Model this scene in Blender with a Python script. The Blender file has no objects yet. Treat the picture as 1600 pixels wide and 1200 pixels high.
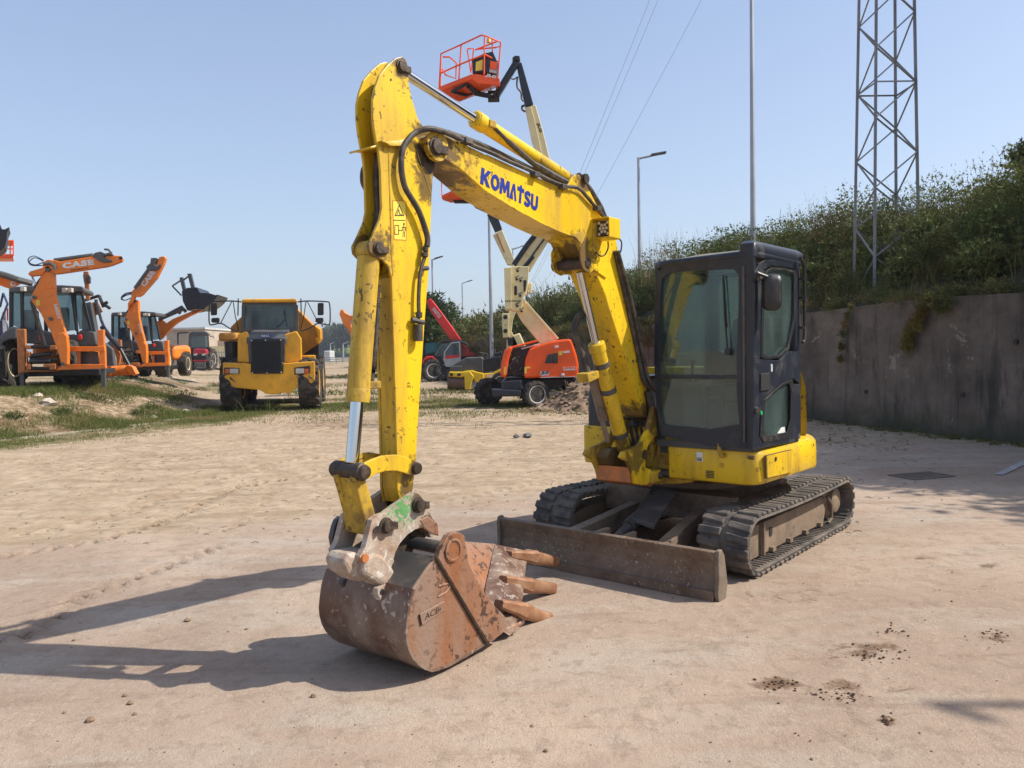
import bpy, bmesh, math, random
import numpy as np
from mathutils import Vector, Matrix
random.seed(7); rng = np.random.default_rng(7)
sc = bpy.context.scene; COL = sc.collection
R = math.radians

# ------------------------------------------------------------------ camera, sky, sun, exposure
CF, CH, CP, CR = 1235.6, 1.7067, .0417, -.0192        # focal length (px at 1600), height, pitch down, roll
cam = bpy.data.cameras.new('camera'); camo = bpy.data.objects.new('camera', cam); COL.objects.link(camo)
cam.sensor_width = 36; cam.lens = 36 * CF / 1600; cam.clip_end = 5000; cam.clip_start = .05
_c, _s = math.cos(CP), math.sin(CP)
FWD = Vector((0, _c, -_s)); _up = Vector((0, _s, _c)); _rt = Vector((1, 0, 0))
RT = _rt * math.cos(CR) + _up * math.sin(CR); UP = -_rt * math.sin(CR) + _up * math.cos(CR)
mm = Matrix((RT, UP, -FWD)).transposed().to_4x4(); mm.translation = (0, 0, CH); camo.matrix_world = mm
sc.camera = camo
SUN_AZ, SUN_EL = -2.5, 46.5                             # azimuth measured from +X
w = bpy.data.worlds.new('World'); sc.world = w; w.use_nodes = True
nt = w.node_tree; bg = nt.nodes['Background']; sky = nt.nodes.new('ShaderNodeTexSky'); sky.sky_type = 'NISHITA'
sky.sun_disc = False; sky.sun_elevation = R(SUN_EL); sky.sun_rotation = R(90 - SUN_AZ)
sky.air_density = 1.0; sky.dust_density = 2.2; sky.ozone_density = 2.0
nt.links.new(sky.outputs[0], bg.inputs[0]); bg.inputs[1].default_value = .092
veil = nt.nodes.new('ShaderNodeBackground'); veil.inputs[0].default_value = (.185, .215, .275, 1); veil.inputs[1].default_value = 1.0   # thin even veil of summer haze in the sky
tcn = nt.nodes.new('ShaderNodeTexCoord'); spx = nt.nodes.new('ShaderNodeSeparateXYZ'); nt.links.new(tcn.outputs['Generated'], spx.inputs[0])
rp_ = nt.nodes.new('ShaderNodeValToRGB'); nt.links.new(spx.outputs[2], rp_.inputs[0]); rp_.color_ramp.elements[0].position = .0; rp_.color_ramp.elements[1].position = .42
rp_.color_ramp.elements[0].color = (.215, .248, .300, 1); rp_.color_ramp.elements[1].color = (.150, .182, .262, 1); nt.links.new(rp_.outputs[0], veil.inputs[0])
addw = nt.nodes.new('ShaderNodeAddShader'); nt.links.new(bg.outputs[0], addw.inputs[0]); nt.links.new(veil.outputs[0], addw.inputs[1]); nt.links.new(addw.outputs[0], nt.nodes['World Output'].inputs[0])
sl = bpy.data.lights.new('sun', 'SUN'); sl.energy = 4.9; sl.angle = R(.53); sl.color = (1, .93, .82)
so = bpy.data.objects.new('sun', sl); COL.objects.link(so)
sd = Vector((math.cos(R(SUN_EL)) * math.cos(R(SUN_AZ)), math.cos(R(SUN_EL)) * math.sin(R(SUN_AZ)), math.sin(R(SUN_EL))))
so.rotation_euler = sd.to_track_quat('Z', 'Y').to_euler()
sc.view_settings.view_transform = 'Standard'; sc.view_settings.look = 'None'
sc.view_settings.exposure = .36; sc.view_settings.gamma = 1
sc.render.engine = 'CYCLES'

# ------------------------------------------------------------------ geometry of the place
CO = Vector((0, 0, CH))
def ray(x, y): return FWD + RT * ((x - 800) / CF) - UP * ((y - 600) / CF)
def onplane(x, y, p0, n):
    d = ray(x, y); return CO + d * ((p0 - CO).dot(n) / d.dot(n))
def P(x, y, Y): return onplane(x, y, Vector((0, Y, 0)), Vector((0, 1, 0)))
def G(x, y, z=0): return onplane(x, y, Vector((0, 0, z)), Vector((0, 0, 1)))
TH = R(229.81); O = Vector((1.671, 7.12, 0))
FF = Vector((math.cos(TH), math.sin(TH), 0)); LL = Vector((-FF.y, FF.x, 0)); ZZ = Vector((0, 0, 1))
def FU(u, v, z): return O + FF * u + LL * v + ZZ * z
TB = TH + R(2.5); BF = Vector((math.cos(TB), math.sin(TB), 0)); BN = Vector((-BF.y, BF.x, 0)); S0 = FU(1.0, -.1, 0)
def FB(s, w_, z): return S0 + BF * s + BN * w_ + ZZ * z
def bp(x, y, w_=0.0):
    p = onplane(x, y, S0 + BN * w_, BN) - S0; return (p.dot(BF), p.z)
def bpt(x, y, w_=0.0): return onplane(x, y, S0 + BN * w_, BN)
def onv(x, y, v): p = onplane(x, y, O + LL * v, LL) - O; return (p.dot(FF), p.z)
def onu(x, y, u): p = onplane(x, y, O + FF * u, FF) - O; return (p.dot(LL), p.z)
def zc(ox, oy, s, pts): return [(ox + a / s, oy + b / s) for a, b in pts]

# ------------------------------------------------------------------ mesh builder
class M:
    def __init__(s): s.v = []; s.f = []
    def add(s, vs, fs):
        n = len(s.v); s.v += [Vector(a) for a in vs]; s.f += [[i + n for i in f] for f in fs]; return s
    def prism(s, F, pts, c0, c1):                      # F(a, b, c); polygon in a, b; extruded in c
        n = len(pts)
        vs = [F(a, b, c0) for a, b in pts] + [F(a, b, c1) for a, b in pts]
        return s.add(vs, [list(range(n))[::-1], list(range(n, 2 * n))] + [[i, (i + 1) % n, n + (i + 1) % n, n + i] for i in range(n)])
    def loft(s, rings, caps=True):
        n = len(rings[0]); vs = [p for r_ in rings for p in r_]; fs = []
        for k in range(len(rings) - 1):
            for i in range(n): fs.append([k * n + i, k * n + (i + 1) % n, (k + 1) * n + (i + 1) % n, (k + 1) * n + i])
        if caps: fs += [list(range(n))[::-1], list(range((len(rings) - 1) * n, len(rings) * n))]
        return s.add(vs, fs)
    def ring(s, F, outer, inner, c0, c1):              # frame: outer and inner outlines with the same count
        n = len(outer); rr = [[F(a, b, c) for a, b in o] for o, c in ((outer, c0), (outer, c1), (inner, c1), (inner, c0), (outer, c0))]
        vs = [p for r_ in rr[:4] for p in r_]; fs = []
        for k in range(4):
            for i in range(n):
                k2 = (k + 1) % 4; fs.append([k * n + i, k * n + (i + 1) % n, k2 * n + (i + 1) % n, k2 * n + i])
        return s.add(vs, fs)
    def box(s, F, a0, a1, b0, b1, c0, c1): return s.prism(F, [(a0, b0), (a1, b0), (a1, b1), (a0, b1)], c0, c1)
    def tube(s, pts, r, n=8, caps=True):
        pts = [Vector(p) for p in pts]; N = len(pts); rs = r if isinstance(r, (list, tuple)) else [r] * N
        t = (pts[1] - pts[0]).normalized(); up = Vector((0, 0, 1)) if abs(t.z) < .9 else Vector((1, 0, 0))
        a = t.cross(up).normalized(); rings = []
        for i, p in enumerate(pts):
            d = (pts[min(i + 1, N - 1)] - pts[max(i - 1, 0)]).normalized()
            a = (a - d * a.dot(d)).normalized(); b = d.cross(a)
            rings.append([p + (a * math.cos(2 * math.pi * k / n) + b * math.sin(2 * math.pi * k / n)) * rs[i] for k in range(n)])
        return s.loft(rings, caps)
    def cyl(s, p0, p1, r, n=20): return s.tube([p0, p1], r, n)
    def lathe(s, c, ax, prof, n=32):                   # prof: (radius, offset along axis)
        c = Vector(c); ax = Vector(ax).normalized(); a = ax.cross(ZZ if abs(ax.z) < .9 else Vector((1, 0, 0))).normalized(); b = ax.cross(a)
        return s.loft([[c + ax * t + (a * math.cos(2 * math.pi * k / n) + b * math.sin(2 * math.pi * k / n)) * r_ for k in range(n)] for r_, t in prof])
ROOT = {}
def build(m, name, mat, parent=None, bevel=0, smooth=False, seg=2, angle=35):
    me = bpy.data.meshes.new(name); inv = ROOT[parent.name].inverted() if parent else Matrix()
    me.from_pydata([inv @ v for v in m.v], [], m.f)
    b = bmesh.new(); b.from_mesh(me); bmesh.ops.recalc_face_normals(b, faces=b.faces[:]); b.to_mesh(me); b.free()
    me.materials.append(mat); o = bpy.data.objects.new(name, me); COL.objects.link(o)
    if parent: o.parent = parent; ROOT[o.name] = ROOT[parent.name]
    else: ROOT[o.name] = Matrix()
    if smooth:
        for p in me.polygons: p.use_smooth = True
        md = o.modifiers.new('edge', 'EDGE_SPLIT'); md.split_angle = R(angle)
    if bevel:
        md = o.modifiers.new('bevel', 'BEVEL'); md.width = bevel; md.segments = seg; md.limit_method = 'ANGLE'; md.angle_limit = R(40)
    return o
def thing(name, label, cat, loc, rz=0, group=None):
    o = bpy.data.objects.new(name, None); COL.objects.link(o); o.location = loc; o.rotation_euler = (0, 0, rz)
    o.empty_display_size = .2; o['label'] = label; o['category'] = cat
    if group: o['group'] = group
    ROOT[o.name] = Matrix.Translation(Vector(loc)) @ Matrix.Rotation(rz, 4, 'Z'); return o
def tag(o, label, cat, group=None):
    o['label'] = label; o['category'] = cat
    if group: o['group'] = group
    return o
def kind(o, k, label=None):
    o['kind'] = k
    if label: o['label'] = label
    return o
def smoothpath(pts, k=6):
    pts = [Vector(p) for p in pts]; out = []
    for i in range(len(pts) - 1):
        p0, p1, p2, p3 = pts[max(i - 1, 0)], pts[i], pts[i + 1], pts[min(i + 2, len(pts) - 1)]
        for j in range(k):
            t = j / k; out.append(.5 * ((2 * p1) + (p2 - p0) * t + (2 * p0 - 5 * p1 + 4 * p2 - p3) * t * t + (3 * p1 - p0 - 3 * p2 + p3) * t ** 3))
    return out + [pts[-1]]
def rrect(a0, a1, b0, b1, r, n=5):
    out = []
    for cx, cy, st in ((a1 - r, b1 - r, 0), (a0 + r, b1 - r, 90), (a0 + r, b0 + r, 180), (a1 - r, b0 + r, 270)):
        for k in range(n + 1): t = R(st + 90 * k / n); out.append((cx + r * math.cos(t), cy + r * math.sin(t)))
    return out
def rpoly(pts, r, n=4):                                # round the corners of a polygon
    out = []; N = len(pts)
    for i in range(N):
        a, p, b = Vector(pts[i - 1]), Vector(pts[i]), Vector(pts[(i + 1) % N])
        q = min(r, (a - p).length * .45, (b - p).length * .45)
        s_, e = p + (a - p).normalized() * q, p + (b - p).normalized() * q
        for k in range(n + 1): t = k / n; out.append(tuple(s_ * (1 - t) ** 2 + p * 2 * t * (1 - t) + e * t * t))
    return out
def text(s, pl, pr, h, mat, parent, name='lettering', bold=.02, n=None, ext=.002, shear=0):
    cu = bpy.data.curves.new('t', 'FONT'); cu.body = s; cu.offset = bold; cu.space_character = 1 + bold * 2.5; cu.shear = shear; cu.extrude = .001
    ob = bpy.data.objects.new('t', cu); COL.objects.link(ob); bpy.context.view_layer.update()
    me = bpy.data.meshes.new_from_object(ob); bpy.data.objects.remove(ob); bpy.data.curves.remove(cu)
    co = [v.co.copy() for v in me.vertices]; x0 = min(c.x for c in co); x1 = max(c.x for c in co); y0 = min(c.y for c in co); y1 = max(c.y for c in co)
    pl, pr = Vector(pl), Vector(pr); ax = pr - pl; nn = Vector(n).normalized(); up = nn.cross(ax).normalized()
    inv = ROOT[parent.name].inverted()
    for v, c in zip(me.vertices, co):
        v.co = inv @ (pl + ax * ((c.x - x0) / (x1 - x0)) + up * (h * (c.y - y0) / (y1 - y0)) + nn * (ext if c.z > 0 else 0))
    me.name = name; me.materials.clear(); me.materials.append(mat)
    o = bpy.data.objects.new(name, me); COL.objects.link(o); o.parent = parent; ROOT[o.name] = ROOT[parent.name]; return o

# ------------------------------------------------------------------ materials
def nodes(name):
    m = bpy.data.materials.new(name); m.use_nodes = True; return m, m.node_tree, m.node_tree.nodes['Principled BSDF']
def noise(t, scale, detail=4, rough=.6, vec=None, dist=0):
    n = t.nodes.new('ShaderNodeTexNoise'); n.inputs['Scale'].default_value = scale; n.inputs['Detail'].default_value = detail
    n.inputs['Roughness'].default_value = rough; n.inputs['Distortion'].default_value = dist
    if vec: t.links.new(vec, n.inputs['Vector'])
    return n.outputs[0]
def ramp(t, src, a, b, ca=(0, 0, 0, 1), cb=(1, 1, 1, 1)):
    n = t.nodes.new('ShaderNodeValToRGB'); n.color_ramp.elements[0].position = a; n.color_ramp.elements[1].position = b
    n.color_ramp.elements[0].color = ca; n.color_ramp.elements[1].color = cb; t.links.new(src, n.inputs[0]); return n.outputs[0]
def mix(t, fac, a, b):
    n = t.nodes.new('ShaderNodeMix'); n.data_type = 'RGBA'
    for i, x in ((0, fac), (6, a), (7, b)):
        if isinstance(x, (tuple, float, int)): n.inputs[i].default_value = (*x, 1) if isinstance(x, tuple) and len(x) == 3 else x
        else: t.links.new(x, n.inputs[i])
    return n.outputs[2]
def mathn(t, op, a, b):
    n = t.nodes.new('ShaderNodeMath'); n.operation = op
    for i, x in enumerate((a, b)):
        if isinstance(x, (int, float)): n.inputs[i].default_value = x
        else: t.links.new(x, n.inputs[i])
    return n.outputs[0]
def coords(t, scale=(1, 1, 1)):
    g = t.nodes.new('ShaderNodeNewGeometry'); mp = t.nodes.new('ShaderNodeMapping'); mp.inputs['Scale'].default_value = scale
    t.links.new(g.outputs['Position'], mp.inputs[0]); return mp.outputs[0]
def bump(t, bs, h, strength, dist=.01):
    b = t.nodes.new('ShaderNodeBump'); b.inputs['Strength'].default_value = strength; b.inputs['Distance'].default_value = dist
    t.links.new(h, b.inputs['Height']); t.links.new(b.outputs[0], bs.inputs['Normal'])
def mat(name, c, rough=.5, metal=0, dirt=None, da=.5, ds=3, chips=None, cs=40, ca=.68, bs_=0, bsc=60, spec=.5, streak=False, edge=None, spots=None, green=None):
    m, t, b = nodes(name); v = coords(t); col = (*c, 1)
    b.inputs['Roughness'].default_value = rough; b.inputs['Metallic'].default_value = metal; b.inputs['Specular IOR Level'].default_value = spec
    col = c
    nz = noise(t, 1.3, 3, .5, v); lo = tuple(x * .86 for x in c); hi = tuple(min(1, x * 1.08) for x in c)
    col = mix(t, ramp(t, nz, .35, .65), lo, hi)
    if dirt:
        v2 = coords(t, (1, 1, .18)) if streak else v
        d = ramp(t, noise(t, ds, 8, .68, v2), .62 - da * .35, .82 - da * .22)
        d = mathn(t, 'MULTIPLY', d, .85); col = mix(t, d, col, dirt)
        r_ = mix(t, d, (rough,) * 3, (.85,) * 3); t.links.new(r_, b.inputs['Roughness'])
    if chips:
        k = ramp(t, noise(t, cs, 3, .6, v, .6), ca, ca + .03); k2 = ramp(t, noise(t, 2.2, 2, .5, v), .38, .6)
        col = mix(t, mathn(t, 'MULTIPLY', k, k2), col, chips)
    if edge:
        be = t.nodes.new('ShaderNodeBevel'); be.samples = 4; be.inputs[0].default_value = .011; ge = t.nodes.new('ShaderNodeNewGeometry'); dp = t.nodes.new('ShaderNodeVectorMath'); dp.operation = 'DOT_PRODUCT'
        t.links.new(be.outputs[0], dp.inputs[0]); t.links.new(ge.outputs['Normal'], dp.inputs[1]); e_ = mathn(t, 'SUBTRACT', 1.0, dp.outputs['Value'])
        e_ = mathn(t, 'MULTIPLY', ramp(t, e_, .03, .16), ramp(t, noise(t, 14, 6, .7, v), .40, .56)); col = mix(t, mathn(t, 'MULTIPLY', e_, .85), col, edge)
    if green:
        vm_ = t.nodes.new('ShaderNodeVectorMath'); vm_.operation = 'DISTANCE'; g2 = t.nodes.new('ShaderNodeNewGeometry'); t.links.new(g2.outputs['Position'], vm_.inputs[0]); vm_.inputs[1].default_value = green[0]
        k_ = mathn(t, 'SUBTRACT', 1.0, mathn(t, 'DIVIDE', vm_.outputs['Value'], green[1])); k_ = mathn(t, 'ADD', k_, mathn(t, 'MULTIPLY', mathn(t, 'SUBTRACT', noise(t, 21, 8, .75, v, .8), .5), 3.2)); col = mix(t, mathn(t, 'MULTIPLY', ramp(t, k_, .66, .74), .85), col, (.045, .26, .06))
    if spots:
        tot = None
        for p_, rd in spots:
            vm_ = t.nodes.new('ShaderNodeVectorMath'); vm_.operation = 'DISTANCE'; g2 = t.nodes.new('ShaderNodeNewGeometry'); t.links.new(g2.outputs['Position'], vm_.inputs[0]); vm_.inputs[1].default_value = p_
            k_ = mathn(t, 'SUBTRACT', 1.0, mathn(t, 'DIVIDE', vm_.outputs['Value'], rd)); tot = k_ if tot is None else mathn(t, 'MAXIMUM', tot, k_)
        tot = mathn(t, 'ADD', mathn(t, 'MULTIPLY', tot, .9), mathn(t, 'MULTIPLY', mathn(t, 'SUBTRACT', noise(t, 11, 8, .72, v, .5), .5), 1.5)); col = mix(t, mathn(t, 'MULTIPLY', ramp(t, tot, .32, .50), .88), col, (.085, .050, .020))
    t.links.new(col, b.inputs['Base Color'])
    if bs_: bump(t, b, noise(t, bsc, 4, .6, v), bs_)
    return m
MT = {}
SPOTS = [(tuple(bpt(x, y, w_)), rd) for x, y, w_, rd in ((684, 232, .1, .30), (627, 104, .05, .16), (580, 392, .0, .22), (905, 410, .1, .34), (899, 285, 0, .24), (1008, 650, .1, .30), (978, 712, .1, .30), (648, 735, .1, .14), (640, 775, .05, .16), (672, 290, .1, .16), (700, 262, -.05, .28), (885, 405, 0, .25))]
MT['yellow'] = mat('yellow_paint', (.735, .475, .013), .34, dirt=(.24, .13, .02), da=.38, ds=3.4, chips=(.06, .035, .015), cs=26, ca=.615, bs_=.10, bsc=90, streak=True, edge=(.11, .060, .022), spots=SPOTS)
MT['yellow_dirty'] = mat('worn_yellow_paint', (.58, .37, .02), .5, dirt=(.13, .07, .025), da=.72, ds=5, chips=(.05, .03, .02), cs=30, ca=.58, bs_=.2)
MT['yellow_dark'] = mat('dark_channel_paint', (.17, .10, .025), .6, dirt=(.03, .02, .012), da=.8, ds=4, bs_=.2)  # much darker yellow for the channel, door gap, recess and swing post
MT['navy'] = mat('dark_blue_grey_paint', (.017, .021, .032), .34, dirt=(.06, .056, .052), da=.3, ds=5, chips=(.2, .18, .15), cs=60, ca=.72, spec=.45)
MT['roof'] = mat('dusty_cab_roof', (.20, .185, .15), .7, dirt=(.10, .09, .07), da=.5, ds=6)
MT['rubber'] = mat('track_rubber', (.050, .044, .040), .8, dirt=(.22, .17, .125), da=.55, ds=7, bs_=.3, bsc=40)
MT['track_rubber'] = mat('dusty_track_rubber', (.070, .062, .056), .85, dirt=(.21, .17, .135), da=.62, ds=5, bs_=.4, bsc=35)
MT['tyre'] = mat('tyre_rubber', (.022, .021, .020), .85, dirt=(.14, .11, .08), da=.45, ds=5, bs_=.2)
MT['frame'] = mat('dusty_track_frame', (.24, .175, .12), .8, dirt=(.10, .07, .05), da=.55, ds=5, chips=(.05, .035, .03), cs=26, ca=.66, bs_=.2)
MT['blade'] = mat('scuffed_blade_steel', (.125, .082, .056), .5, metal=.25, dirt=(.24, .175, .125), da=.75, ds=7, chips=(.40, .30, .22), cs=46, ca=.62, bs_=.5, bsc=26)
MT['rust'] = mat('rusty_bucket_steel', (.27, .105, .042), .52, metal=.15, dirt=(.24, .175, .135), da=.78, ds=3.4, chips=(.075, .038, .024), cs=20, ca=.57, bs_=.5, bsc=38, streak=True, edge=(.42, .33, .26), spots=None)
MT['rustdark'] = mat('scraped_shell_shaded_lip_steel', (.15, .078, .052), .42, metal=.3, dirt=(.34, .27, .21), da=.62, ds=4.5, chips=(.42, .35, .29), cs=24, ca=.60, bs_=.35, bsc=30)
MT['greysteel'] = mat('grey_steel_plate', (.085, .082, .082), .45, metal=.4, dirt=(.2, .16, .12), da=.4, ds=8, bs_=.15)
MT['tooth'] = mat('worn_tooth_steel', (.27, .125, .065), .45, metal=.3, dirt=(.34, .22, .13), da=.5, ds=9, bs_=.25, bsc=60)
MT['coupler'] = mat('limed_coupler_steel', (.42, .35, .28), .75, dirt=(.26, .14, .08), da=.55, ds=8, chips=(.55, .50, .44), cs=20, ca=.58, bs_=.9, bsc=20, green=(tuple(bpt(628, 797, .125)), .20), spots=[(tuple(bpt(668, 820, .125)), .12), (tuple(bpt(652, 782, .125)), .10)])
MT['green'] = mat('green_paint_remains', (.05, .33, .07), .5, dirt=(.40, .34, .27), da=.8, ds=16)
MT['pin'] = mat('greasy_pin_steel', (.055, .042, .033), .5, metal=.5, dirt=(.16, .11, .08), da=.5, ds=18, bs_=.3)
MT['chrome'] = mat('chrome_rod', (.62, .64, .66), .12, metal=1)
MT['hose'] = mat('black_hose', (.030, .026, .024), .6, dirt=(.16, .12, .085), da=.5, ds=14, bs_=.25, bsc=120)
MT['black'] = mat('black_plastic', (.015, .015, .017), .45, dirt=(.08, .07, .06), da=.25, ds=6)
MT['grille'] = mat('black_mesh', (.018, .019, .024), .6)
MT['white'] = mat('white_sticker', (.72, .72, .70), .5, dirt=(.45, .42, .38), da=.5, ds=20)
MT['decal'] = mat('blue_decal', (.018, .035, .26), .35)
MT['ink'] = mat('black_ink', (.02, .02, .02), .6)
MT['sticker'] = mat('warning_sticker', (.80, .60, .07), .5)
MT['redline'] = mat('red_edge_line', (.45, .06, .03), .5)
MT['orange'] = mat('orange_paint', (.80, .205, .018), .38, dirt=(.42, .14, .03), da=.28, ds=4, bs_=.03)
MT['brownor'] = mat('dusty_orange_paint', (.52, .17, .04), .6, dirt=(.22, .11, .06), da=.6, ds=6)
MT['liftor'] = mat('lift_orange_paint', (.90, .098, .006), .33)
MT['cream'] = mat('cream_paint', (.74, .63, .34), .45, dirt=(.5, .40, .2), da=.3, ds=3)
MT['dtyellow'] = mat('dumper_yellow_paint', (.80, .385, .016), .4, dirt=(.45, .22, .04), da=.4, ds=3)
MT['dtbrown'] = mat('dumper_body_paint', (.55, .24, .02), .55, dirt=(.3, .15, .04), da=.6, ds=2.5)
MT['red'] = mat('red_paint', (.70, .025, .02), .35)
MT['tractred'] = mat('tractor_red_paint', (.38, .02, .035), .4)
MT['rollyellow'] = mat('roller_yellow_paint', (.78, .52, .02), .4)
MT['grey'] = mat('light_grey_paint', (.45, .45, .44), .5)
MT['rim'] = mat('silver_rim', (.58, .60, .61), .4, metal=.1, dirt=(.3, .27, .22), da=.3)
MT['dgrey'] = mat('dark_grey_paint', (.075, .078, .082), .5, dirt=(.15, .14, .12), da=.4)
MT['steel'] = mat('galvanised_steel', (.38, .40, .43), .5, metal=.55)
MT['galv'] = mat('weathered_galvanised_steel', (.27, .28, .29), .7, metal=.1)
MT['wood'] = mat('brown_bark', (.12, .085, .06), .9, bs_=.5)
MT['mark'] = mat('green_dot', (.01, .4, .12), .5)
MT['lens'] = mat('frosted_lens', (.55, .52, .46), .2)
MT['amber'] = mat('amber_lens', (.6, .12, .02), .2)
MT['conc'] = mat('pale_concrete', (.46, .40, .33), .9, dirt=(.3, .24, .18), da=.5, ds=2, bs_=.3)
MT['seat'] = mat('seat_fabric', (.03, .032, .035), .85)
def glassmat(name, tint, t_amt=.78, rough=.03, dust_sheen=(.4, .45, .38), dust_sheen_amt=.12):
    m, t, b = nodes(name); out = t.nodes['Material Output']
    tr = t.nodes.new('ShaderNodeBsdfTransparent'); tr.inputs[0].default_value = (*tint, 1)
    gl = t.nodes.new('ShaderNodeBsdfGlossy'); gl.inputs['Roughness'].default_value = rough; gl.inputs[0].default_value = (.9, .95, .95, 1)
    fr = t.nodes.new('ShaderNodeFresnel'); fr.inputs[0].default_value = 1.55
    m1 = t.nodes.new('ShaderNodeMixShader'); t.links.new(mathn(t, 'ADD', mathn(t, 'MULTIPLY', fr.outputs[0], .60), .02), m1.inputs[0]); t.links.new(tr.outputs[0], m1.inputs[1]); t.links.new(gl.outputs[0], m1.inputs[2])
    df = t.nodes.new('ShaderNodeBsdfDiffuse'); df.inputs[0].default_value = (*dust_sheen, 1)  # diffuse film: dust plus sky reflection painted into the glass colour
    m2 = t.nodes.new('ShaderNodeMixShader'); v = coords(t, (1, 1, .5))
    t.links.new(mathn(t, 'MULTIPLY', ramp(t, noise(t, 2.2, 3, .5, v), .25, .8), dust_sheen_amt), m2.inputs[0])
    t.links.new(m1.outputs[0], m2.inputs[1]); t.links.new(df.outputs[0], m2.inputs[2]); t.links.new(m2.outputs[0], out.inputs[0]); return m
MT['glass'] = glassmat('green_tinted_glass', (.76, .87, .83), dust_sheen_amt=.17, dust_sheen=(.34, .45, .44))
MT['glassdk'] = glassmat('dark_tinted_glass', (.40, .50, .52), dust_sheen_amt=.42, dust_sheen=(.30, .40, .42))

# ground
def ground_mat():
    m, t, b = nodes('sandy_yard_ground'); v = coords(t)
    at = t.nodes.new('ShaderNodeAttribute'); at.attribute_name = 'zone'; sp = t.nodes.new('ShaderNodeSeparateColor'); t.links.new(at.outputs['Color'], sp.inputs[0])
    grass, slab, brown = sp.outputs[0], sp.outputs[1], sp.outputs[2]
    big = noise(t, .35, 6, .6, v, .8); mid = noise(t, 2.2, 8, .65, v, .4); fine = noise(t, 30, 6, .7, v); grit = noise(t, 160, 3, .6, v)
    vs = coords(t, (.5, 2.4, 1)); streak = noise(t, 1.3, 6, .6, vs, .6)
    m2 = noise(t, 7.5, 9, .72, v, .3); m3 = noise(t, 1.1, 7, .6, coords(t, (.55, 1.7, 1)), .5)
    sand = mix(t, ramp(t, mid, .36, .64), (.375, .280, .188), (.520, .412, .292))
    sand = mix(t, mathn(t, 'MULTIPLY', ramp(t, m2, .50, .60), .55), sand, (.245, .178, .112))
    sand = mix(t, mathn(t, 'MULTIPLY', ramp(t, streak, .52, .70), .6), sand, (.235, .168, .105))
    slabc = mix(t, ramp(t, big, .40, .60), (.355, .265, .203), (.475, .368, .285))
    slabc = mix(t, mathn(t, 'MULTIPLY', ramp(t, m3, .50, .66), .7), slabc, (.455, .398, .330))
    slabc = mix(t, mathn(t, 'MULTIPLY', ramp(t, m2, .51, .62), .45), slabc, (.225, .168, .122))
    slabc = mix(t, mathn(t, 'MULTIPLY', ramp(t, streak, .56, .68), .5), slabc, (.250, .172, .122))
    slabc = mix(t, mathn(t, 'MULTIPLY', ramp(t, noise(t, 18, 6, .7, v), .56, .64), .4), slabc, (.50, .435, .35))
    sm = ramp(t, mathn(t, 'ADD', slab, mathn(t, 'MULTIPLY', mathn(t, 'SUBTRACT', mid, .5), .9)), .35, .65)
    col = mix(t, sm, sand, slabc)
    gm = ramp(t, mathn(t, 'ADD', grass, mathn(t, 'MULTIPLY', mathn(t, 'SUBTRACT', noise(t, 3.5, 8, .7, v), .5), 1.5)), .42, .62)
    gcol = mix(t, ramp(t, noise(t, 9, 5, .7, v), .35, .65), (.085, .09, .028), (.26, .20, .10))
    col = mix(t, gm, col, gcol)
    bm = ramp(t, mathn(t, 'ADD', brown, mathn(t, 'MULTIPLY', mathn(t, 'SUBTRACT', noise(t, 7, 8, .72, v, .5), .5), 1.5)), .40, .60)
    col = mix(t, mathn(t, 'MULTIPLY', bm, .8), col, (.125, .066, .036))
    spk = ramp(t, noise(t, 70, 3, .6, v), .655, .70); col = mix(t, mathn(t, 'MULTIPLY', spk, .6), col, (.10, .07, .05))
    spw = ramp(t, noise(t, 95, 2, .5, v), .71, .75); col = mix(t, mathn(t, 'MULTIPLY', spw, .5), col, (.55, .47, .38))
    col = mix(t, mathn(t, 'MULTIPLY', ramp(t, grit, .35, .6), .38), col, (.17, .125, .085))
    t.links.new(col, b.inputs['Base Color']); b.inputs['Roughness'].default_value = .95; b.inputs['Specular IOR Level'].default_value = .15
    h = mathn(t, 'ADD', mathn(t, 'MULTIPLY', fine, .9), mathn(t, 'MULTIPLY', grit, .5)); h = mathn(t, 'ADD', h, mathn(t, 'MULTIPLY', mid, 2.0))
    bump(t, b, h, .75, .014); return m
MT['ground'] = ground_mat()
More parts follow.
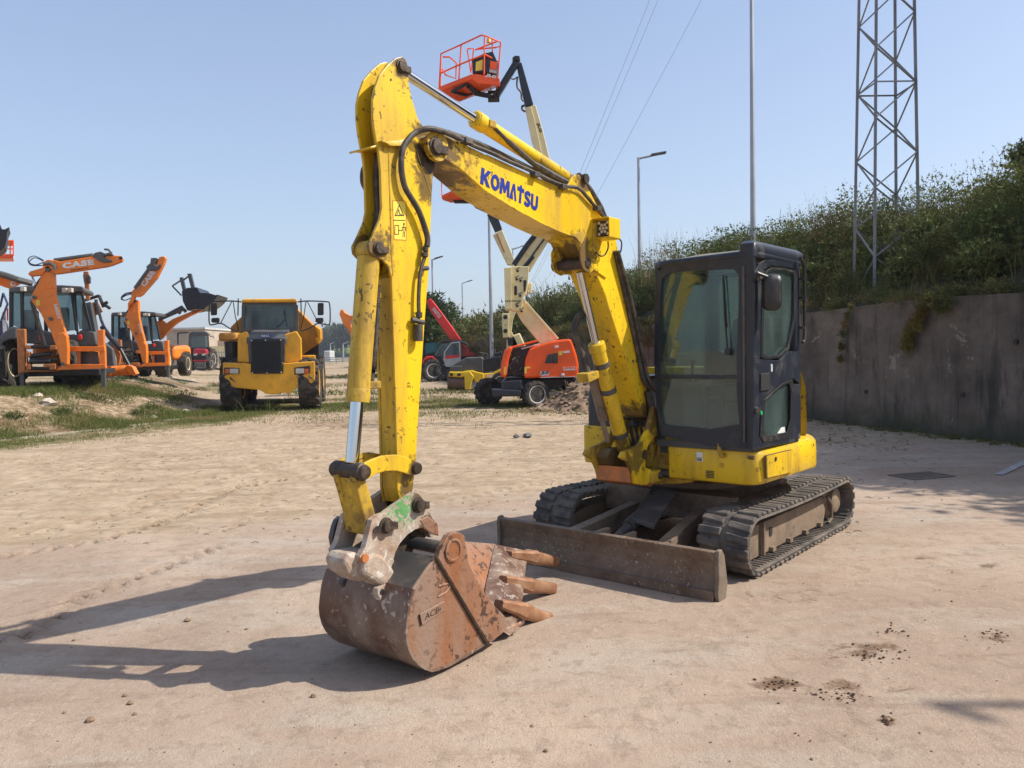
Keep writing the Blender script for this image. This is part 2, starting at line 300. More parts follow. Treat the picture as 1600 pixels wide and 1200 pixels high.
def wall_mat():
    m, t, b = nodes('stained_retaining_wall_concrete'); v = coords(t); vs = coords(t, (1, 1, .07))
    c = mix(t, ramp(t, noise(t, .9, 9, .68, v), .38, .64), (.085, .066, .052), (.205, .162, .126))
    c = mix(t, mathn(t, 'MULTIPLY', ramp(t, noise(t, 4.5, 8, .72, v, .6), .50, .62), .6), c, (.135, .096, .066))
    st = ramp(t, noise(t, 1.5, 9, .70, coords(t, (1, 1, .13)), .9), .50, .60); ms = ramp(t, noise(t, .7, 3, .5, v), .38, .58); c = mix(t, mathn(t, 'MULTIPLY', mathn(t, 'MULTIPLY', st, ms), .85), c, (.030, .026, .021))
    st = ramp(t, noise(t, 5.5, 6, .62, coords(t, (1, 1, .10)), .4), .57, .66); c = mix(t, mathn(t, 'MULTIPLY', st, .45), c, (.045, .038, .030))
    pl = ramp(t, noise(t, 1.0, 9, .72, v, 1.2), .60, .63); c = mix(t, mathn(t, 'MULTIPLY', pl, .65), c, (.33, .265, .205))
    ws = ramp(t, noise(t, 6.5, 6, .6, coords(t, (1, 1, .2))), .69, .74); c = mix(t, mathn(t, 'MULTIPLY', ws, .7), c, (.40, .37, .32))
    sz = t.nodes.new('ShaderNodeSeparateXYZ'); g_ = t.nodes.new('ShaderNodeNewGeometry'); t.links.new(g_.outputs['Position'], sz.inputs[0])
    moss = ramp(t, mathn(t, 'ADD', sz.outputs[2], mathn(t, 'MULTIPLY', noise(t, 2, 6, .6, v), 1.0)), .45, 1.1); c = mix(t, moss, (.045, .048, .026), c)
    t.links.new(c, b.inputs['Base Color']); b.inputs['Roughness'].default_value = .93
    bump(t, b, noise(t, 14, 8, .7, v), .6, .03); return m
MT['wall'] = wall_mat()
def leaf_mat(name, a, b_, c=None, scale=.7, tr=.25):
    m, t, b = nodes(name); v = coords(t); at = t.nodes.new('ShaderNodeAttribute'); at.attribute_name = 'tint'
    col = mix(t, at.outputs['Fac'], a, b_)
    if c: col = mix(t, mathn(t, 'MULTIPLY', ramp(t, noise(t, scale, 4, .6, v), .52, .66), .8), col, c)
    t.links.new(col, b.inputs['Base Color']); b.inputs['Roughness'].default_value = .7; b.inputs['Specular IOR Level'].default_value = .2
    tl = t.nodes.new('ShaderNodeBsdfTranslucent'); t.links.new(col, tl.inputs[0]); mx = t.nodes.new('ShaderNodeMixShader'); mx.inputs[0].default_value = tr
    t.links.new(b.outputs[0], mx.inputs[1]); t.links.new(tl.outputs[0], mx.inputs[2]); t.links.new(mx.outputs[0], t.nodes['Material Output'].inputs[0]); return m
MT['scrub'] = leaf_mat('gorse_scrub_leaves', (.030, .048, .012), (.150, .160, .048), (.12, .065, .030), .55, .2)
MT['broad'] = leaf_mat('broad_scrub_leaves', (.042, .072, .017), (.155, .19, .058), (.17, .14, .04), .9, .2)
MT['bramble'] = leaf_mat('bramble_leaves', (.05, .065, .016), (.20, .19, .06), (.26, .13, .06), 1.6, .25)
MT['tree'] = leaf_mat('dark_tree_leaves', (.025, .045, .014), (.075, .10, .03))
MT['far'] = leaf_mat('distant_tree_leaves', (.035, .055, .03), (.075, .095, .05))
MT['grassb'] = leaf_mat('meadow_grass_blades', (.055, .085, .018), (.18, .19, .055), (.25, .185, .085), .8)
MT['weed'] = leaf_mat('green_weed_leaves', (.03, .065, .012), (.10, .14, .035), (.17, .11, .055), .9)
MT['straw'] = leaf_mat('dry_reed_stalks', (.20, .15, .08), (.30, .24, .14))
MT['vine'] = leaf_mat('yellow_green_vine_leaves', (.10, .10, .02), (.25, .20, .045), (.2, .09, .04), 2)
MT['soil'] = mat('heaped_soil', (.17, .11, .07), .95, dirt=(.33, .24, .16), da=.6, ds=4, bs_=.9, bsc=14)
MT['hill'] = mat('hillside_soil', (.045, .042, .02), .95, dirt=(.09, .06, .03), da=.5, ds=1, bs_=.5, bsc=5)
MT['field'] = mat('distant_field', (.16, .22, .07), .95)

# ------------------------------------------------------------------ the setting: ground sheet with bank, ruts and tyre marks
KERB = [(-26, -6), (-14.5, 8.5), (-10.85, 16.67), (-9.51, 19.48), (-8.9, 22.3), (-9.3, 26), (-12.5, 33), (-22, 55), (-45, 110), (-260, 620)]
def kerb_x(y): return np.interp(y, [p[1] for p in KERB], [p[0] for p in KERB])
def fnoise(x, y, s, seed):
    r_ = np.random.default_rng(seed); out = np.zeros_like(x)
    for k in range(7):
        a = r_.uniform(0, 2 * np.pi); f = s * r_.uniform(.6, 1.8); out += np.sin((x * np.cos(a) + y * np.sin(a)) * f + r_.uniform(0, 6.28))
    return out / 7
def vnoise(x, y, cell, seed):
    r_ = np.random.default_rng(seed); T = r_.random((256, 256)); gx, gy = x / cell, y / cell; ix, iy = np.floor(gx).astype(int), np.floor(gy).astype(int); fx, fy = gx - ix, gy - iy
    fx = fx * fx * (3 - 2 * fx); fy = fy * fy * (3 - 2 * fy); g = lambda a, b: T[a % 256, b % 256]
    return (g(ix, iy) * (1 - fx) + g(ix + 1, iy) * fx) * (1 - fy) + (g(ix, iy + 1) * (1 - fx) + g(ix + 1, iy + 1) * fx) * fy - .5
def height(x, y):
    d = (kerb_x(y) - x) * .92
    t = np.clip(d / 3.6, 0, 1); t = t * t * (3 - 2 * t)
    z = .86 * t + t * (1 - t) * fnoise(x, y, 3.2, 3) * .5 + np.clip(t * 4, 0, 1) * fnoise(x, y, 1.4, 5) * .07
    z += fnoise(x, y, .9, 1) * .012 * np.clip((y - 9) / 4, 0, 1) + fnoise(x, y, 6, 2) * .007 * np.clip((y - 9) / 5, 0, 1)
    return z
def axis(a, b, step, lo, hi, grow=1.13):
    core = list(np.arange(a, b + 1e-6, step)); s_ = step; L_ = []; x = a
    while x > lo: s_ *= grow; x -= s_; L_.append(x)
    s_ = step; H_ = []; x = core[-1]
    while x < hi: s_ *= grow; x += s_; H_.append(x)
    return np.array(L_[::-1] + core + H_)
def grid_mesh(name, xs, ys, zf, m, zone=None):
    X, Y = np.meshgrid(xs, ys); Z = zf(X, Y); nx, ny = len(xs), len(ys)
    me = bpy.data.meshes.new(name); me.vertices.add(nx * ny); me.vertices.foreach_set('co', np.stack([X, Y, Z], -1).astype(np.float32).ravel())
    i = np.arange(nx * ny).reshape(ny, nx); q = np.stack([i[:-1, :-1], i[:-1, 1:], i[1:, 1:], i[1:, :-1]], -1).reshape(-1, 4)
    me.loops.add(q.size); me.loops.foreach_set('vertex_index', q.ravel().astype(np.int32)); me.polygons.add(len(q))
    me.polygons.foreach_set('loop_start', (np.arange(len(q)) * 4).astype(np.int32)); me.polygons.foreach_set('use_smooth', np.ones(len(q), bool))
    me.update(); me.validate(); me.materials.append(m)
    if zone is not None:
        c = zone(X, Y).reshape(-1, 4).astype(np.float32); a = me.color_attributes.new('zone', 'FLOAT_COLOR', 'POINT'); a.data.foreach_set('color', c.ravel())
    o = bpy.data.objects.new(name, me); COL.objects.link(o); return o
def track_marks(X, Y):
    z = np.zeros_like(X)
    def line(pxs, w_, pitch, depth, ang=1.0):
        pts = [G(*p) for p in pxs]; pts = smoothpath(pts, 10); L = 0
        for a, b in zip(pts[:-1], pts[1:]):
            dx, dy = b.x - a.x, b.y - a.y; l = math.hypot(dx, dy)
            if l < 1e-6: continue
            tx, ty = dx / l, dy / l
            sel = (X > min(a.x, b.x) - w_) & (X < max(a.x, b.x) + w_) & (Y > min(a.y, b.y) - w_) & (Y < max(a.y, b.y) + w_)
            x, y = X[sel] - a.x, Y[sel] - a.y; t = x * tx + y * ty; d = -x * ty + y * tx
            ok = (t >= 0) & (t < l) & (np.abs(d) < w_); ph = (t + L + ang * np.abs(d)) / pitch
            pr = np.where(np.sin(ph * 6.283) > .1, 1, -.35) * depth * .8 * np.clip((w_ - np.abs(d)) / .05, 0, 1); zz = z[sel]; zz[ok] = -pr[ok]; z[sel] = zz; L += l
    line([(-80, 890), (0, 870), (110, 852), (200, 832), (290, 800), (360, 765), (430, 750), (520, 742)], .12, .17, .040)
    line([(-60, 1015), (0, 1002), (60, 980), (120, 935), (200, 905), (270, 880), (350, 850)], .12, .16, .036)
    line([(330, 835), (380, 815), (410, 790), (420, 770), (415, 755)], .08, .14, .034)
    line([(0, 920), (200, 880), (400, 800), (560, 760), (720, 735)], .10, .5, .010, 0)
    line([(560, 700), (700, 716), (820, 722), (930, 716)], .12, .2, .012)
    line([(540, 675), (700, 682), (850, 680), (930, 676)], .14, .3, .014)
    line([(350, 690), (480, 670), (600, 662), (760, 655)], .16, .4, .014)
    line([(-40, 842), (90, 822), (220, 790), (330, 752), (440, 722), (560, 712)], .16, .22, .022)
    line([(520, 800), (640, 790), (760, 770), (900, 742)], .13, .19, .020)
    line([(900, 1190), (1010, 1090), (1090, 1010), (1190, 930)], .14, .21, .008); line([(1290, 1190), (1330, 1100), (1400, 960), (1480, 860)], .14, .21, .006)
    line([(150, 735), (300, 716), (460, 700), (620, 690)], .2, .26, .020); line([(250, 760), (400, 735), (520, 726)], .12, .2, .02)
    return z
def ground_z(X, Y):
    z = height(X, Y); near = (X > -11) & (X < 9) & (Y < 24) & (Y > 2)
    z = z + np.where(near, track_marks(X, Y), 0)
    far_ = np.clip((Y - 8.0 - .35 * X) / 4, 0, 1) * (Y < 60)     # churned loose earth beyond the hard standing
    lump = .020 * vnoise(X, Y, .75, 1) + .022 * vnoise(X * .8, Y * 1.3, .24, 2) + .022 * vnoise(X, Y, .11, 3) + .030 * np.maximum(0, vnoise(X * .35, Y * 1.6, .5, 6)) + .03 * np.maximum(0, vnoise(X, Y, .16, 8) - .28)
    msk = np.clip(vnoise(X, Y, 1.7, 4) * 2 + .62, .18, 1); z = z + lump * far_ * msk + (1 - far_) * (.006 * vnoise(X, Y, .4, 5) + .003 * vnoise(X, Y, .09, 7))
    return z
def zone(X, Y):
    d = kerb_x(Y) - X; n1 = fnoise(X, Y, .8, 21); n2 = fnoise(X, Y, .35, 22)
    g = np.exp(-((d + 1.3) / 1.3) ** 2) * (Y < 24) * .62 + ((d > 0) & (d < 9)) * (.46 + .32 * n1) * (Y > 12)
    g = np.maximum(g, np.exp(-((Y - 25.5 + .12 * X) / 4.2) ** 2) * (X > -10) * (X < 6) * (.60 + .25 * n1))
    g = np.maximum(g, (Y > 34) * (.35 + .5 * n2)); g = np.maximum(g, (Y > 110) * (.5 + .3 * n2)); g = g * (X < 9)
    edge = 9.2 + .45 * X
    s_ = np.clip((edge - Y) / 2.5 + .5, 0, 1); s_ = np.where(X > 2.5, np.clip((15 - Y) / 3, 0, 1), s_)
    b = np.zeros_like(X)
    for px, py, sx, sy, a in ((1210, 1068, .16, .10, .8), (1370, 1010, .26, .09, .7), (1330, 1020, .3, .12, .6), (1310, 1075, .25, .12, .55), (1390, 1080, .3, .2, .45), (1555, 995, .14, .16, .5), (1540, 885, .18, .1, .6), (1445, 872, .18, .08, .6), (1385, 1125, .06, .05, .9), (1240, 930, .8, .3, .38), (1300, 690, 1.0, .9, .5), (1370, 700, 1.2, 1.0, .42)):
        p = G(px, py); b = np.maximum(b, a * np.exp(-((X - p.x) / sx) ** 2 - ((Y - p.y) / sy) ** 2))
    b = np.maximum(b, .36 * (Y > 12) * (Y < 26) * (X > -9) * (.6 + n1)); b = np.maximum(b, ((d > 0) & (d < 8)) * .5 * (.8 + n2))
    b = np.maximum(b, np.clip(np.abs(track_marks(X, Y)) * 22, 0, .62)); return np.stack([g, s_, b, np.ones_like(X)], -1)
xs = axis(-10.5, 8.8, .042, -700, 700, 1.14); ys = axis(2.6, 22.5, .042, -60, 1500, 1.10)
kind(grid_mesh('ground', xs, ys, ground_z, MT['ground'], zone), 'structure')
# kerb along the foot of the bank
m = M()
for i in range(1, 12):
    y0 = 15.2 + i * .62; y1 = y0 + .60; j = random.uniform(-.02, .02); x0, x1 = float(kerb_x(y0)) + j, float(kerb_x(y1)) + j; h = random.uniform(.015, .05)
    m.loft([[Vector((x0 + dx, y0, z)) for dx, z in ((-.12, -.05), (.1, -.05), (.09, h), (-.11, h + .02))], [Vector((x1 + dx, y1, z)) for dx, z in ((-.12, -.05), (.1, -.05), (.09, h), (-.11, h + .02))]])
kind(build(m, 'kerb', mat('mossy_kerb_concrete', (.30, .25, .19), .9, dirt=(.14, .13, .06), da=.8, ds=4), bevel=.015), 'structure')
# drain grate in the shade
t = G(1440, 744); m = M()
FD = lambda a, b, c: Vector((t.x + a * .95 - b * .3, t.y + a * .3 + b * .95, c))
m.ring(FD, rrect(-.34, .34, -.22, .22, .02), rrect(-.30, .30, -.18, .18, .01), .001, .014)
for k in range(12): m.box(FD, -.29 + k * .05, -.265 + k * .05, -.19, .19, .002, .011)
tag(build(m, 'drain_grate', mat('dusty_grate_iron', (.105, .085, .068), .9, dirt=(.19, .15, .115), da=.8, ds=8)), 'dark steel drain grate set in the shaded ground by the retaining wall', 'drain grate')
# faded white paint lines in the shade
m = M(); a, b_ = G(1560, 743), G(1625, 712); dd = (b_ - a).normalized(); nn = Vector((-dd.y, dd.x, 0))
m.prism(lambda x, y, z: a + dd * x + nn * y + ZZ * (z + .012), [(0, -.05), (1.9, -.06), (1.9, .06), (0, .045)], 0, .003)
kind(build(m, 'road_marking', mat('faded_line_paint', (.42, .42, .42), .9, dirt=(.22, .19, .16), da=.8, ds=9)), 'structure')

# ------------------------------------------------------------------ retaining wall and hillside
WA, WB = Vector((8.42, 12.98, 0)), Vector((6.79, 18.24, 0)); WD = (WB - WA).normalized(); WN = Vector((WD.y, -WD.x, 0))   # WN points behind the wall
def FW(a, b, c): return WA + WD * a + ZZ * b + WN * c
def wtop(a): return 2.50 + .05 * math.sin(a * .8) - max(0, (a - 8) * .004)
m = M(); n = 90; A0, A1 = -14, 95
rings = []
for i in range(n + 1):
    a = A0 + (A1 - A0) * i / n; h = wtop(a); rings.append([FW(a, -.3, 0), FW(a, h, .03), FW(a, h, .33), FW(a, -.3, .4)])
m.loft(rings); wl = tag(build(m, 'retaining_wall', MT['wall']), 'long dark stained concrete retaining wall on the right', 'wall')
for px, py in ((1315, 542), (1353, 612), (1504, 617), (1587, 534)):
    c = onplane(px, py, WA, WN); m = M(); m.cyl(c - WN * .012, c + WN * .02, .045, 12); build(m, 'drain_hole', MT['ink'], wl)
SIL = [(1900, 170), (1600, 290), (1560, 300), (1500, 312), (1440, 322), (1400, 336), (1300, 356), (1200, 380), (1100, 402), (1040, 418), (980, 440), (920, 462), (870, 478), (820, 492), (760, 512), (700, 520), (640, 526)]
CD = 2.5; crest = []
for px, py in SIL:
    p = onplane(px, py, WA + WN * CD, WN); crest.append(((p - WA).dot(WD), p.z))
crest.sort(); CA = np.array([c[0] for c in crest]); CZ = np.array([c[1] for c in crest])
def hill_z(a, c):
    top = np.interp(a, CA, CZ) ; w0 = 2.42 + 0 * a; t_ = np.clip((c - .3) / (CD - .3), 0, 1)
    return w0 + (np.maximum(top - .50, 2.42) - w0) * (t_ ** 1.2) + .1 * fnoise(a, c, 2, 31) - np.clip((c - CD - 1) * .10, 0, 2)
aa = np.arange(-12, 100, .5); cc = np.concatenate([np.arange(.3, 8, .35), np.arange(8, 60, 6)])
Am, Cm = np.meshgrid(aa, cc); Zm = hill_z(Am, Cm); V = WA.x + WD.x * Am + WN.x * Cm; U = WA.y + WD.y * Am + WN.y * Cm
def mesh_np(name, verts, q, m_, tint=None, smooth=False):
    me = bpy.data.meshes.new(name); me.vertices.add(len(verts)); me.vertices.foreach_set('co', np.asarray(verts, np.float32).ravel()); k = q.shape[1]
    me.loops.add(q.size); me.loops.foreach_set('vertex_index', q.ravel().astype(np.int32)); me.polygons.add(len(q))
    me.polygons.foreach_set('loop_start', (np.arange(len(q)) * k).astype(np.int32))
    if smooth: me.polygons.foreach_set('use_smooth', np.ones(len(q), bool))
    me.update(); me.validate(); me.materials.append(m_)
    if tint is not None: at = me.attributes.new('tint', 'FLOAT', 'FACE'); at.data.foreach_set('value', tint.astype(np.float32))
    o = bpy.data.objects.new(name, me); COL.objects.link(o); ROOT[o.name] = Matrix(); return o
i = np.arange(Am.size).reshape(Am.shape); q = np.stack([i[:-1, :-1], i[:-1, 1:], i[1:, 1:], i[1:, :-1]], -1).reshape(-1, 4)
kind(mesh_np('hillside', np.stack([V, U, Zm], -1).reshape(-1, 3), q, MT['hill'], smooth=True), 'structure')

def leaves(cen, n, size, wid, up=.3, shell=.55, seed=0, outward=.6):
    """cen: list of (x,y,z,rx,ry,rz); n leaves in each; returns verts, tris, tint"""
    r_ = np.random.default_rng(seed); C = np.asarray(cen, float); K = len(C)
    d = r_.normal(size=(K, n, 3)); d /= np.linalg.norm(d, axis=2, keepdims=True); rad = shell + (1 - shell) * r_.random((K, n, 1)) ** .7
    lump = 1 + .28 * np.sin(d[..., :1] * 5 + r_.uniform(0, 6, (K, 1, 1))) * np.sin(d[..., 1:2] * 6 + r_.uniform(0, 6, (K, 1, 1))) + .22 * np.sin(d[..., 2:] * 9 + r_.uniform(0, 6, (K, 1, 1)))
    p = C[:, None, :3] + d * rad * lump * C[:, None, 3:6]
    g = d * outward + r_.normal(size=d.shape) * .55 + np.array([0, 0, up]); g /= np.linalg.norm(g, axis=2, keepdims=True)
    s_ = np.cross(g, r_.normal(size=d.shape)); s_ /= np.linalg.norm(s_, axis=2, keepdims=True)
    L = size * r_.uniform(.5, 1.4, (K, n, 1)); W = wid * r_.uniform(.6, 1.4, (K, n, 1))
    v = np.stack([p - s_ * W, p + g * L * .5 + s_ * W * .9 * 0 - g * 0 + s_ * W * .2, p + g * L, p + s_ * W], 2).reshape(-1, 3)
    q = np.arange(len(v)).reshape(-1, 4)
    tint = np.clip(np.repeat(r_.random((K, 1)) ** 1.3, n, 1) * .75 + r_.random((K, n)) * .35, 0, 1).reshape(-1); return v, q, tint
def sprigs(cen, n, length, seed=0, k=9, lw=.006, ll=.05):
    """upright gorse sprigs: each a stem line with small spiky leaves"""
    r_ = np.random.default_rng(seed); C = np.asarray(cen, float); K = len(C); N = K * n
    d = r_.normal(size=(K, n, 3)); d[..., 2] = np.abs(d[..., 2]); d /= np.linalg.norm(d, axis=2, keepdims=True)
    base = (C[:, None, :3] + d * C[:, None, 3:6] * r_.uniform(.7, 1.0, (K, n, 1))).reshape(-1, 3)
    g = (d * .7 + np.array([0, 0, .9]) + r_.normal(size=d.shape) * .18).reshape(-1, 3); g /= np.linalg.norm(g, axis=1, keepdims=True)
    L = length * r_.uniform(.4, 1.25, (N, 1)); t_ = np.linspace(0, 1, k)[None, :, None]
    p = base[:, None] + g[:, None] * L[:, None] * t_; a = r_.normal(size=p.shape); a = a * .9 + g[:, None] * 1.1; a /= np.linalg.norm(a, axis=2, keepdims=True)
    s_ = np.cross(a, r_.normal(size=a.shape)); s_ /= np.linalg.norm(s_, axis=2, keepdims=True); l = ll * (1.25 - t_ * .7)
    v = np.stack([p - s_ * lw, p + a * l, p + s_ * lw], 2).reshape(-1, 3); q = np.arange(len(v)).reshape(-1, 3)
    tint = np.clip(.25 + .5 * t_ + .3 * r_.random(p.shape[:2] + (1,)) + np.repeat(r_.uniform(-.25, .25, (K, 1)), n, 1).reshape(-1, 1, 1), 0, 1).reshape(-1); return v, q, tint  # tint climbs along each stem, painting sunlit tips into the leaves
def wpt(a, c, dz=0): p = FW(a, 0, c); return (p.x, p.y, float(hill_z(np.array(a), np.array(c))) + dz)
# scrub on the hillside (one uncountable mass)
cen = []; cen2 = []; far = []
for k in range(440):
    a = random.uniform(-9, 26); c = random.uniform(.95, 4.4); s_ = random.choice([.35, .5, .6, .75, 1.0, 1.15]) * random.uniform(.85, 1.15) * (.75 if c < 1.8 else 1)
    x, y, z = wpt(a, c)
    if 14.5 < y < 18.2 and abs(x / y - .462) < .022 and c < 1.9: continue
    cen.append((x, y, z + s_ * .35, s_ * .9, s_ * .9, s_ * .75))
for k in range(420):
    a = random.uniform(26, 96); c = random.uniform(.6, 6.0); s_ = random.uniform(.8, 1.5); x, y, z = wpt(a, c); far.append((x, y, z + s_ * .3, s_, s_, s_ * .8))
v, q, tn = leaves(cen, 900, .095, .013, .6, .35, 1); kind(mesh_np('hillside_scrub', v, q, MT['scrub'], tn), 'stuff')
v, q, tn = leaves(far, 260, .30, .055, .5, .6, 2); kind(mesh_np('distant_scrub', v, q, MT['scrub'], tn), 'stuff')
top = [c for c in cen if True]
bl_ = [(c[0], c[1], c[2] + c[5] * .25, c[3] * .8, c[4] * .8, c[5] * .8) for c in cen[::2]]
v, q, tn = leaves(bl_, 620, .095, .040, .3, .75, 12, .5); kind(mesh_np('broad_leaved_scrub', v, q, MT['broad'], tn), 'stuff')
v, q, tn = sprigs(top, 17, .42, 3, k=11, lw=.008, ll=.06); kind(mesh_np('gorse_sprigs', v, q, MT['scrub'], tn), 'stuff')
# brambles spilling over the wall top
cen = []
for k in range(420):
    a = random.uniform(-13, 30); s_ = random.uniform(.10, .24); c = random.uniform(.0, 1.1); p = FW(a, 2.5 + random.uniform(-.02, .18), c); cen.append((p.x, p.y, p.z, s_ * 1.6, s_ * 1.6, s_))
for k in range(90):
    a = random.uniform(30, 92); s_ = random.uniform(.25, .5); p = FW(a, 2.4 + random.uniform(-.2, .2), random.uniform(-.1, .9)); cen.append((p.x, p.y, p.z, s_ * 1.6, s_ * 1.6, s_))
for k in range(330):
    a = random.uniform(13, 92); s_ = random.uniform(.2, .45) * (.7 if a < 26 else 1.2); p = FW(a, random.uniform(1.0, 2.5) if a > 24 else random.uniform(1.9, 2.5), random.uniform(-.25, .0)); cen.append((p.x, p.y, p.z, s_, s_, s_ * 1.3))
v, q, tn = leaves(cen, 330, .055, .018, .1, .2, 4, .3); kind(mesh_np('bramble_cover', v, q, MT['bramble'], tn), 'stuff')
cen = [(*FW(random.uniform(-3, 14), .012, -abs(random.gauss(0, .22)) - .02), .16, .16, .012) for k in range(260)]
v, q, tn = leaves(cen, 26, .045, .014, .0, .0, 14, .1); kind(mesh_np('leaf_litter', v, q, MT['bramble'], tn), 'stuff')
def hang(pxs, rad, n, seed, label, mat_):
    cc_ = []
    for px, py in pxs:
        p = onplane(px, py, WA - WN * .12, WN); cc_.append((p.x, p.y, p.z, rad, rad, rad * 1.3))
    v, q, tn = leaves(cc_, n, .06, .016, -.5, .1, seed, .3); o = mesh_np('hanging_vine', v, q, mat_, tn); return tag(o, label, 'vine', 'vines hanging over the retaining wall')
hang([(1452, 468), (1442, 480), (1436, 492), (1428, 503), (1422, 515), (1418, 528), (1434, 505), (1416, 540)], .13, 420, 5, 'yellow green creeper hanging far down the middle of the concrete wall', MT['vine'])
hang([(1330, 480), (1324, 492), (1320, 505), (1317, 520), (1314, 540), (1312, 560)], .08, 200, 6, 'thin reddish creeper strand hanging on the wall close to the cab', MT['bramble'])
hang([(1470, 462), (1460, 470), (1468, 478), (1480, 472)], .14, 350, 7, 'brown clump of bramble sagging over the wall edge right of the yellow creeper', MT['bramble'])
# tall grasses and weed stalks on the wall top and dry reeds behind the cab
def stalks(base, n, h, spread, seed, rr=.004, lean=.12):
    r_ = np.random.default_rng(seed); V_ = []; Q = []; T_ = []
    for bx, by, bz in base:
        for k in range(n):
            x, y = bx + r_.normal() * spread, by + r_.normal() * spread; hh = h * r_.uniform(.5, 1.15); lx, ly = r_.normal() * lean, r_.normal() * lean; s_ = r_.normal(size=2); s_ /= np.linalg.norm(s_); s_ *= rr
            i0 = len(V_); tt = [0, .35, .7, 1]
            for t_ in tt:
                wd = 1 - t_ * .85; cx, cy, cz = x + lx * t_ * t_ * hh, y + ly * t_ * t_ * hh, bz + hh * t_ * (1 - .12 * t_); V_ += [(cx - s_[0] * wd, cy - s_[1] * wd, cz), (cx + s_[0] * wd, cy + s_[1] * wd, cz)]
            for j in range(3): Q.append((i0 + 2 * j, i0 + 2 * j + 1, i0 + 2 * j + 3, i0 + 2 * j + 2)); T_.append(r_.random())
    return np.array(V_), np.array(Q), np.array(T_)
base = [wpt(random.uniform(3, 9), random.uniform(.4, 1.6)) for k in range(60)] + [wpt(random.uniform(-3, 4), random.uniform(.4, 1.6)) for k in range(30)]
v, q, tn = stalks(base, 28, .55, .16, 8, .006, .25); kind(mesh_np('tall_grass', v, q, MT['grassb'], tn), 'stuff')
base = [wpt(random.uniform(-3.2, 1.5), random.uniform(.7, 1.6)) for k in range(14)]
v, q, tn = stalks(base, 3, 1.25, .12, 9, .008, .2); kind(mesh_np('weed_stalks', v, q, MT['grassb'], tn), 'stuff')
pr = onplane(1032, 402, WA + WN * 2.0, WN); base = [(pr.x + random.uniform(-.8, .6), pr.y + random.uniform(-1.5, 1.5), pr.z - 1.0) for k in range(16)]
v, q, tn = stalks(base, 9, 2.0, .14, 10, .009, .12); kind(mesh_np('dry_reeds', v, q, MT['straw'], tn), 'stuff')
pr = onplane(868, 470, WA + WN * 1.5, WN); base = [(pr.x + random.uniform(-.7, .7), pr.y + random.uniform(-1, 1), pr.z - .8) for k in range(10)]
v, q, tn = stalks(base, 14, 1.9, .2, 11, .02, .5); kind(mesh_np('plumed_reeds', v, q, MT['scrub'], tn), 'stuff')
def tree(p, h, cr, n, seed, label, m_, size=.22, wid=.07, group=None, blobs=12, trunk=.05):
    p = Vector(p); r_ = random.Random(seed); tr = thing('tree', label, 'tree', p, 0, group); t_ = M()
    t_.tube([p - ZZ * .3, p + ZZ * h * .35 + Vector((.1, 0, 0)), p + ZZ * h * .75], [h * trunk, h * trunk * .7, h * trunk * .25], 8); cc_ = []
    for k in range(blobs):
        a = r_.uniform(0, 6.28); rr = cr * r_.uniform(.15, .8); z = h * r_.uniform(.42, .92); rr *= 1.15 - abs(z / h - .62) * 1.3
        q_ = p + Vector((math.cos(a) * rr, math.sin(a) * rr, z)); s_ = cr * r_.uniform(.28, .5); cc_.append((q_.x, q_.y, q_.z, s_, s_, s_ * .8))
        t_.tube([p + ZZ * z * .6, (p + ZZ * z * .6) * .4 + q_ * .6, q_], [h * trunk * .4, h * trunk * .25, h * trunk * .08], 5)
    build(t_, 'trunk', MT['wood'], tr); v, q, tn = leaves(cc_, n, size, wid, .2, .45, seed); v = v - np.array(p); c = mesh_np('crown', v, q, m_, tn); c.parent = tr; return tr
p = onplane(1606, 300, WA + WN * 5.5, WN)
tree(p - ZZ * 1.1, 2.3, 1.1, 1500, 40, 'round dark green tree at the top right corner above the gorse', MT['tree'], .11, .035)
p = P(690, 545, 62); tree((p.x, p.y, 0), 5.6, 3.0, 900, 41, 'bushy green tree behind the red telehandler boom', MT['tree'], .35, .1, 'trees behind the telehandler')
p = P(655, 545, 58); tree((p.x, p.y, 0), 5.9, 3.0, 900, 42, 'dense tree mostly hidden behind the yellow digger arm', MT['tree'], .35, .1, 'trees behind the telehandler')
p = P(714, 548, 70); tree((p.x, p.y, 0), 4.2, 2.6, 700, 43, 'lower tree right of the red telehandler boom', MT['tree'], .35, .1, 'trees behind the telehandler')

# trees and a lamp standing just outside the picture on the right; their shade falls on the yard
p = FW(-3.3, 2.45, 2.6); roadside_tree = 1
tree((p.x, p.y, 2.3), 5.6, 2.7, 1300, 44, 'leafy tree behind the wall just outside the picture, shading the right corner of the yard', MT['tree'], .22, .07, None, 16)
p = FW(-1.0, 2.45, 4.0); tree((p.x, p.y, 2.3), 4.6, 2.0, 1000, 47, 'third leafy tree behind the wall, farther along and out of the picture', MT['tree'], .22, .07, None, 14)
p = FW(-5.4, 2.45, 2.4); tree((p.x, p.y, 2.3), 5.2, 2.3, 1100, 45, 'second leafy tree behind the wall, nearer than the first and out of the picture', MT['tree'], .22, .07, None, 14)
lr = thing('street_lamp', 'lamp post outside the picture whose shadow crosses the near right corner', 'street lamp', (10.1, 3.31, 0), 0, 'street lamps along the road'); m = M(); m.tube([(10.1, 3.31, 0), (10.1, 3.31, 8.6)], [.06, .035], 10); build(m, 'pole', MT['steel'], lr); m = M(); m.tube([(10.1, 3.31, 8.58), (10.24, 3.13, 8.55)], .04, 8); build(m, 'arm', MT['steel'], lr)
tree((12.2, 3.25, 0), 9.2, 1.1, 60, 46, 'thin tree outside the picture beside the near lamp post', MT['tree'], .3, .1, None, 8, .02)

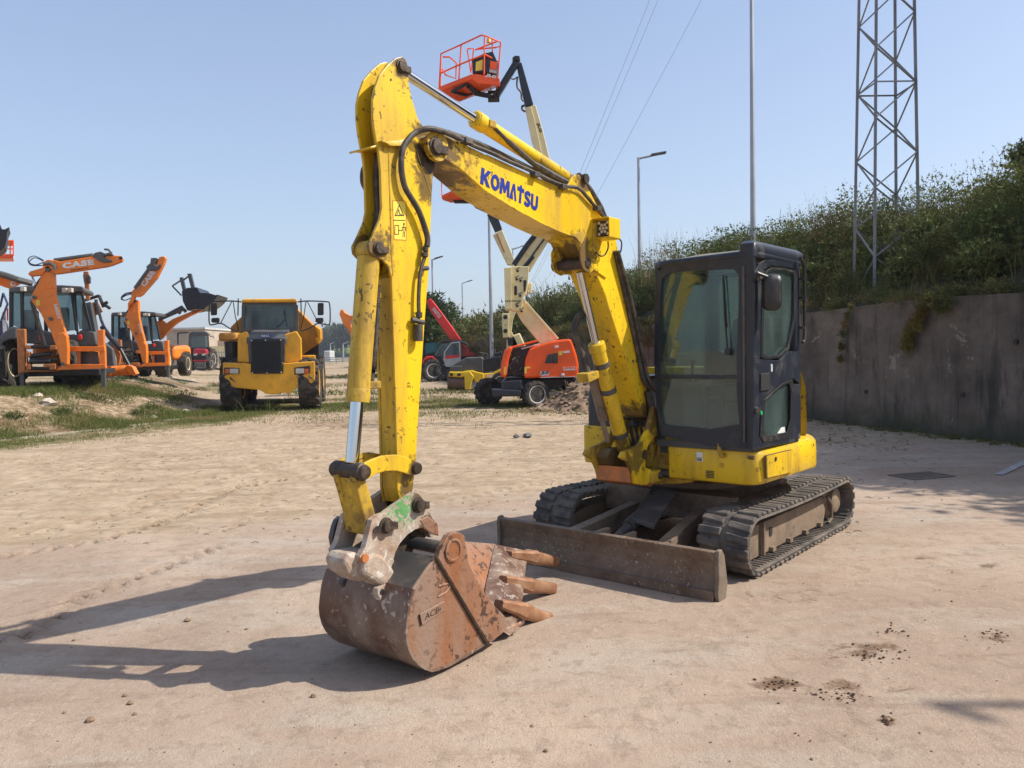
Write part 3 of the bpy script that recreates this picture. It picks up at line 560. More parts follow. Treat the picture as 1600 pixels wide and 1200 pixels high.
# ------------------------------------------------------------------ far background
m = M(); rg = []
for k, (px, py) in enumerate([(470, 548), (500, 522), (530, 516), (545, 512), (560, 508), (590, 512), (650, 512), (760, 512), (900, 520), (1100, 520)]):
    a = P(px, py + 10, 420); rg.append([Vector((a.x, 395, -2)), Vector((a.x, 420, a.z)), Vector((a.x, 480, a.z)), Vector((a.x, 520, -2))])
m.loft(rg); kind(build(m, 'hill', MT['field']), 'structure')
cen = []
for px, py, n in ((500, 530, 8), (512, 523, 10), (525, 520, 12), (538, 517, 12), (548, 514, 12), (560, 513, 12), (580, 514, 12), (610, 515, 10), (640, 515, 10), (770, 512, 10), (800, 513, 8)):
    for k in range(n):
        p = P(px + random.uniform(-9, 9), py + random.uniform(-2, 18), 400 - random.uniform(0, 15)); s_ = random.uniform(3, 5); cen.append((p.x, p.y, p.z, s_, s_, s_ * .8))
v, q, tn = leaves(cen, 140, 2.0, .6, .3, .4, 50); kind(mesh_np('distant_forest', v, q, MT['far'], tn), 'stuff')
m = M(); a, b_ = P(505, 566, 150), P(700, 566, 150)
for z in (.45, .8, 1.1): m.box(lambda x, y, z_: Vector((a.x + x, 150 + y, z_)), 0, b_.x - a.x, 0, .1, z - .1, z + .06)
for k in range(22): m.box(lambda x, y, z_: Vector((a.x + x, 150 + y, z_)), k * 1.2, k * 1.2 + .12, .12, .24, 0, 1.2)
tag(build(m, 'guard_rail', MT['steel']), 'low grey guard rail at the far end of the sandy yard', 'guard rail')
m = M(); m.box(lambda x, y, z: Vector((x, y, z)), P(506, 560, 190).x, P(516, 560, 190).x, 190, 195, 0, P(510, 548, 190).z); tag(build(m, 'white_van', MT['grey'], bevel=.2), 'small pale van parked beyond the guard rail', 'van')
# warehouse far left behind the tractor
wh = thing('warehouse', 'long pale warehouse building behind the red tractor', 'building', (P(300, 570, 95).x, 95, .85)); m = M()
FX = lambda x, y, z: Vector((x, y, z))
m.box(FX, P(262, 570, 95).x, P(322, 570, 95).x, 95, 120, .7, P(290, 513, 95).z); m.box(FX, P(322, 570, 99).x, P(372, 570, 99).x, 99, 120, .7, P(340, 532, 99).z)
build(m, 'wall', mat('warehouse_wall', (.40, .33, .26), .8, dirt=(.3, .25, .2), da=.4), wh)
m = M(); m.box(FX, P(260, 570, 94.8).x, P(323, 570, 94.8).x, 94.7, 120.2, P(290, 515, 95).z, P(290, 512, 95).z); build(m, 'roof', MT['grey'], wh)
m = M(); m.box(FX, P(322, 570, 92).x, P(352, 570, 92).x, 92, 94, P(340, 556, 92).z, P(340, 541, 92).z); build(m, 'awning', MT['cream'], wh)
m = M()
for px in range(318, 352, 4): p = P(px, 570, 80); m.box(FX, p.x, p.x + .08, 80, 80.08, .85, 2.3)
for z in (1.1, 1.6, 2.1): m.box(FX, P(318, 570, 80).x, P(352, 570, 80).x, 80.1, 80.16, z, z + .06)
tag(build(m, 'metal_fence', MT['galv']), 'thin metal fence between the red tractor and the dump truck', 'fence')
hs = thing('far_house', 'small pale houses on the skyline above the roller', 'building', (P(742, 508, 300).x, 300, 0)); m = M()
m.prism(lambda x, z, y: Vector((x, y, z)), [(P(738, 516, 300).x, 6), (P(750, 516, 300).x, 6), (P(750, 505, 300).x, P(750, 507, 300).z), (P(744, 505, 300).x, P(744, 502, 300).z), (P(738, 505, 300).x, P(738, 507, 300).z)], 300, 310)
m.box(FX, P(754, 516, 300).x, P(764, 516, 300).x, 302, 310, 6, P(758, 505, 300).z); build(m, 'wall', mat('far_house_wall', (.5, .5, .5), .8), hs)

# lamp posts
def lamp(px, ytop, Y, base_z, r, arm_px, label, ybase=None):
    t_ = P(px, ytop, Y); rt = thing('street_lamp', label, 'street lamp', (t_.x, Y, base_z), 0, 'street lamps along the road'); m = M()
    m.tube([(t_.x, Y, base_z), (t_.x, Y, t_.z)], [r, r * .55], 10); build(m, 'pole', MT['steel'], rt, smooth=True)
    if arm_px:
        e = P(*arm_px, Y); m = M(); m.tube([(t_.x, Y, t_.z - .05), (e.x, Y, e.z)], r * .45, 8); build(m, 'arm', MT['steel'], rt)
        dr = (Vector(e) - Vector(t_)).normalized(); m = M(); m.box(lambda a, b, c: e + dr * a + Vector((0, 1, 0)) * b + ZZ * c, -.55, .1, -.12, .12, -.04, .05); build(m, 'lamp_head', MT['dgrey'], rt, bevel=.02)
lamp(997.5, 246, 34, 2.0, .10, (1037, 239), 'tall lamp post with one arm to the right rising left of the cab')
lamp(1174, -60, 24, 2.0, .095, (1210, -66), 'tallest grey pole rising straight behind the digger cab')
lamp(763, 280, 39.8, 0, .11, (800, 275), 'grey pole standing between the roller and the orange boom lift')
lamp(722, 442, 92, 0, .11, (737, 438), 'slim lamp post with a short arm above the road roller')
lamp(850, 455, 88, 2, .10, (860, 451), 'small lamp post just above the scrub right of the cream riser')
lamp(675, 405, 60, 0, .11, (690, 401), 'thin pole beside the red telehandler boom')
lamp(801, 389, 80, 0, .12, (821, 383), 'lamp arm peeping out behind the cream upper boom')
lamp(683, 473, 110, 0, .12, (696, 467), 'low far lamp just right of the yellow digger arm')
for px, yt, ap in ((516, 537, (522, 535)), (536, 537, (545, 534)), (548, 541, (543, 540))): lamp(px, yt, 240, 0, .28, ap, 'pale lamp post in the far field, %s' % {516: 'nearest the dump truck', 536: 'middle one with the wide arm', 548: 'next to the digger cylinder'}[px])

# pylons and cables
def lattice(cx, cy, z0, z1, w0, w1, rot, name, label, rl, rb, nseg, arm=None, m_=None):
    rt = thing(name, label, 'pylon', (cx, cy, z0), 0, 'lattice pylons'); L = []
    for k in range(4):
        a = rot + k * math.pi / 2; L.append((math.cos(a), math.sin(a)))
    def cor(k, t): w_ = w0 + (w1 - w0) * t; return Vector((cx + L[k % 4][0] * w_, cy + L[k % 4][1] * w_, z0 + (z1 - z0) * t))
    def angle(m, a, b, s_):
        d = (b - a).normalized(); x = d.cross(Vector((.3, .9, .1))).normalized(); y = d.cross(x); th = s_ * .2
        m.prism(lambda p_, q_, c: a + (b - a) * c + x * p_ + y * q_, [(0, 0), (s_, 0), (s_, th), (th, th), (th, s_), (0, s_)], 0, 1)
    for k in range(4): m = M(); angle(m, cor(k, 0), cor(k, 1), rl); build(m, 'leg', m_ or MT['galv'], rt)
    m = M()
    for k in range(4):
        for s_ in range(nseg):
            t0, t1 = s_ / nseg, (s_ + 1) / nseg
            if (s_ + k) % 2: angle(m, cor(k, t0), cor(k + 1, t1), rb)
            else: angle(m, cor(k + 1, t0), cor(k, t1), rb)
            if s_ % 6 == 5: angle(m, cor(k, t1), cor(k + 1, t1), rb)
    build(m, 'bracing', m_ or MT['galv'], rt)
    if arm:
        for z, hl in arm:
            m = M(); c = Vector((cx, cy, z)); 
            for s_ in (-1, 1): m.tube([c + Vector((0, 0, hl * .18)), c + Vector((s_ * hl, 0, 0))], rb * .7, 6); m.tube([c, c + Vector((s_ * hl, 0, 0))], rb * .7, 6)
            build(m, 'cross_arm', m_ or MT['galv'], rt)
    return rt
c = P(1386, 400, 18.2); b1 = P(1372, 412, 17.5)
lattice(c.x, 18.2, b1.z - .6, b1.z + 9.4, .72, .53, R(-134), 'lattice_pylon', 'tall steel lattice pylon rising out of the gorse on the right', .060, .034, 13, arm=[(b1.z + 9, 2.0)])
c = P(825, 505, 260); lattice(c.x, 260, 0, P(825, 448, 260).z, 1.4, .35, R(40), 'lattice_pylon', 'tiny distant pylon with a cross arm above the roller', .34, .26, 8, arm=[(P(825, 459, 260).z, 2.2)])
pe = P(825, 459, 260)
for i_, (ax, ay, ddx, lab) in enumerate(((1031, -40, -1.8, 'left of the close pair of overhead cables in the sky'), (1045, -40, -1.2, 'right of the close pair of overhead cables in the sky'), (1117, -40, 1.8, 'single overhead cable crossing the sky right of the pair'))):
    a = P(ax, ay, 36); e = pe + Vector((ddx, 0, 0)); pts = []
    for k in range(25): t_ = k / 24; p = a.lerp(e, t_); p.z -= 4 * t_ * (1 - t_) * 2.0; pts.append(p)
    m = M(); m.tube(pts, [.007 + .035 * k / 24 for k in range(25)], 5); tag(build(m, 'overhead_cable', MT['galv']), lab, 'cable', 'overhead power cables')

# ================================================================== the yellow excavator
ex = thing('mini_excavator', 'large yellow and black digger with rusty bucket, parked in the middle foreground', 'excavator', O, TH)
U3 = lambda a, b, c: FU(a, c, b)                       # (u, z | v)
V3 = lambda a, b, c: FU(c, a, b)                       # (v, z | u)
H3 = lambda a, b, c: FU(a, b, c)                       # (u, v | z)
B3 = lambda a, b, c: FB(a, c, b)                       # (s, z | w)
# --- tracks
RT_, U0, U1, ZC = .215, -1.288 + .25, 1.2 - .25, .245
def belt(t, rad):                                      # t in 0..1 around the stadium, returns u, z, normal
    Ls = U1 - U0; La = math.pi * RT_; T = 2 * Ls + 2 * La; x = (t % 1) * T
    if x < Ls: return U1 - x, ZC - rad, (0, -1)
    x -= Ls
    if x < La: a = -math.pi / 2 - x / RT_; return U0 + rad * math.cos(a), ZC + rad * math.sin(a), (math.cos(a), math.sin(a))
    x -= La
    if x < Ls: return U0 + x, ZC + rad - .018 * math.sin(math.pi * x / Ls), (0, 1)
    x -= Ls; a = math.pi / 2 - x / RT_; return U1 + rad * math.cos(a), ZC + rad * math.sin(a), (math.cos(a), math.sin(a))
def crawler(side):
    v0, v1 = (.58, .98) if side > 0 else (-.98, -.58); vm = (v0 + v1) / 2; vo = v1 if side > 0 else v0; vi = v0 if side > 0 else v1; sg = side
    m = M(); N = 120; rg = []
    for k in range(N + 1):
        t = k / N; (uo, zo, _), (ui, zi, _) = belt(t, RT_), belt(t, RT_ - .032)
        rg.append([FU(uo, v0 + .012, zo), FU(uo, v1 - .012, zo), FU(ui, v1, zi), FU(ui, v0, zi)])
    m.loft(rg, caps=False); NL = 58; dt = 1 / NL
    for k in range(NL):                                # ground lugs, two staggered rows
        for a0, a1, off in ((v0, vm - .022, 0), (vm + .022, v1, .5)):
            tc = (k + off) * dt; A = []; j1, j2 = random.uniform(-.003, .004), random.uniform(-.002, .002)
            for tt, rr in ((tc - .40 * dt, RT_ - .004), (tc - .27 * dt, RT_ + .020 + j1), (tc + .27 * dt, RT_ + .020 + j1), (tc + .40 * dt, RT_ - .004)):
                A.append((tt, rr))
            skew = .16 * dt; r1 = []; r2 = []
            for tt, rr in A: u, z, _ = belt(tt + j2, rr); r1.append(FU(u, a0, z)); u, z, _ = belt(tt + skew, rr); r2.append(FU(u, a1, z))
            m.loft([r1, r2])
    for k in range(88):                                # inner ribs seen along the lower run
        tt = k / 88; u, z, _ = belt(tt, RT_ - .030); u2, z2, _ = belt(tt, RT_ - .044); u3, z3, _ = belt(tt + .0045, RT_ - .030); u4, z4, _ = belt(tt + .0045, RT_ - .044)
        for b0, b1 in ((v0 + .03, vm - .05), (vm + .05, v1 - .03)): m.loft([[FU(a, b0, c) for a, c in ((u, z), (u2, z2), (u4, z4), (u3, z3))], [FU(a, b1, c) for a, c in ((u, z), (u2, z2), (u4, z4), (u3, z3))]])
    tb = build(m, 'rubber_track', MT['track_rubber'], ex, bevel=.006, seg=1)
    m = M(); m.prism(U3, rpoly([(U0 + .22, .20), (U0 + .30, .335), (U1 - .12, .335), (U1 + .05, .30), (U1 + .16, .27), (U1 + .16, .12), (U1 - .02, .085), (U0 + .28, .085)], .02), vo - sg * .125, vi + sg * .06)
    m.prism(U3, [(U1 - .30, .09), (U1 - .275, .09), (U1 - .275, .345), (U1 - .30, .345)], vo - sg * .126, vo - sg * .085)
    fr = build(m, 'track_frame', MT['frame'], ex, bevel=.008)
    m = M(); m.prism(U3, rrect(U1 - .52, U1 - .46, .20, .275, .025), vo - sg * .13, vo - sg * .120); build(m, 'frame_slot', MT['ink'], fr)
    for k in range(4): m = M(); u = U0 + .42 + k * .36; m.lathe(FU(u, vm, .125), LL, [(.02, -.07), (.065, -.07), (.065, -.04), (.05, -.04), (.05, .04), (.065, .04), (.065, .07), (.02, .07)], 18); m.box(U3, u - .03, u + .03, .085, .12, vo - sg * .125, vo - sg * .09); build(m, 'track_roller', MT['frame'], ex, smooth=True)
    m = M(); m.lathe(FU(U0, vm, ZC + .01), LL * sg, [(.02, -.12), (.15, -.12), (.15, .03), (.115, .05), (.115, .095), (.10, .105), (.02, .105)], 28)
    for k in range(16): a = k * 2 * math.pi / 16; m.prism(lambda x, y, c: FU(U0 + math.cos(a) * x - math.sin(a) * y, vm + c, ZC + .01 + math.sin(a) * x + math.cos(a) * y), [(.14, -.025), (.18, -.01), (.18, .01), (.14, .025)], -.03, .03)
    build(m, 'drive_sprocket', MT['frame'], ex, smooth=True)
    m = M(); m.lathe(FU(U1, vm, ZC), LL * sg, [(.02, -.06), (.175, -.06), (.175, .06), (.12, .07), (.06, .08), (.02, .08)], 28); build(m, 'front_idler', MT['frame'], ex, smooth=True)
    m = M(); m.tube([FU(U0 + .26, vo - sg * .10, .33), FU(U0 + .16, vo - sg * .09, .24), FU(U0 + .16, vo - sg * .09, .12), FU(U0 + .22, vo - sg * .10, .08)], .014, 8); build(m, 'guard_bar', MT['frame'], ex)
crawler(1); crawler(-1)
# --- car body between the tracks
m = M(); m.prism(H3, rpoly([(-.55, -.62), (-.45, -.62), (-.25, -.30), (.25, -.30), (.5, -.62), (.6, -.62), (.6, .62), (.5, .62), (.25, .30), (-.25, .30), (-.45, .62), (-.55, .62)], .04), .28, .50)
m.lathe(FU(0, 0, .56), ZZ, [(.46, -.08), (.48, -.05), (.48, .0), (.40, .02), (.40, .1)], 40)
build(m, 'car_body', MT['blade'], ex, bevel=.01)
m = M(); m.lathe(FU(0, 0, .64), ZZ, [(.02, -.05), (.47, -.05), (.47, .04), (.02, .04)], 48); build(m, 'slew_ring', MT['pin'], ex, smooth=True)
# --- dozer blade with arms, cover and cylinder
UB, HB = 1.647, .330
prof = [(UB - .02, 0), (UB + .012, .03), (UB - .012, .09), (UB - .028, .17), (UB - .024, .25), (UB - .002, .31), (UB + .004, HB), (UB - .03, HB + .008), (UB - .075, HB - .02), (UB - .09, .2), (UB - .085, .06), (UB - .06, 0)]
m = M(); m.prism(U3, prof, -.955, .955); bl = build(m, 'dozer_blade', MT['blade'], ex, bevel=.004)
m = M(); cap = [(UB - .10, .0), (UB + .006, .0), (UB + .018, .05), (UB + .004, .16), (UB + .01, HB - .03), (UB - .005, HB + .012), (UB - .045, HB + .018), (UB - .085, HB - .03), (UB - .13, .10)]
m.prism(U3, cap, .955, .985); m.prism(U3, cap, -.985, -.955); build(m, 'end_plate', mat('bright_blade_edge', (.21, .165, .125), .6, metal=.2, dirt=(.12, .075, .05), da=.5, ds=12), bl, bevel=.005)
m = M(); m.box(U3, UB + .010, UB + .026, .0, .07, -.95, .95); build(m, 'cutting_edge', MT['blade'], bl, bevel=.003)
for s_ in (-1, 1):
    m = M(); m.loft([[FU(UB - .07, s_ * .42 + d, z) for d, z in ((-.05, .08), (.05, .08), (.05, .25), (-.05, .25))], [FU(UB - .30, s_ * .40 + d, z) for d, z in ((-.05, .10), (.05, .10), (.05, .27), (-.05, .27))], [FU(.55, s_ * .30 + d, z) for d, z in ((-.045, .24), (.045, .24), (.045, .38), (-.045, .38))]])
    build(m, 'blade_arm', MT['frame'], ex, bevel=.008)
m = M(); m.box(H3, UB - .42, UB - .30, -.40, .40, .13, .23); m.loft([[FU(UB - .09, s * .08 + d, z) for s in (0,) for d, z in ((-.14, .1), (-.10, .1), (-.10, .3), (-.14, .3))], [FU(UB - .35, d, z) for d, z in ((-.14, .1), (-.10, .1), (-.10, .3), (-.14, .3))]]); m.loft([[FU(UB - .09, d, z) for d, z in ((.10, .1), (.14, .1), (.14, .3), (.10, .3))], [FU(UB - .35, d, z) for d, z in ((.10, .1), (.14, .1), (.14, .3), (.10, .3))]])
build(m, 'blade_crossbeam', MT['frame'], ex, bevel=.006)
m = M(); m.cyl(FU(.62, 0, .46), FU(1.2, 0, .30), .055); m.cyl(FU(1.2, 0, .30), FU(1.45, 0, .235), .03); m.lathe(FU(1.47, 0, .23), LL, [(.02, -.1), (.055, -.1), (.055, .1), (.02, .1)], 18); build(m, 'blade_cylinder', MT['greysteel'], ex, smooth=True)
pA = [onu(1020, 759, .72), onu(1056, 767, .72)]; pB = [onu(986, 808, 1.18), onu(1022, 820, 1.18)]
m = M(); m.loft([[FU(.72, pA[0][0], pA[0][1]), FU(.72, pA[1][0], pA[1][1]), FU(.72, pA[1][0], pA[1][1] - .02), FU(.72, pA[0][0], pA[0][1] - .02)], [FU(1.18, pB[0][0], pB[0][1]), FU(1.18, pB[1][0], pB[1][1]), FU(1.18, pB[1][0], pB[1][1] - .04), FU(1.18, pB[0][0], pB[0][1] - .04)]])
build(m, 'cylinder_cover', MT['greysteel'], ex, bevel=.006)

# --- house (yellow lower body)
def arc(r, a0, a1, n): return [(r * math.cos(R(a0 + (a1 - a0) * k / n)), r * math.sin(R(a0 + (a1 - a0) * k / n))) for k in range(n + 1)]
plan = rpoly([(.86, .28), (.86, .93), (-.06, .95)], .07, 5)[:12] ; plan = [(.86, .18), (.86, .80), (.852, .86), (.83, .90), (.79, .925), (.73, .935), (.2, .95), (-.12, .955), (-.2, .95)]
plan += arc(1.0, 105, 252, 20) + [(.0, -.935), (.34, -.92), (.42, -.90), (.46, -.84), (.47, -.55), (.50, -.30), (.62, -.26), (.62, .18)]
m = M(); rg = []
for z, g in ((.655, .955), (.665, .985), (.69, 1.0), (.80, 1.0), (.885, .995), (.91, .98), (.925, .94)): rg.append([FU(a * g + .3 * (1 - g), b_ * g, z) for a, b_ in plan])
m.loft(rg); hs_ = build(m, 'lower_body', MT['yellow'], ex, bevel=.004, smooth=True, angle=30)
def quad_v(pts, v, th, inset=0): return [onv(x, y, v) for x, y in pts]
m = M(); oo = quad_v([(1196, 712.5), (1234, 703.5), (1232.5, 738.5), (1197, 747)], .945, 0); ctr = (sum(p[0] for p in oo) / 4, sum(p[1] for p in oo) / 4)
m.prism(U3, rpoly(oo, .012), .93, .958); dr = build(m, 'service_door', MT['yellow'], ex, bevel=.004)
m = M(); m.ring(U3, [(ctr[0] + (a - ctr[0]) * 1.045, ctr[1] + (b_ - ctr[1]) * 1.06) for a, b_ in oo], [(ctr[0] + (a - ctr[0]) * 1.005, ctr[1] + (b_ - ctr[1]) * 1.01) for a, b_ in oo], .94, .9535); build(m, 'door_gap', MT['yellow_dark'], dr)
kx = onv(1210, 717, .95); m = M(); m.cyl(FU(kx[0], .955, kx[1]), FU(kx[0], .964, kx[1]), .017, 18); build(m, 'door_lock', MT['ink'], dr)
k2 = onv(1175, 715, .93); m = M(); m.cyl(FU(k2[0] - .01, .90, k2[1]), FU(k2[0] - .01, .945, k2[1]), .017, 18); build(m, 'round_recess', MT['yellow_dark'], ex)
# front details
m = M(); a = onu(1088, 710, .86); m.prism(V3, rrect(a[0], a[0] + .055, a[1] - .055, a[1] + .02, .004), .861, .864); st = build(m, 'noise_sticker', MT['white'], ex)
text('106', V3(a[0] + .006, a[1] - .05, .865), V3(a[0] + .049, a[1] - .05, .865), .03, MT['ink'], st, n=FF, ext=.001)
m = M(); a = onu(1103, 735, .86)
for k in range(5): m.prism(V3, rrect(a[0], a[0] + .07, a[1] - .012 * k - .006, a[1] - .012 * k, .002), .8605, .865)
build(m, 'vent_slots', MT['ink'], ex)
m = M(); a = onu(1128, 727, .86); m.cyl(V3(a[0], a[1], .855), V3(a[0], a[1], .872), .018, 16); build(m, 'plug', MT['yellow_dirty'], ex, bevel=.003)
m = M(); a = onu(1125, 700, .90); m.tube(smoothpath([V3(a[0] - .01, a[1] + .055, .85), V3(a[0] - .01, a[1] + .05, .90), V3(a[0], a[1] - .02, .905), V3(a[0] + .01, a[1] - .06, .90), V3(a[0] + .02, a[1] - .06, .86)], 4), .016, 8); build(m, 'cab_hook', MT['yellow_dirty'], ex, smooth=True)
# front bracket area left of the cab
pts = [onu(x, y, .80) for x, y in ((1030, 690), (1036, 684), (1046, 680), (1060, 682), (1079, 697), (1082, 754), (1060, 756), (1018, 757), (1014, 742))]
m = M(); m.prism(V3, pts, .60, .80); fb = build(m, 'front_bracket', MT['yellow_dirty'], ex, bevel=.008)
m = M(); a0, a1 = onu(1031, 696, .802), onu(1043, 708, .802); m.prism(V3, rrect(a0[0], a1[0], a1[1], a0[1], .004), .801, .804); build(m, 'data_plate', MT['greysteel'], fb)
m = M(); m.tube([V3(*onu(1030, 738, .84), .84), V3(*onu(1048, 741, .82), .82)], .035, 12); m.tube([V3(*onu(1013, 747, .93), .93), V3(*onu(1034, 742, .86), .86)], .03, 12); build(m, 'swing_cylinder', MT['pin'], ex, smooth=True)
# centre front: swing post block
m = M(); m.prism(H3, rpoly([(.55, -.34), (1.0, -.27), (1.1, -.16), (1.1, .0), (1.0, .10), (.55, .12)], .05), .62, .72); m.prism(H3, rpoly([(.45, -.30), (.80, -.24), (.80, .0), (.45, .05)], .03), .72, .98); build(m, 'swing_mount', MT['yellow_dirty'], ex, bevel=.012)
# left front (machine right) corner: tool box and dark hood
pl_ = rpoly([(.50, -.93), (.50, -.40), (-.75, -.40), (-.75, -.80), (-.3, -.95)], .07, 4)
m = M(); m.loft([[FU(a * g, b_ * g, z) for a, b_ in pl_] for z, g in ((.66, .99), (.70, 1), (1.0, 1), (1.005, .99))]); build(m, 'side_tank', MT['yellow'], ex, bevel=.006)
hd = [(.48, -.90), (.48, -.36), (-.75, -.36), (-.75, -.78), (-.3, -.92)]
m = M(); m.loft([[FU(a * g, b_ * g, z) for a, b_ in rpoly(hd, .06, 4)] for z, g in ((1.008, .99), (1.30, .985), (1.42, .95), (1.46, .86))]); build(m, 'side_hood', MT['navy'], ex, bevel=.008, smooth=True)
m = M(); rp = arc(.925, 112, 250, 22); m.loft([[FU(a * g, b_ * g, z) for a, b_ in rp] for z, g in ((.927, .99), (1.0, 1.0), (1.35, .99), (1.48, .95), (1.52, .88))]); build(m, 'rear_hood', MT['yellow'], ex, smooth=True)
# --- cab
VI, VO, UF_, UR = .075, .93, .92, -.10; Z0, Z1 = .935, 2.43
def fr(x, y): return onu(x, y, UF_)
cabz = lambda z: z
out_f = [fr(x, y) for x, y in ((1033, 681), (1026, 640), (1022, 560), (1023, 480), (1027, 428), (1037, 414), (1090, 407), (1150, 401), (1176, 400), (1180, 450), (1178, 560), (1176, 640), (1175, 702), (1110, 697))]
in_f = [fr(x, y) for x, y in ((1037, 664), (1030, 640), (1028, 560), (1031, 480), (1034, 436), (1044, 427), (1090, 422), (1146, 420), (1154, 430), (1154, 470), (1151, 560), (1151, 612), (1155, 663), (1108, 671))]
m = M(); m.ring(V3, out_f, in_f, .87, UF_); ff_ = build(m, 'cab_front_frame', MT['navy'], ex, bevel=.008, smooth=True)
m = M(); a, b_ = fr(1028, 588), fr(1151, 592); m.box(V3, a[0] - .01, b_[0] + .01, a[1] - .018, a[1] + .012, .885, .915); build(m, 'window_bar', MT['navy'], ff_, bevel=.004)
m = M(); m.prism(V3, [(p[0], p[1]) for p in in_f], .893, .897); wsn = build(m, 'windscreen', MT['glass'], ex)
m = M(); m.tube([V3(*fr(1138, 549), .93), V3(*fr(1134, 500), .935), V3(*fr(1130, 430), .925)], .007, 6); m.tube([V3(*fr(1131, 432), .922), V3(*fr(1136, 512), .922)], .006, 6); m.box(V3, fr(1138, 549)[0] - .02, fr(1138, 549)[0] + .02, fr(1138, 549)[1] - .03, fr(1138, 549)[1] + .02, .915, .94); build(m, 'wiper', MT['black'], wsn)
# outer (machine left) side with door
def sd_(x, y): return onv(x, y, VO)
ob = [sd_(x, y) for x, y in ((1176, 702), (1178, 600), (1180, 500), (1181, 430), (1186, 412), (1196, 406), (1222, 406), (1246, 410), (1250, 418), (1251.5, 500), (1251, 600), (1248, 690))]
ib1 = [sd_(x, y) for x, y in ((1188, 560), (1188, 500), (1190, 450), (1192, 432), (1197, 422), (1205, 417), (1225, 418), (1242, 422), (1244, 430), (1243, 500), (1232, 548), (1218, 562))]
# solid door panel strips around two windows
def pan(pts, name, mt, v0, v1, par, r=.0, bev=.004):
    m = M(); q_ = [sd_(x, y) for x, y in pts]; m.prism(U3, rpoly(q_, r) if r else q_, v0, v1); return build(m, name, mt, par, bevel=bev)
dr = pan([(1178, 561), (1219, 563), (1234, 549), (1250, 549), (1250, 600), (1240, 591), (1222, 598), (1205, 613), (1193, 622), (1190, 640), (1187, 650), (1177, 650)], 'cab_door', MT['navy'], VO - .03, VO, ex)
pan([(1177, 650), (1187, 650), (1186, 680), (1192, 691), (1233, 683), (1237, 660), (1238, 600), (1250, 600), (1248, 690), (1176, 702)], 'door_lower_panel', MT['navy'], VO - .03, VO, dr)
pan([(1180, 440), (1181, 425), (1186, 412), (1196, 406), (1222, 406), (1246, 410), (1250, 418), (1250, 549), (1243, 549), (1245, 430), (1242, 421), (1225, 416), (1205, 415), (1195, 421), (1190, 440), (1188, 500), (1187.5, 561), (1178, 561)], 'door_upper_frame', MT['navy'], VO - .03, VO, dr)
w1 = [(1190, 556), (1190, 500), (1192, 450), (1194, 432), (1199, 423), (1206, 419), (1225, 420), (1241, 424), (1243, 432), (1242, 499), (1231, 546), (1218, 558), (1196, 560)]
pan(w1, 'door_glass', MT['glass'], VO - .022, VO - .016, dr, bev=0)
m = M(); q_ = [sd_(x, y) for x, y in w1]; cx, cy = sum(p[0] for p in q_) / len(q_), sum(p[1] for p in q_) / len(q_)
m.ring(U3, [(cx + (a - cx) * 1.04, cy + (b_ - cy) * 1.015) for a, b_ in q_], [(cx + (a - cx) * .90, cy + (b_ - cy) * .955) for a, b_ in q_], VO - .004, VO + .006); build(m, 'window_seal', MT['black'], dr, bevel=.003)
w2 = [(1190, 640), (1194, 625), (1206, 614), (1223, 599), (1237, 594), (1239, 610), (1238, 660), (1232, 683), (1194, 690), (1188, 680)]
pan(w2, 'door_glass', MT['glass'], VO - .022, VO - .016, dr, bev=0)
m = M(); q_ = [sd_(x, y) for x, y in w2]; cx, cy = sum(p[0] for p in q_) / len(q_), sum(p[1] for p in q_) / len(q_)
m.ring(U3, [(cx + (a - cx) * 1.04, cy + (b_ - cy) * 1.03) for a, b_ in q_], [(cx + (a - cx) * .84, cy + (b_ - cy) * .86 + .01) for a, b_ in q_], VO - .004, VO + .006); build(m, 'window_seal', MT['black'], dr, bevel=.003)
m = M(); c = sd_(1188.5, 645); m.cyl(FU(c[0], VO, c[1]), FU(c[0], VO + .009, c[1]), .016, 16); build(m, 'green_dot_sticker', MT['mark'], dr)
m = M(); m.prism(U3, [sd_(x, y) for x, y in ((1217, 677), (1223, 668), (1228, 667), (1229, 675), (1224, 678), (1220, 679))], VO - .012, VO - .010); build(m, 'torn_sticker', MT['white'], dr)
m = M(); q_ = [sd_(x, y) for x, y in ((1187, 584), (1201, 582), (1201, 609), (1187, 611))]; m.prism(U3, q_, VO, VO + .012); build(m, 'door_handle', MT['ink'], dr, bevel=.004)
m = M(); c = sd_(1205, 575); m.prism(U3, rrect(c[0] - .012, c[0] + .012, c[1] - .03, c[1] + .03, .01), VO, VO + .006); build(m, 'key_lock', MT['rim'], dr)
# rear, inner and roof
m = M(); m.ring(lambda a, b_, c: FU(a, c, b_), rrect(UR, UF_ - .055, Z0, Z1 - .02, .05), rrect(UR + .12, UF_ - .13, Z0 + .55, Z1 - .10, .08), VI, VI + .04); build(m, 'cab_inner_side', MT['navy'], ex, bevel=.006)
m = M(); m.prism(lambda a, b_, c: FU(a, c, b_), rrect(UR + .12, UF_ - .13, Z0 + .55, Z1 - .10, .08), VI + .018, VI + .022); build(m, 'side_glass', MT['glass'], ex)
m = M(); m.ring(V3, rrect(VI, VO - .035, Z0, Z1 - .02, .05), rrect(VI + .10, VO - .13, Z0 + .72, Z1 - .12, .06), UR, UR + .05); build(m, 'cab_rear_frame', MT['navy'], ex, bevel=.006)
m = M(); m.prism(V3, rrect(VI + .10, VO - .13, Z0 + .72, Z1 - .12, .06), UR + .02, UR + .024); build(m, 'rear_glass', MT['glass'], ex)
tl = fr(1037, 413); trr = fr(1178, 398)
rp = rpoly([(UF_ + .005, VI + .015), (UF_ + .005, VO + .005), (UR - .02, VO + .0), (UR - .02, VI)], .10, 5); ctr = ((UF_ + UR) / 2, (VI + VO) / 2)
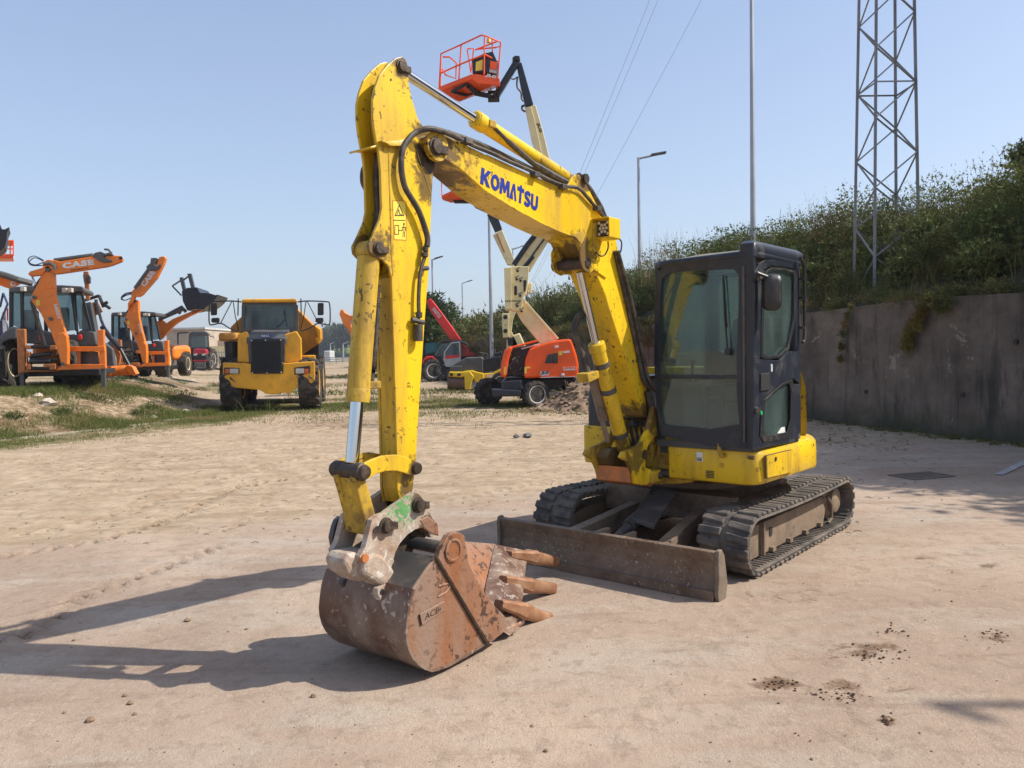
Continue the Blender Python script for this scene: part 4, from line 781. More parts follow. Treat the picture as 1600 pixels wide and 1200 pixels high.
m = M(); m.loft([[FU(ctr[0] + (a - ctr[0]) * g, ctr[1] + (b_ - ctr[1]) * g, z + (.02 * (b_ - VI))) for a, b_ in rp] for z, g in ((Z1 - .085, .985), (Z1 - .075, 1.0), (Z1 - .055, 1.0), (Z1 - .035, .98), (Z1 - .03, .95))]); rf = build(m, 'cab_roof', MT['navy'], ex, smooth=True, angle=50)
m = M(); m.loft([[FU(a, b_, z + (UF_ - a) * .17) for a, b_ in rpoly([(UF_ - .03, VI + .03), (UF_ - .03, VO - .14), (UR + .22, VO - .14), (UR + .22, VI + .03)], .04)] for z in (Z1 - .09, Z1 - .045)]); build(m, 'roof_panel', MT['roof'], rf, bevel=.01)
m = M(); m.box(H3, UR - .0, UF_ - .06, VI, VO - .04, Z0 - .02, Z0 + .03); build(m, 'cab_floor', MT['dgrey'], ex)
# interior
m = M(); m.box(H3, .12, .55, .36, .76, 1.28, 1.40); m.loft([[FU(.16 + d, v_, 1.36) for d, v_ in ((0, .36), (0, .76), (.12, .76), (.12, .36))], [FU(.03 + d, v_, 1.95) for d, v_ in ((0, .39), (0, .73), (.09, .73), (.09, .39))]]); m.box(H3, .02, .10, .46, .66, 1.98, 2.16); build(m, 'driver_seat', MT['seat'], ex, bevel=.03)
m = M(); m.box(H3, .10, .60, .16, .33, .95, 1.42); m.box(H3, .10, .62, .78, .88, .95, 1.40); m.box(H3, .12, .55, .36, .76, .96, 1.26); build(m, 'console', MT['seat'], ex, bevel=.02)
m = M()
for v_ in (.25, .83): m.tube([FU(.55, v_, 1.40), FU(.58, v_, 1.52), FU(.57, v_, 1.60)], [.03, .012, .024], 10)
for v_ in (.42, .58): m.tube([FU(.66, v_, .97), FU(.70, v_, 1.15), FU(.66, v_, 1.32)], .012, 8)
build(m, 'control_lever', MT['black'], ex)
m = M(); m.box(H3, .70, .78, .62, .80, 1.30, 1.42); m.tube([FU(.74, .74, .97), FU(.74, .72, 1.32)], .02, 8); build(m, 'monitor', MT['black'], ex, bevel=.01)
m = M(); m.tube(smoothpath([FU(.86, .14, 1.62), FU(.80, .13, 1.62), FU(.80, .13, 1.82), FU(.86, .14, 1.82)], 4), .012, 8); build(m, 'grab_handle', MT['black'], ex, smooth=True)
# mirror and rear handrail
m = M(); a = Vector(FU(.90, VO, 2.20)); mc = FU(.83, VO + .10, 2.10)
m.tube([V3(*fr(1176, 440), .93), FU(.93, VO + .03, 2.24), mc + ZZ * .1], .014, 8); mi = build(m, 'mirror_bracket', MT['black'], ex)
m = M(); XM = lambda p_, q_, c: mc + Vector((1, -.05, 0)).normalized() * p_ + ZZ * q_ + Vector((-.05, -1, 0)) * c
oo = rpoly([(-.07, .11), (-.025, .14), (.05, .13), (.07, .10), (.066, -.10), (.04, -.135), (-.04, -.135), (-.07, -.11)], .03); m.loft([[XM(a * g, b_ * g, c) for a, b_ in oo] for c, g in ((-.03, .97), (.0, 1), (.03, .9), (.045, .6))]); build(m, 'mirror', MT['black'], mi, smooth=True, angle=60)
m = M(); c = onv(1186, 432, .95); m.box(U3, c[0] - .04, c[0] + .03, c[1] - .03, c[1] + .03, .93, .965); build(m, 'mirror_mount', MT['greysteel'], mi, bevel=.01)
m = M(); h1 = [onv(x, y, .97) for x, y in ((1250, 404), (1255, 412), (1257, 430), (1257, 520), (1254, 535))]; m.tube(smoothpath([FU(a, .97, b_) for a, b_ in h1], 4), .014, 8)
for y in (435, 465, 512): a = onv(1255.5, y, .97); m.tube([FU(a[0], .97, a[1]), FU(a[0], .90, a[1])], .01, 6)
build(m, 'hand_rail', MT['black'], ex, smooth=True)
m = M(); c = onv(1172, 641, .95); m.cyl(FU(.90, .92, c[1]), FU(.93, .96, c[1] - .01), .02, 10); build(m, 'door_stop', MT['greysteel'], ex)
m = M(); m.tube([FU(.924, .85, .99), FU(.924, .85, 2.3)], .012, 6); build(m, 'front_post_trim', MT['greysteel'], ff_)

# --- boom
WB_ = .115
boom_px = zc(760, 180, 3.75, [(0, 232), (140, 295), (270, 357), (440, 430), (540, 462), (600, 522), (690, 600), (740, 645), (765, 750), (830, 1100)]) + zc(860, 480, 4, [(510, 130), (560, 380), (600, 500), (628, 590), (640, 640), (610, 690), (575, 680), (560, 610), (545, 560)]) + zc(860, 480, 4, [(365, 0)]) + zc(760, 180, 3.75, [(700, 1060), (640, 920), (565, 780), (520, 715), (440, 690), (330, 640), (180, 560), (0, 450)]) + zc(480, 60, 3, [(720, 613), (660, 575), (600, 545), (570, 520), (552, 490), (555, 462), (575, 447), (600, 444), (650, 453), (760, 505)])
pts = [bp(x, y, WB_) for x, y in boom_px]
m = M(); m.prism(B3, pts, -WB_, WB_); boom = build(m, 'boom', MT['yellow'], ex, bevel=.006)
# weld ribs and edge flanges on the near face
m = M(); top_px = [(760, 243), (832, 276), (877, 295), (902, 303), (920, 320), (944, 341), (957, 353)]
m.tube([bpt(x, y, WB_) for x, y in zc(760, 180, 3.75, [(0, 235), (270, 360), (440, 432), (540, 463), (600, 523), (690, 603), (740, 648)])], .006, 6); m.tube([bpt(x, y, WB_) for x, y in zc(760, 180, 3.75, [(0, 447), (180, 557), (330, 637), (440, 687), (520, 712), (565, 777), (640, 917)])], .006, 6)
build(m, 'edge_weld', MT['yellow'], boom)
m = M()
for wv in (WB_ + .001, -WB_ - .013):
    m.prism(B3, rpoly([bp(x, y, WB_) for x, y in zc(760, 180, 3.75, [(610, 640), (640, 720), (625, 820), (700, 960), (620, 905), (600, 930), (560, 905), (545, 860), (540, 790), (575, 720)])], .02), wv, wv + .012)
build(m, 'side_gusset', MT['yellow'], boom, bevel=.003)
lug = [bp(x, y, WB_) for x, y in [(893, 368), (900, 372), (909, 391), (914, 410), (914, 420), (920, 426), (929, 425), (932, 412), (925, 385), (910, 360)]]
m = M(); m.prism(B3, lug, -WB_ - .002, -WB_ + .03); m.prism(B3, lug, WB_ - .03, WB_ + .002); build(m, 'cylinder_lug', MT['yellow_dirty'], boom, bevel=.004)
pc = Vector(bpt(916, 411, WB_)); m = M(); m.lathe(pc, BN, [(.01, -.28), (.042, -.28), (.042, .012), (.035, .02), (.01, .02)], 20); build(m, 'cylinder_pin', MT['pin'], boom, smooth=True)
m = M(); m.lathe(pc, BN, [(.048, -.01), (.065, -.01), (.065, .008), (.048, .008)], 24); build(m, 'pin_boss', MT['ink'], boom, smooth=True)
# bracket for the arm cylinder on top of the boom
br = [bp(x, y, .07) for x, y in zc(760, 180, 3.75, [(440, 425), (480, 400), (500, 360), (520, 348), (545, 352), (570, 385), (610, 460), (650, 540), (690, 600), (600, 520), (540, 462)])]
m = M(); m.prism(B3, br, .05, .075); m.prism(B3, br, -.075, -.05); build(m, 'cylinder_bracket', MT['yellow'], boom, bevel=.004)
pc = bpt(899, 282, .0); m = M(); m.lathe(pc, BN, [(.01, -.1), (.035, -.1), (.035, .1), (.01, .1)], 18); build(m, 'bracket_pin', MT['pin'], boom, smooth=True)
m = M(); m.tube([bpt(902, 276, .03), bpt(921, 300, .03), bpt(936, 325, .03), bpt(944, 345, .03)], .035, 8); build(m, 'valve_block', MT['pin'], boom)
# lettering
Ls, Le = bpt(750.5, 286.5, WB_ + .002), bpt(839.5, 330.5, WB_ + .002)
def circ(rx, ry, n=24): return [(.5 + rx * math.cos(2 * math.pi * k / n), .5 + ry * math.sin(2 * math.pi * k / n)) for k in range(n)]
def stroke(cl, wd):
    cl = smoothpath([(x, y, 0) for x, y in cl], 4); L_, R_ = [], []
    for i, p in enumerate(cl):
        d = (cl[min(i + 1, len(cl) - 1)] - cl[max(i - 1, 0)]).normalized(); L_.append((p.x - d.y * wd, p.y + d.x * wd)); R_.append((p.x + d.y * wd, p.y - d.x * wd))
    return L_ + R_[::-1]
GL = {'K': [(0, 0), (0, 1), (.31, 1), (.31, .62), (.64, 1), (1, 1), (.57, .52), (1, 0), (.64, 0), (.31, .41), (.31, 0)],
      'M': [(0, 0), (.05, 1), (.33, 1), (.5, .52), (.67, 1), (.95, 1), (1, 0), (.77, 0), (.74, .6), (.59, .16), (.41, .16), (.26, .6), (.23, 0)],
      'A': [(0, 0), (.36, 1), (.64, 1), (1, 0), (.76, 0), (.5, .70), (.40, .40), (.52, .0), (.30, .0), (.28, .08), (.25, 0)],
      'T': [(.35, 0), (.35, .75), (0, .75), (0, 1), (1, 1), (1, .75), (.65, .75), (.65, 0)],
      'S': stroke([(.90, .78), (.70, .88), (.42, .88), (.18, .78), (.17, .65), (.34, .56), (.62, .46), (.83, .35), (.82, .2), (.6, .12), (.32, .12), (.08, .22)], .13),
      'U': [(0, 1), (.30, 1), (.30, .36), (.40, .25), (.60, .25), (.70, .36), (.70, 1), (1, 1), (1, .3), (.84, .06), (.62, 0), (.38, 0), (.16, .06), (0, .3)]}
ldir = (Le - Ls); lup = BN.cross(ldir).normalized() * .100
for ch, f0, f1 in (('K', 0, .157), ('O', .162, .305), ('M', .317, .482), ('A', .486, .612), ('T', .615, .735), ('S', .745, .862), ('U', .870, 1)):
    LF = lambda a_, b_, c_: Ls + ldir * (f0 + (f1 - f0) * a_) + lup * b_ + BN * c_
    m = M()
    if ch == 'O': m.ring(LF, circ(.5, .5), circ(.22, .26), -.001, .001)
    else: m.prism(LF, GL[ch], -.001, .001)
    build(m, 'letter', MT['decal'], boom)
lu = BN.cross(Le - Ls).normalized(); m = M(); c = Ls.lerp(Le, .675) + lu * .098; m.prism(lambda a_, b_, c_: c + (Le - Ls).normalized() * a_ + lu * b_ + BN * c_, [(-.009, 0), (.009, 0), (.009, .018), (-.009, .018)], 0, .001); build(m, 'letter_mark', MT['decal'], boom)
m = M()
# work light
lc = bpt(944, 357, .20); LS, LN = BF, BN; XL = lambda a, b_, c: lc + LS * c + LN * a + ZZ * b_
m = M(); m.ring(XL, rpoly([(-.085, .075), (.07, .075), (.07, -.075), (-.085, -.075)], .012), rpoly([(-.075, .066), (.062, .066), (.062, -.066), (-.075, -.066)], .01), -.11, .045); lb = build(m, 'work_light', MT['yellow'], boom, bevel=.003)
m = M(); m.prism(XL, rrect(-.052, .052, -.056, .056, .012), -.03, .008); lh = build(m, 'lamp_housing', MT['black'], lb, bevel=.003)
m = M()
for a, b_ in [(0, 0)] + [(.027 * math.cos(k * 1.047), .027 * math.sin(k * 1.047)) for k in range(6)] + [(x, y) for x in (-.036, .036) for y in (-.040, .040)]: m.lathe(XL(a, b_, .008), LS, [(.001, .0), (.0095, .0), (.0115, .005), (.001, .006)], 10)
build(m, 'lamp_lens', MT['lens'], lh, smooth=True)
m = M(); pb = [bp(x, y, WB_) for x, y in zc(900, 300, 6.667, [(160, 330), (200, 310), (215, 500), (210, 600), (160, 635), (145, 600), (150, 450)])]; m.prism(B3, pb, WB_ + .01, WB_ + .03); build(m, 'light_bracket', MT['yellow_dirty'], lb, bevel=.003)
m = M(); m.tube(smoothpath([bpt(950, 377, .18), bpt(950, 388, .17), bpt(945, 398, .15), bpt(938, 400, .14), bpt(931, 394, .13)], 5), .006, 6); m.tube(smoothpath([bpt(964, 370, .12), bpt(971, 378, .13), bpt(970, 392, .12), bpt(966, 398, .1)], 5), .006, 6); build(m, 'lamp_cable', MT['hose'], lb, smooth=True)
# boom foot, swing bracket plates
sw = [(1019, 634), (1025, 640), (1037, 656), (1037, 680), (1022, 680), (1010, 697), (1006, 712), (1006, 730), (1020, 736), (1017, 744), (1010, 757), (1000, 758), (991, 756), (987, 738), (980, 722), (968, 715), (972, 706), (982, 702), (998, 694), (1010, 672)]
m = M(); q_ = [bp(x, y, .17) for x, y in sw]; m.prism(B3, q_, .15, .185); sb = build(m, 'swing_bracket', MT['yellow'], ex, bevel=.006)
m = M(); q2 = [bp(x, y, -.17) for x, y in [(938, 716), (962, 716), (972, 735), (968, 757), (948, 752), (940, 745)]]; m.prism(B3, q2, -.20, -.16); m.prism(B3, q_[2:], -.17, -.14); build(m, 'swing_bracket_far_plate', MT['yellow_dirty'], sb, bevel=.006)
q3 = [bp(x, y, 0) for x, y in [(958, 728), (1003, 736), (1000, 752), (992, 758), (958, 752)]]; m = M(); m.prism(B3, q3, -.16, .148); build(m, 'swing_casting', MT['brownor'], sb, bevel=.01)
q3 = [bp(x, y, 0) for x, y in [(962, 702), (985, 700), (1000, 690), (1010, 735), (960, 728), (955, 715)]]; m = M(); m.prism(B3, q3, -.15, -.04); build(m, 'swing_post', MT['yellow_dark'], sb, bevel=.01)
for x, y, w_ in ((975, 708, .187), (1005, 650, .12)): m = M(); m.lathe(bpt(x, y, 0), BN, [(.01, -.19), (.04, -.19), (.04, .19), (.01, .19)], 20); build(m, 'pivot_pin', MT['pin'], sb, smooth=True)
# lift cylinder
A, B_, C_ = bpt(906, 425, 0), bpt(932, 539, 0), bpt(975, 702, 0)
m = M(); m.cyl(B_, C_, .057, 24); m.lathe(B_, (B_ - C_), [(.03, -.05), (.066, -.05), (.066, .012), (.055, .02), (.03, .02)], 24); bc = build(m, 'boom_cylinder', MT['yellow'], ex, smooth=True)
m = M(); m.cyl(B_, A, .031, 20); build(m, 'cylinder_rod', MT['chrome'], bc, smooth=True)
for t in (.18, .42, .85): m = M(); q_ = B_.lerp(C_, t); m.lathe(q_, (C_ - B_), [(.058, -.02), (.063, -.02), (.063, .02), (.058, .02)], 24); build(m, 'pipe_clamp', MT['greysteel'], bc, smooth=True)
m = M(); m.cyl(bpt(927, 590, -.09), bpt(944, 655, -.09), .045, 16); m.cyl(bpt(936, 640, -.05), bpt(950, 690, -.05), .02, 10); build(m, 'cylinder_guard', MT['frame'], bc, smooth=True)
m = M(); m.prism(B3, [bp(x, y, .0) for x, y in ((914, 584), (932, 579), (934, 590), (917, 598))], -.08, .02); build(m, 'port_block', MT['yellow_dirty'], bc, bevel=.006)
m = M(); m.tube(smoothpath([bpt(919, 585, -.04), bpt(907, 545, -.08), bpt(898, 518, -.1), bpt(902, 497, -.1), bpt(912, 489, -.06)], 6), .026, 10); build(m, 'lift_hose', MT['hose'], bc, smooth=True)
# hose bundle at the boom foot and back
m = M()
for k, (d, w_) in enumerate(((0, .13), (4, .10), (8, .16), (-3, .07))):
    m.tube(smoothpath([bpt(961 + d * .6, 392, w_), bpt(981 + d, 480, w_), bpt(998 + d, 560, w_), bpt(1008 + d, 598, w_ + .02), bpt(1029 + d, 614 + d, w_ + .05), bpt(1036 + d, 634, w_ + .04), bpt(1030 + d, 655, w_)], 6), .013 if k else .017, 8)
m.tube(smoothpath([bpt(1012, 612, .14), bpt(1018, 640, .15), bpt(1016, 668, .12)], 5), .03, 8); m.tube(smoothpath([bpt(972, 440, .12), bpt(988, 470, .13), bpt(998, 510, .12), bpt(1003, 560, .12)], 5), .005, 6)
build(m, 'hose_bundle', MT['hose'], ex, smooth=True)
m = M()
for k in range(7): m.tube(smoothpath([bpt(960 + k * 8, 662, -.1 + k * .03), bpt(964 + k * 8, 682, -.1 + k * .03), bpt(975 + k * 6, 700, -.1 + k * .03)], 4), .014, 8)
build(m, 'foot_hoses', MT['hose'], ex, smooth=True)
# pipe along the boom top
m = M(); m.tube(smoothpath([bpt(x, y, WB_ + .02) for x, y in [(718, 217), (743, 229), (770, 240), (795, 252), (832, 268), (862, 283), (884, 291), (904, 294), (920, 311), (944, 340), (958, 362)]], 3), .013, 8); build(m, 'boom_pipe', MT['hose'], boom, smooth=True)
m = M()
for x, y in ((728, 222), (835, 274), (878, 293), (932, 327)): c = bpt(x, y, WB_ + .015); m.box(lambda a, b_, c_: c + BF * a + BN * b_ + ZZ * c_, -.03, .03, -.02, .03, -.012, .02)
build(m, 'pipe_clip', MT['greysteel'], boom, bevel=.003)
m = M(); m.tube(smoothpath([bpt(x, y, -.02) for x, y in [(700, 208), (745, 224), (800, 250), (850, 275)]], 4), .02, 8); build(m, 'far_pipe', MT['hose'], boom, smooth=True)

# --- arm cylinder on top of the boom
A, B_, C_ = bpt(622, 107, 0), bpt(745, 188, 0), bpt(886, 279, 0)
m = M(); m.cyl(B_, C_, .048, 24); m.lathe(B_, (B_ - C_), [(.03, -.06), (.056, -.06), (.056, .015), (.045, .025), (.03, .025)], 24); m.lathe(bpt(897, 284, 0), BN, [(.02, -.045), (.05, -.045), (.05, .045), (.02, .045)], 18); ac = build(m, 'arm_cylinder', MT['yellow'], ex, smooth=True)
m = M(); m.cyl(A, B_, .029, 24); build(m, 'cylinder_rod', MT['chrome'], ac, smooth=True)
m = M(); m.tube(smoothpath([bpt(x, y, .05) for x, y in [(772, 199), (790, 217), (812, 237), (834, 256), (860, 272), (884, 285)]], 4), [.012] * 5 + [.018] * 8 + [.026] * 8, 8); m.tube(smoothpath([bpt(x, y, .03) for x, y in [(838, 264), (858, 281), (890, 292)]], 4), .025, 8); build(m, 'cylinder_pipe', MT['hose'], ac, smooth=True)
m = M(); c = bpt(766, 195, .04); m.box(lambda a, b_, c_: c + BF * a + BN * b_ + ZZ * c_, -.035, .03, -.03, .025, -.02, .025); build(m, 'port_block', MT['yellow_dirty'], ac, bevel=.006)

# --- dipper arm
WA_ = .07
near = zc(500, 80, 6.667, [(850, 55), (885, 75), (905, 110), (925, 180), (925, 330), (955, 480), (1020, 700), (1080, 790), (1250, 850), (1260, 1000)]) + zc(480, 60, 3, [(594, 600), (584, 740), (575, 1020)]) + zc(480, 380, 2.5, [(460, 300), (440, 600), (425, 850), (413, 960), (400, 1010), (362, 1020), (353, 960), (350, 800), (345, 600), (335, 300), (330, 130)]) + zc(480, 60, 3, [(388, 1100), (375, 1060), (350, 1036), (312, 1022), (292, 1000), (288, 965), (305, 930), (340, 850), (350, 800), (345, 620)]) + zc(500, 80, 6.667, [(620, 1100), (605, 1000), (590, 940), (565, 800), (550, 650), (550, 500), (575, 380), (620, 250), (700, 150), (790, 72)])
pn = [bp(x, y, WA_) for x, y in near]
m = M(); m.prism(B3, pn, WA_ - .018, WA_); m.prism(B3, pn, -WA_, -WA_ + .018)
core = zc(500, 80, 6.667, [(850, 75), (905, 150), (915, 330), (945, 480), (1010, 700), (1070, 800), (1240, 860), (1250, 1000)]) + zc(480, 60, 3, [(590, 600), (580, 740), (571, 1020)]) + zc(480, 380, 2.5, [(456, 300), (437, 600), (422, 850), (410, 950), (398, 1005), (364, 1015), (355, 960), (352, 800), (347, 600), (337, 300), (332, 135)]) + zc(480, 60, 3, [(420, 1090), (425, 900), (420, 700)]) + zc(500, 80, 6.667, [(720, 1000), (680, 700), (700, 450), (760, 250)])
pcx = [bp(x, y, WA_) for x, y in core]; m.prism(B3, pcx, -WA_ + .0181, WA_ - .0181); arm = build(m, 'dipper_arm', MT['yellow'], ex, bevel=.004)
m = M(); inner = [bp(x, y, 0) for x, y in zc(500, 80, 6.667, [(672, 260), (602, 380), (590, 600), (610, 800), (650, 1000)]) + zc(480, 60, 3, [(385, 620), (390, 800), (380, 880), (350, 940), (338, 1000), (366, 1030), (420, 1085), (425, 900), (420, 700)]) + zc(500, 80, 6.667, [(720, 1000), (680, 700), (700, 450)])]
m.prism(B3, inner, -WA_ + .0175, WA_ - .0175); build(m, 'arm_channel', MT['yellow_dark'], arm)
m = M()
for wv in (WA_ + .0,):
    m.loft([[B3(*bp(x, y + d, WA_), wv) for x, y in zc(500, 80, 6.667, [(602, 935), (640, 950), (700, 975), (790, 985), (850, 960), (900, 925), (935, 890)])] + [B3(*bp(x, y + d, WA_), wv + .03) for x, y in zc(500, 80, 6.667, [(935, 890), (900, 925), (850, 960), (790, 985), (700, 975), (640, 950), (602, 935)])] for d in (0, 2.2)])
c0, c1 = bpt(588, 229, WA_ - .018), bpt(588, 229, -WA_ + .018); m.prism(B3, [bp(x, y, WA_) for x, y in ((579, 229), (590, 226), (606, 229), (606, 232), (590, 230), (580, 232))], -WA_ - .03, WA_)
build(m, 'arm_rib', MT['yellow'], arm, bevel=.003)
m = M(); m.tube([bpt(607, 232, WA_), bpt(609, 300, WA_), bpt(612, 400, WA_), bpt(614, 430, WA_)], .005, 6); m.tube([bpt(648, 226, WA_), bpt(660, 265, WA_), bpt(673, 303, WA_)], .004, 6); build(m, 'arm_weld', MT['yellow_dirty'], arm)
def pin(x, y, w_, r, parent, h=.03, name='pivot_pin', far=None):
    m = M(); c = bpt(x, y, w_); m.lathe(c, BN, [(.005, -.02), (r * 1.25, -.02), (r * 1.25, h * .35), (r, h * .4), (r * .95, h), (r * .6, h * 1.05), (.005, h * 1.05)], 22); m.box(lambda a, b_, c_: c + BF * a + BN * b_ + ZZ * c_, -r * 2.0, -r * .6, -.01, h * .8, -r * .8, r * .3); return build(m, name, MT['pin'], parent, smooth=True)
pin(627, 104, WA_, .030, arm, .02); pin(591, 388, WA_, .030, arm, .02); pin(681, 229, WB_ + .012, .042, arm, .022)
m = M(); m.lathe(bpt(682, 228, WB_), BN, [(.04, -.02), (.085, -.02), (.085, .012), (.04, .012)], 28); build(m, 'pivot_boss', MT['yellow_dirty'], boom, smooth=True)
# stains around the pivot
m = M(); m.prism(B3, [bp(x, y, WA_) for x, y in zc(480, 60, 3, [(515, 495), (545, 470), (600, 560), (596, 610), (575, 640), (545, 600), (530, 600), (520, 580), (508, 520)])], WA_, WA_ + .0015); build(m, 'grease_stain', MT['pin'], arm)
# warning sticker
e = bpt(613, 313, WA_), bpt(634.5, 313.5, WA_); m = M(); q_ = [bp(x, y, WA_) for x, y in ((612.8, 313), (634.3, 314), (635, 375.5), (615.5, 374.5))]; m.prism(B3, q_, WA_, WA_ + .001); ws = build(m, 'warning_sticker', MT['sticker'], arm)
m = M(); cx, cy = sum(p[0] for p in q_) / 4, sum(p[1] for p in q_) / 4; m.ring(B3, q_, [(cx + (a - cx) * .93, cy + (b_ - cy) * .975) for a, b_ in q_], WA_ + .001, WA_ + .0018); build(m, 'sticker_border', MT['redline'], ws)
m = M(); tri = [bp(x, y, WA_) for x, y in ((616, 337.5), (623.5, 319), (631.5, 337.5))]; cx, cy = sum(p[0] for p in tri) / 3, sum(p[1] for p in tri) / 3
m.ring(B3, tri, [(cx + (a - cx) * .76, cy + (b_ - cy) * .76) for a, b_ in tri], WA_ + .001, WA_ + .002)
for (x0, y0), (x1, y1) in (((620, 336), (623, 327)), ((623, 327), (625, 336)), ((626, 334), (628, 336)), ((615, 344), (633, 344.5)), ((617, 352), (623, 352)), ((617, 352), (617, 366)), ((617, 366), (623, 366)), ((623, 352), (623, 366)), ((622, 360), (628, 360)), ((631, 352), (631, 362)), ((630, 362), (629.5, 371)), ((632, 362), (632.5, 371)), ((628.5, 355), (633.5, 355)), ((628.5, 355), (628.5, 361)), ((633.5, 355), (633.5, 361))): m.tube([bpt(x0, y0, WA_ + .0015), bpt(x1, y1, WA_ + .0015)], .0022, 4)
c = bpt(631, 350, WA_ + .001); m.cyl(c, c + BN * .002, .006, 12); build(m, 'pictogram', MT['ink'], ws)
# arm hoses
m = M(); m.tube(smoothpath([bpt(x, y, WA_ + .035) for x, y in [(667, 385), (668, 372), (662, 350), (653, 327), (641, 307), (632, 290), (627, 262), (629, 235), (638, 218), (650, 207)]] + [bpt(x, y, WB_ + .03) for x, y in [(670, 201), (697, 207), (718, 217)]], 6), .0165, 10); build(m, 'arm_hose', MT['hose'], arm, smooth=True)
m = M(); m.tube(smoothpath([bpt(x, y, WA_ + .03) for x, y in [(666, 386), (664, 400), (658, 420), (655, 445), (654, 475), (655, 497)]], 4), .011, 8)
for x, y, r_, l in ((665, 389, .016, 4), (663.5, 398, .02, 3), (655, 492, .018, 4), (653.5, 520, .026, 13)): m.tube([bpt(x, y - l, WA_ + .03), bpt(x - .3, y + l, WA_ + .03)], r_, 12)
for y, dx in ((420, 10), (500, -12)): m.tube([bpt(658 - (y > 450) * 3, y, WA_ + .03), bpt(658 - (y > 450) * 3 + dx, y - 1, WA_ + .02)], .013, 8)
m.tube([bpt(643, 500, WA_ + .02), bpt(662, 504, WA_ + .04)], .014, 8); build(m, 'arm_pipe', MT['hose'], arm, smooth=True)
m = M(); m.tube(smoothpath([bpt(x, y, -.02) for x, y in [(592, 240), (590, 280), (592, 330), (586, 370)]], 4), .024, 10); m.tube(smoothpath([bpt(x, y, -.09) for x, y in [(578, 255), (569, 265), (568, 285), (576, 300)]], 4), .018, 8); build(m, 'channel_hose', MT['hose'], arm, smooth=True)

# --- bucket cylinder
A, B_, C_ = bpt(577, 392, 0), bpt(559, 622, 0), bpt(550, 722, 0)
m = M(); m.cyl(bpt(576, 403, 0), B_, .060, 28); m.lathe(B_, A - B_, [(.04, -.02), (.062, -.02), (.064, .03), (.06, .05)], 28); m.lathe(A, BN, [(.02, -.05), (.055, -.05), (.055, .05), (.02, .05)], 22); bc = build(m, 'bucket_cylinder', MT['yellow_dirty'], ex, smooth=True)
MT['cylyel'] = mat('grimy_cylinder_paint', (.60, .39, .025), .45, dirt=(.13, .07, .03), da=.78, ds=7, streak=True, chips=(.06, .04, .02), cs=24, ca=.58); bc.data.materials[0] = MT['cylyel']
m = M(); m.cyl(B_, C_, .036, 24); build(m, 'cylinder_rod', MT['chrome'], bc, smooth=True)
m = M(); path = [bpt(x, y, .01) for x, y in ((589, 445), (588.5, 480), (586, 530), (582, 570), (580.5, 582))]
sp_ = smoothpath(path, 34); m.tube(sp_, [.0205 if k % 2 else .0165 for k in range(len(sp_))], 10); m.tube([bpt(581, 582, .01), bpt(580, 598, .01)], .016, 10); build(m, 'spring_guard_hose', MT['hose'], bc, smooth=True, angle=80)
m = M(); c = bpt(578, 599, 0); m.box(lambda a, b_, c_: c + BF * a + BN * b_ + ZZ * c_, -.05, .04, -.025, .035, -.03, .012); c = bpt(587, 462, 0); m.box(lambda a, b_, c_: c + BF * a + BN * b_ + ZZ * c_, -.04, .05, -.02, .02, -.015, .015); build(m, 'port_block', MT['yellow_dirty'], bc, bevel=.006)

# --- linkage
idl = [bp(x, y, .10) for x, y in zc(490, 700, 6.667, [(465, 185), (520, 160), (600, 120), (720, 78), (850, 68), (960, 90), (1060, 140), (1098, 190), (1095, 240), (1060, 278), (1000, 285), (930, 258), (850, 238), (740, 240), (640, 270), (590, 300), (550, 325), (490, 310), (455, 260), (450, 215)])]
for w0, w1 in ((.085, .11), (-.11, -.085)): m = M(); m.prism(B3, idl, w0, w1); build(m, 'idler_link', MT['yellow'] if w0 > 0 else MT['yellow_dirty'], ex, bevel=.004)
A = bpt(546, 735, 0); m = M(); m.lathe(A, BN, [(.02, -.122), (.038, -.12), (.040, -.108), (.046, -.105), (.046, -.06), (.041, -.055), (.041, .05), (.047, .06), (.047, .105), (.038, .112), (.034, .128), (.02, .13)], 26); build(m, 'link_pin', MT['pin'], ex, smooth=True)
A = bpt(648, 731.5, .10); m = M(); m.lathe(A, BN, [(.02, -.225), (.036, -.225), (.036, .01), (.030, .028), (.02, .03)], 22); build(m, 'link_pin', MT['pin'], ex, smooth=True)
lk = [bp(x, y, .085) for x, y in ((556, 742), (572, 750), (578, 770), (587, 803), (590, 822), (584, 838), (573, 836), (570, 810), (560, 772), (553, 748))]
m = M(); m.prism(B3, lk, .045, .085); m.prism(B3, lk, -.085, -.045); m.prism(B3, [bp(x, y, .085) for x, y in ((566, 790), (584, 792), (589, 825), (583, 838), (573, 836), (570, 812))], -.085, .085); m.prism(B3, [bp(x, y, .085) for x, y in ((557, 748), (572, 752), (582, 790), (567, 795))], -.08, .04); build(m, 'bucket_link', MT['yellow_dirty'], ex, bevel=.008)

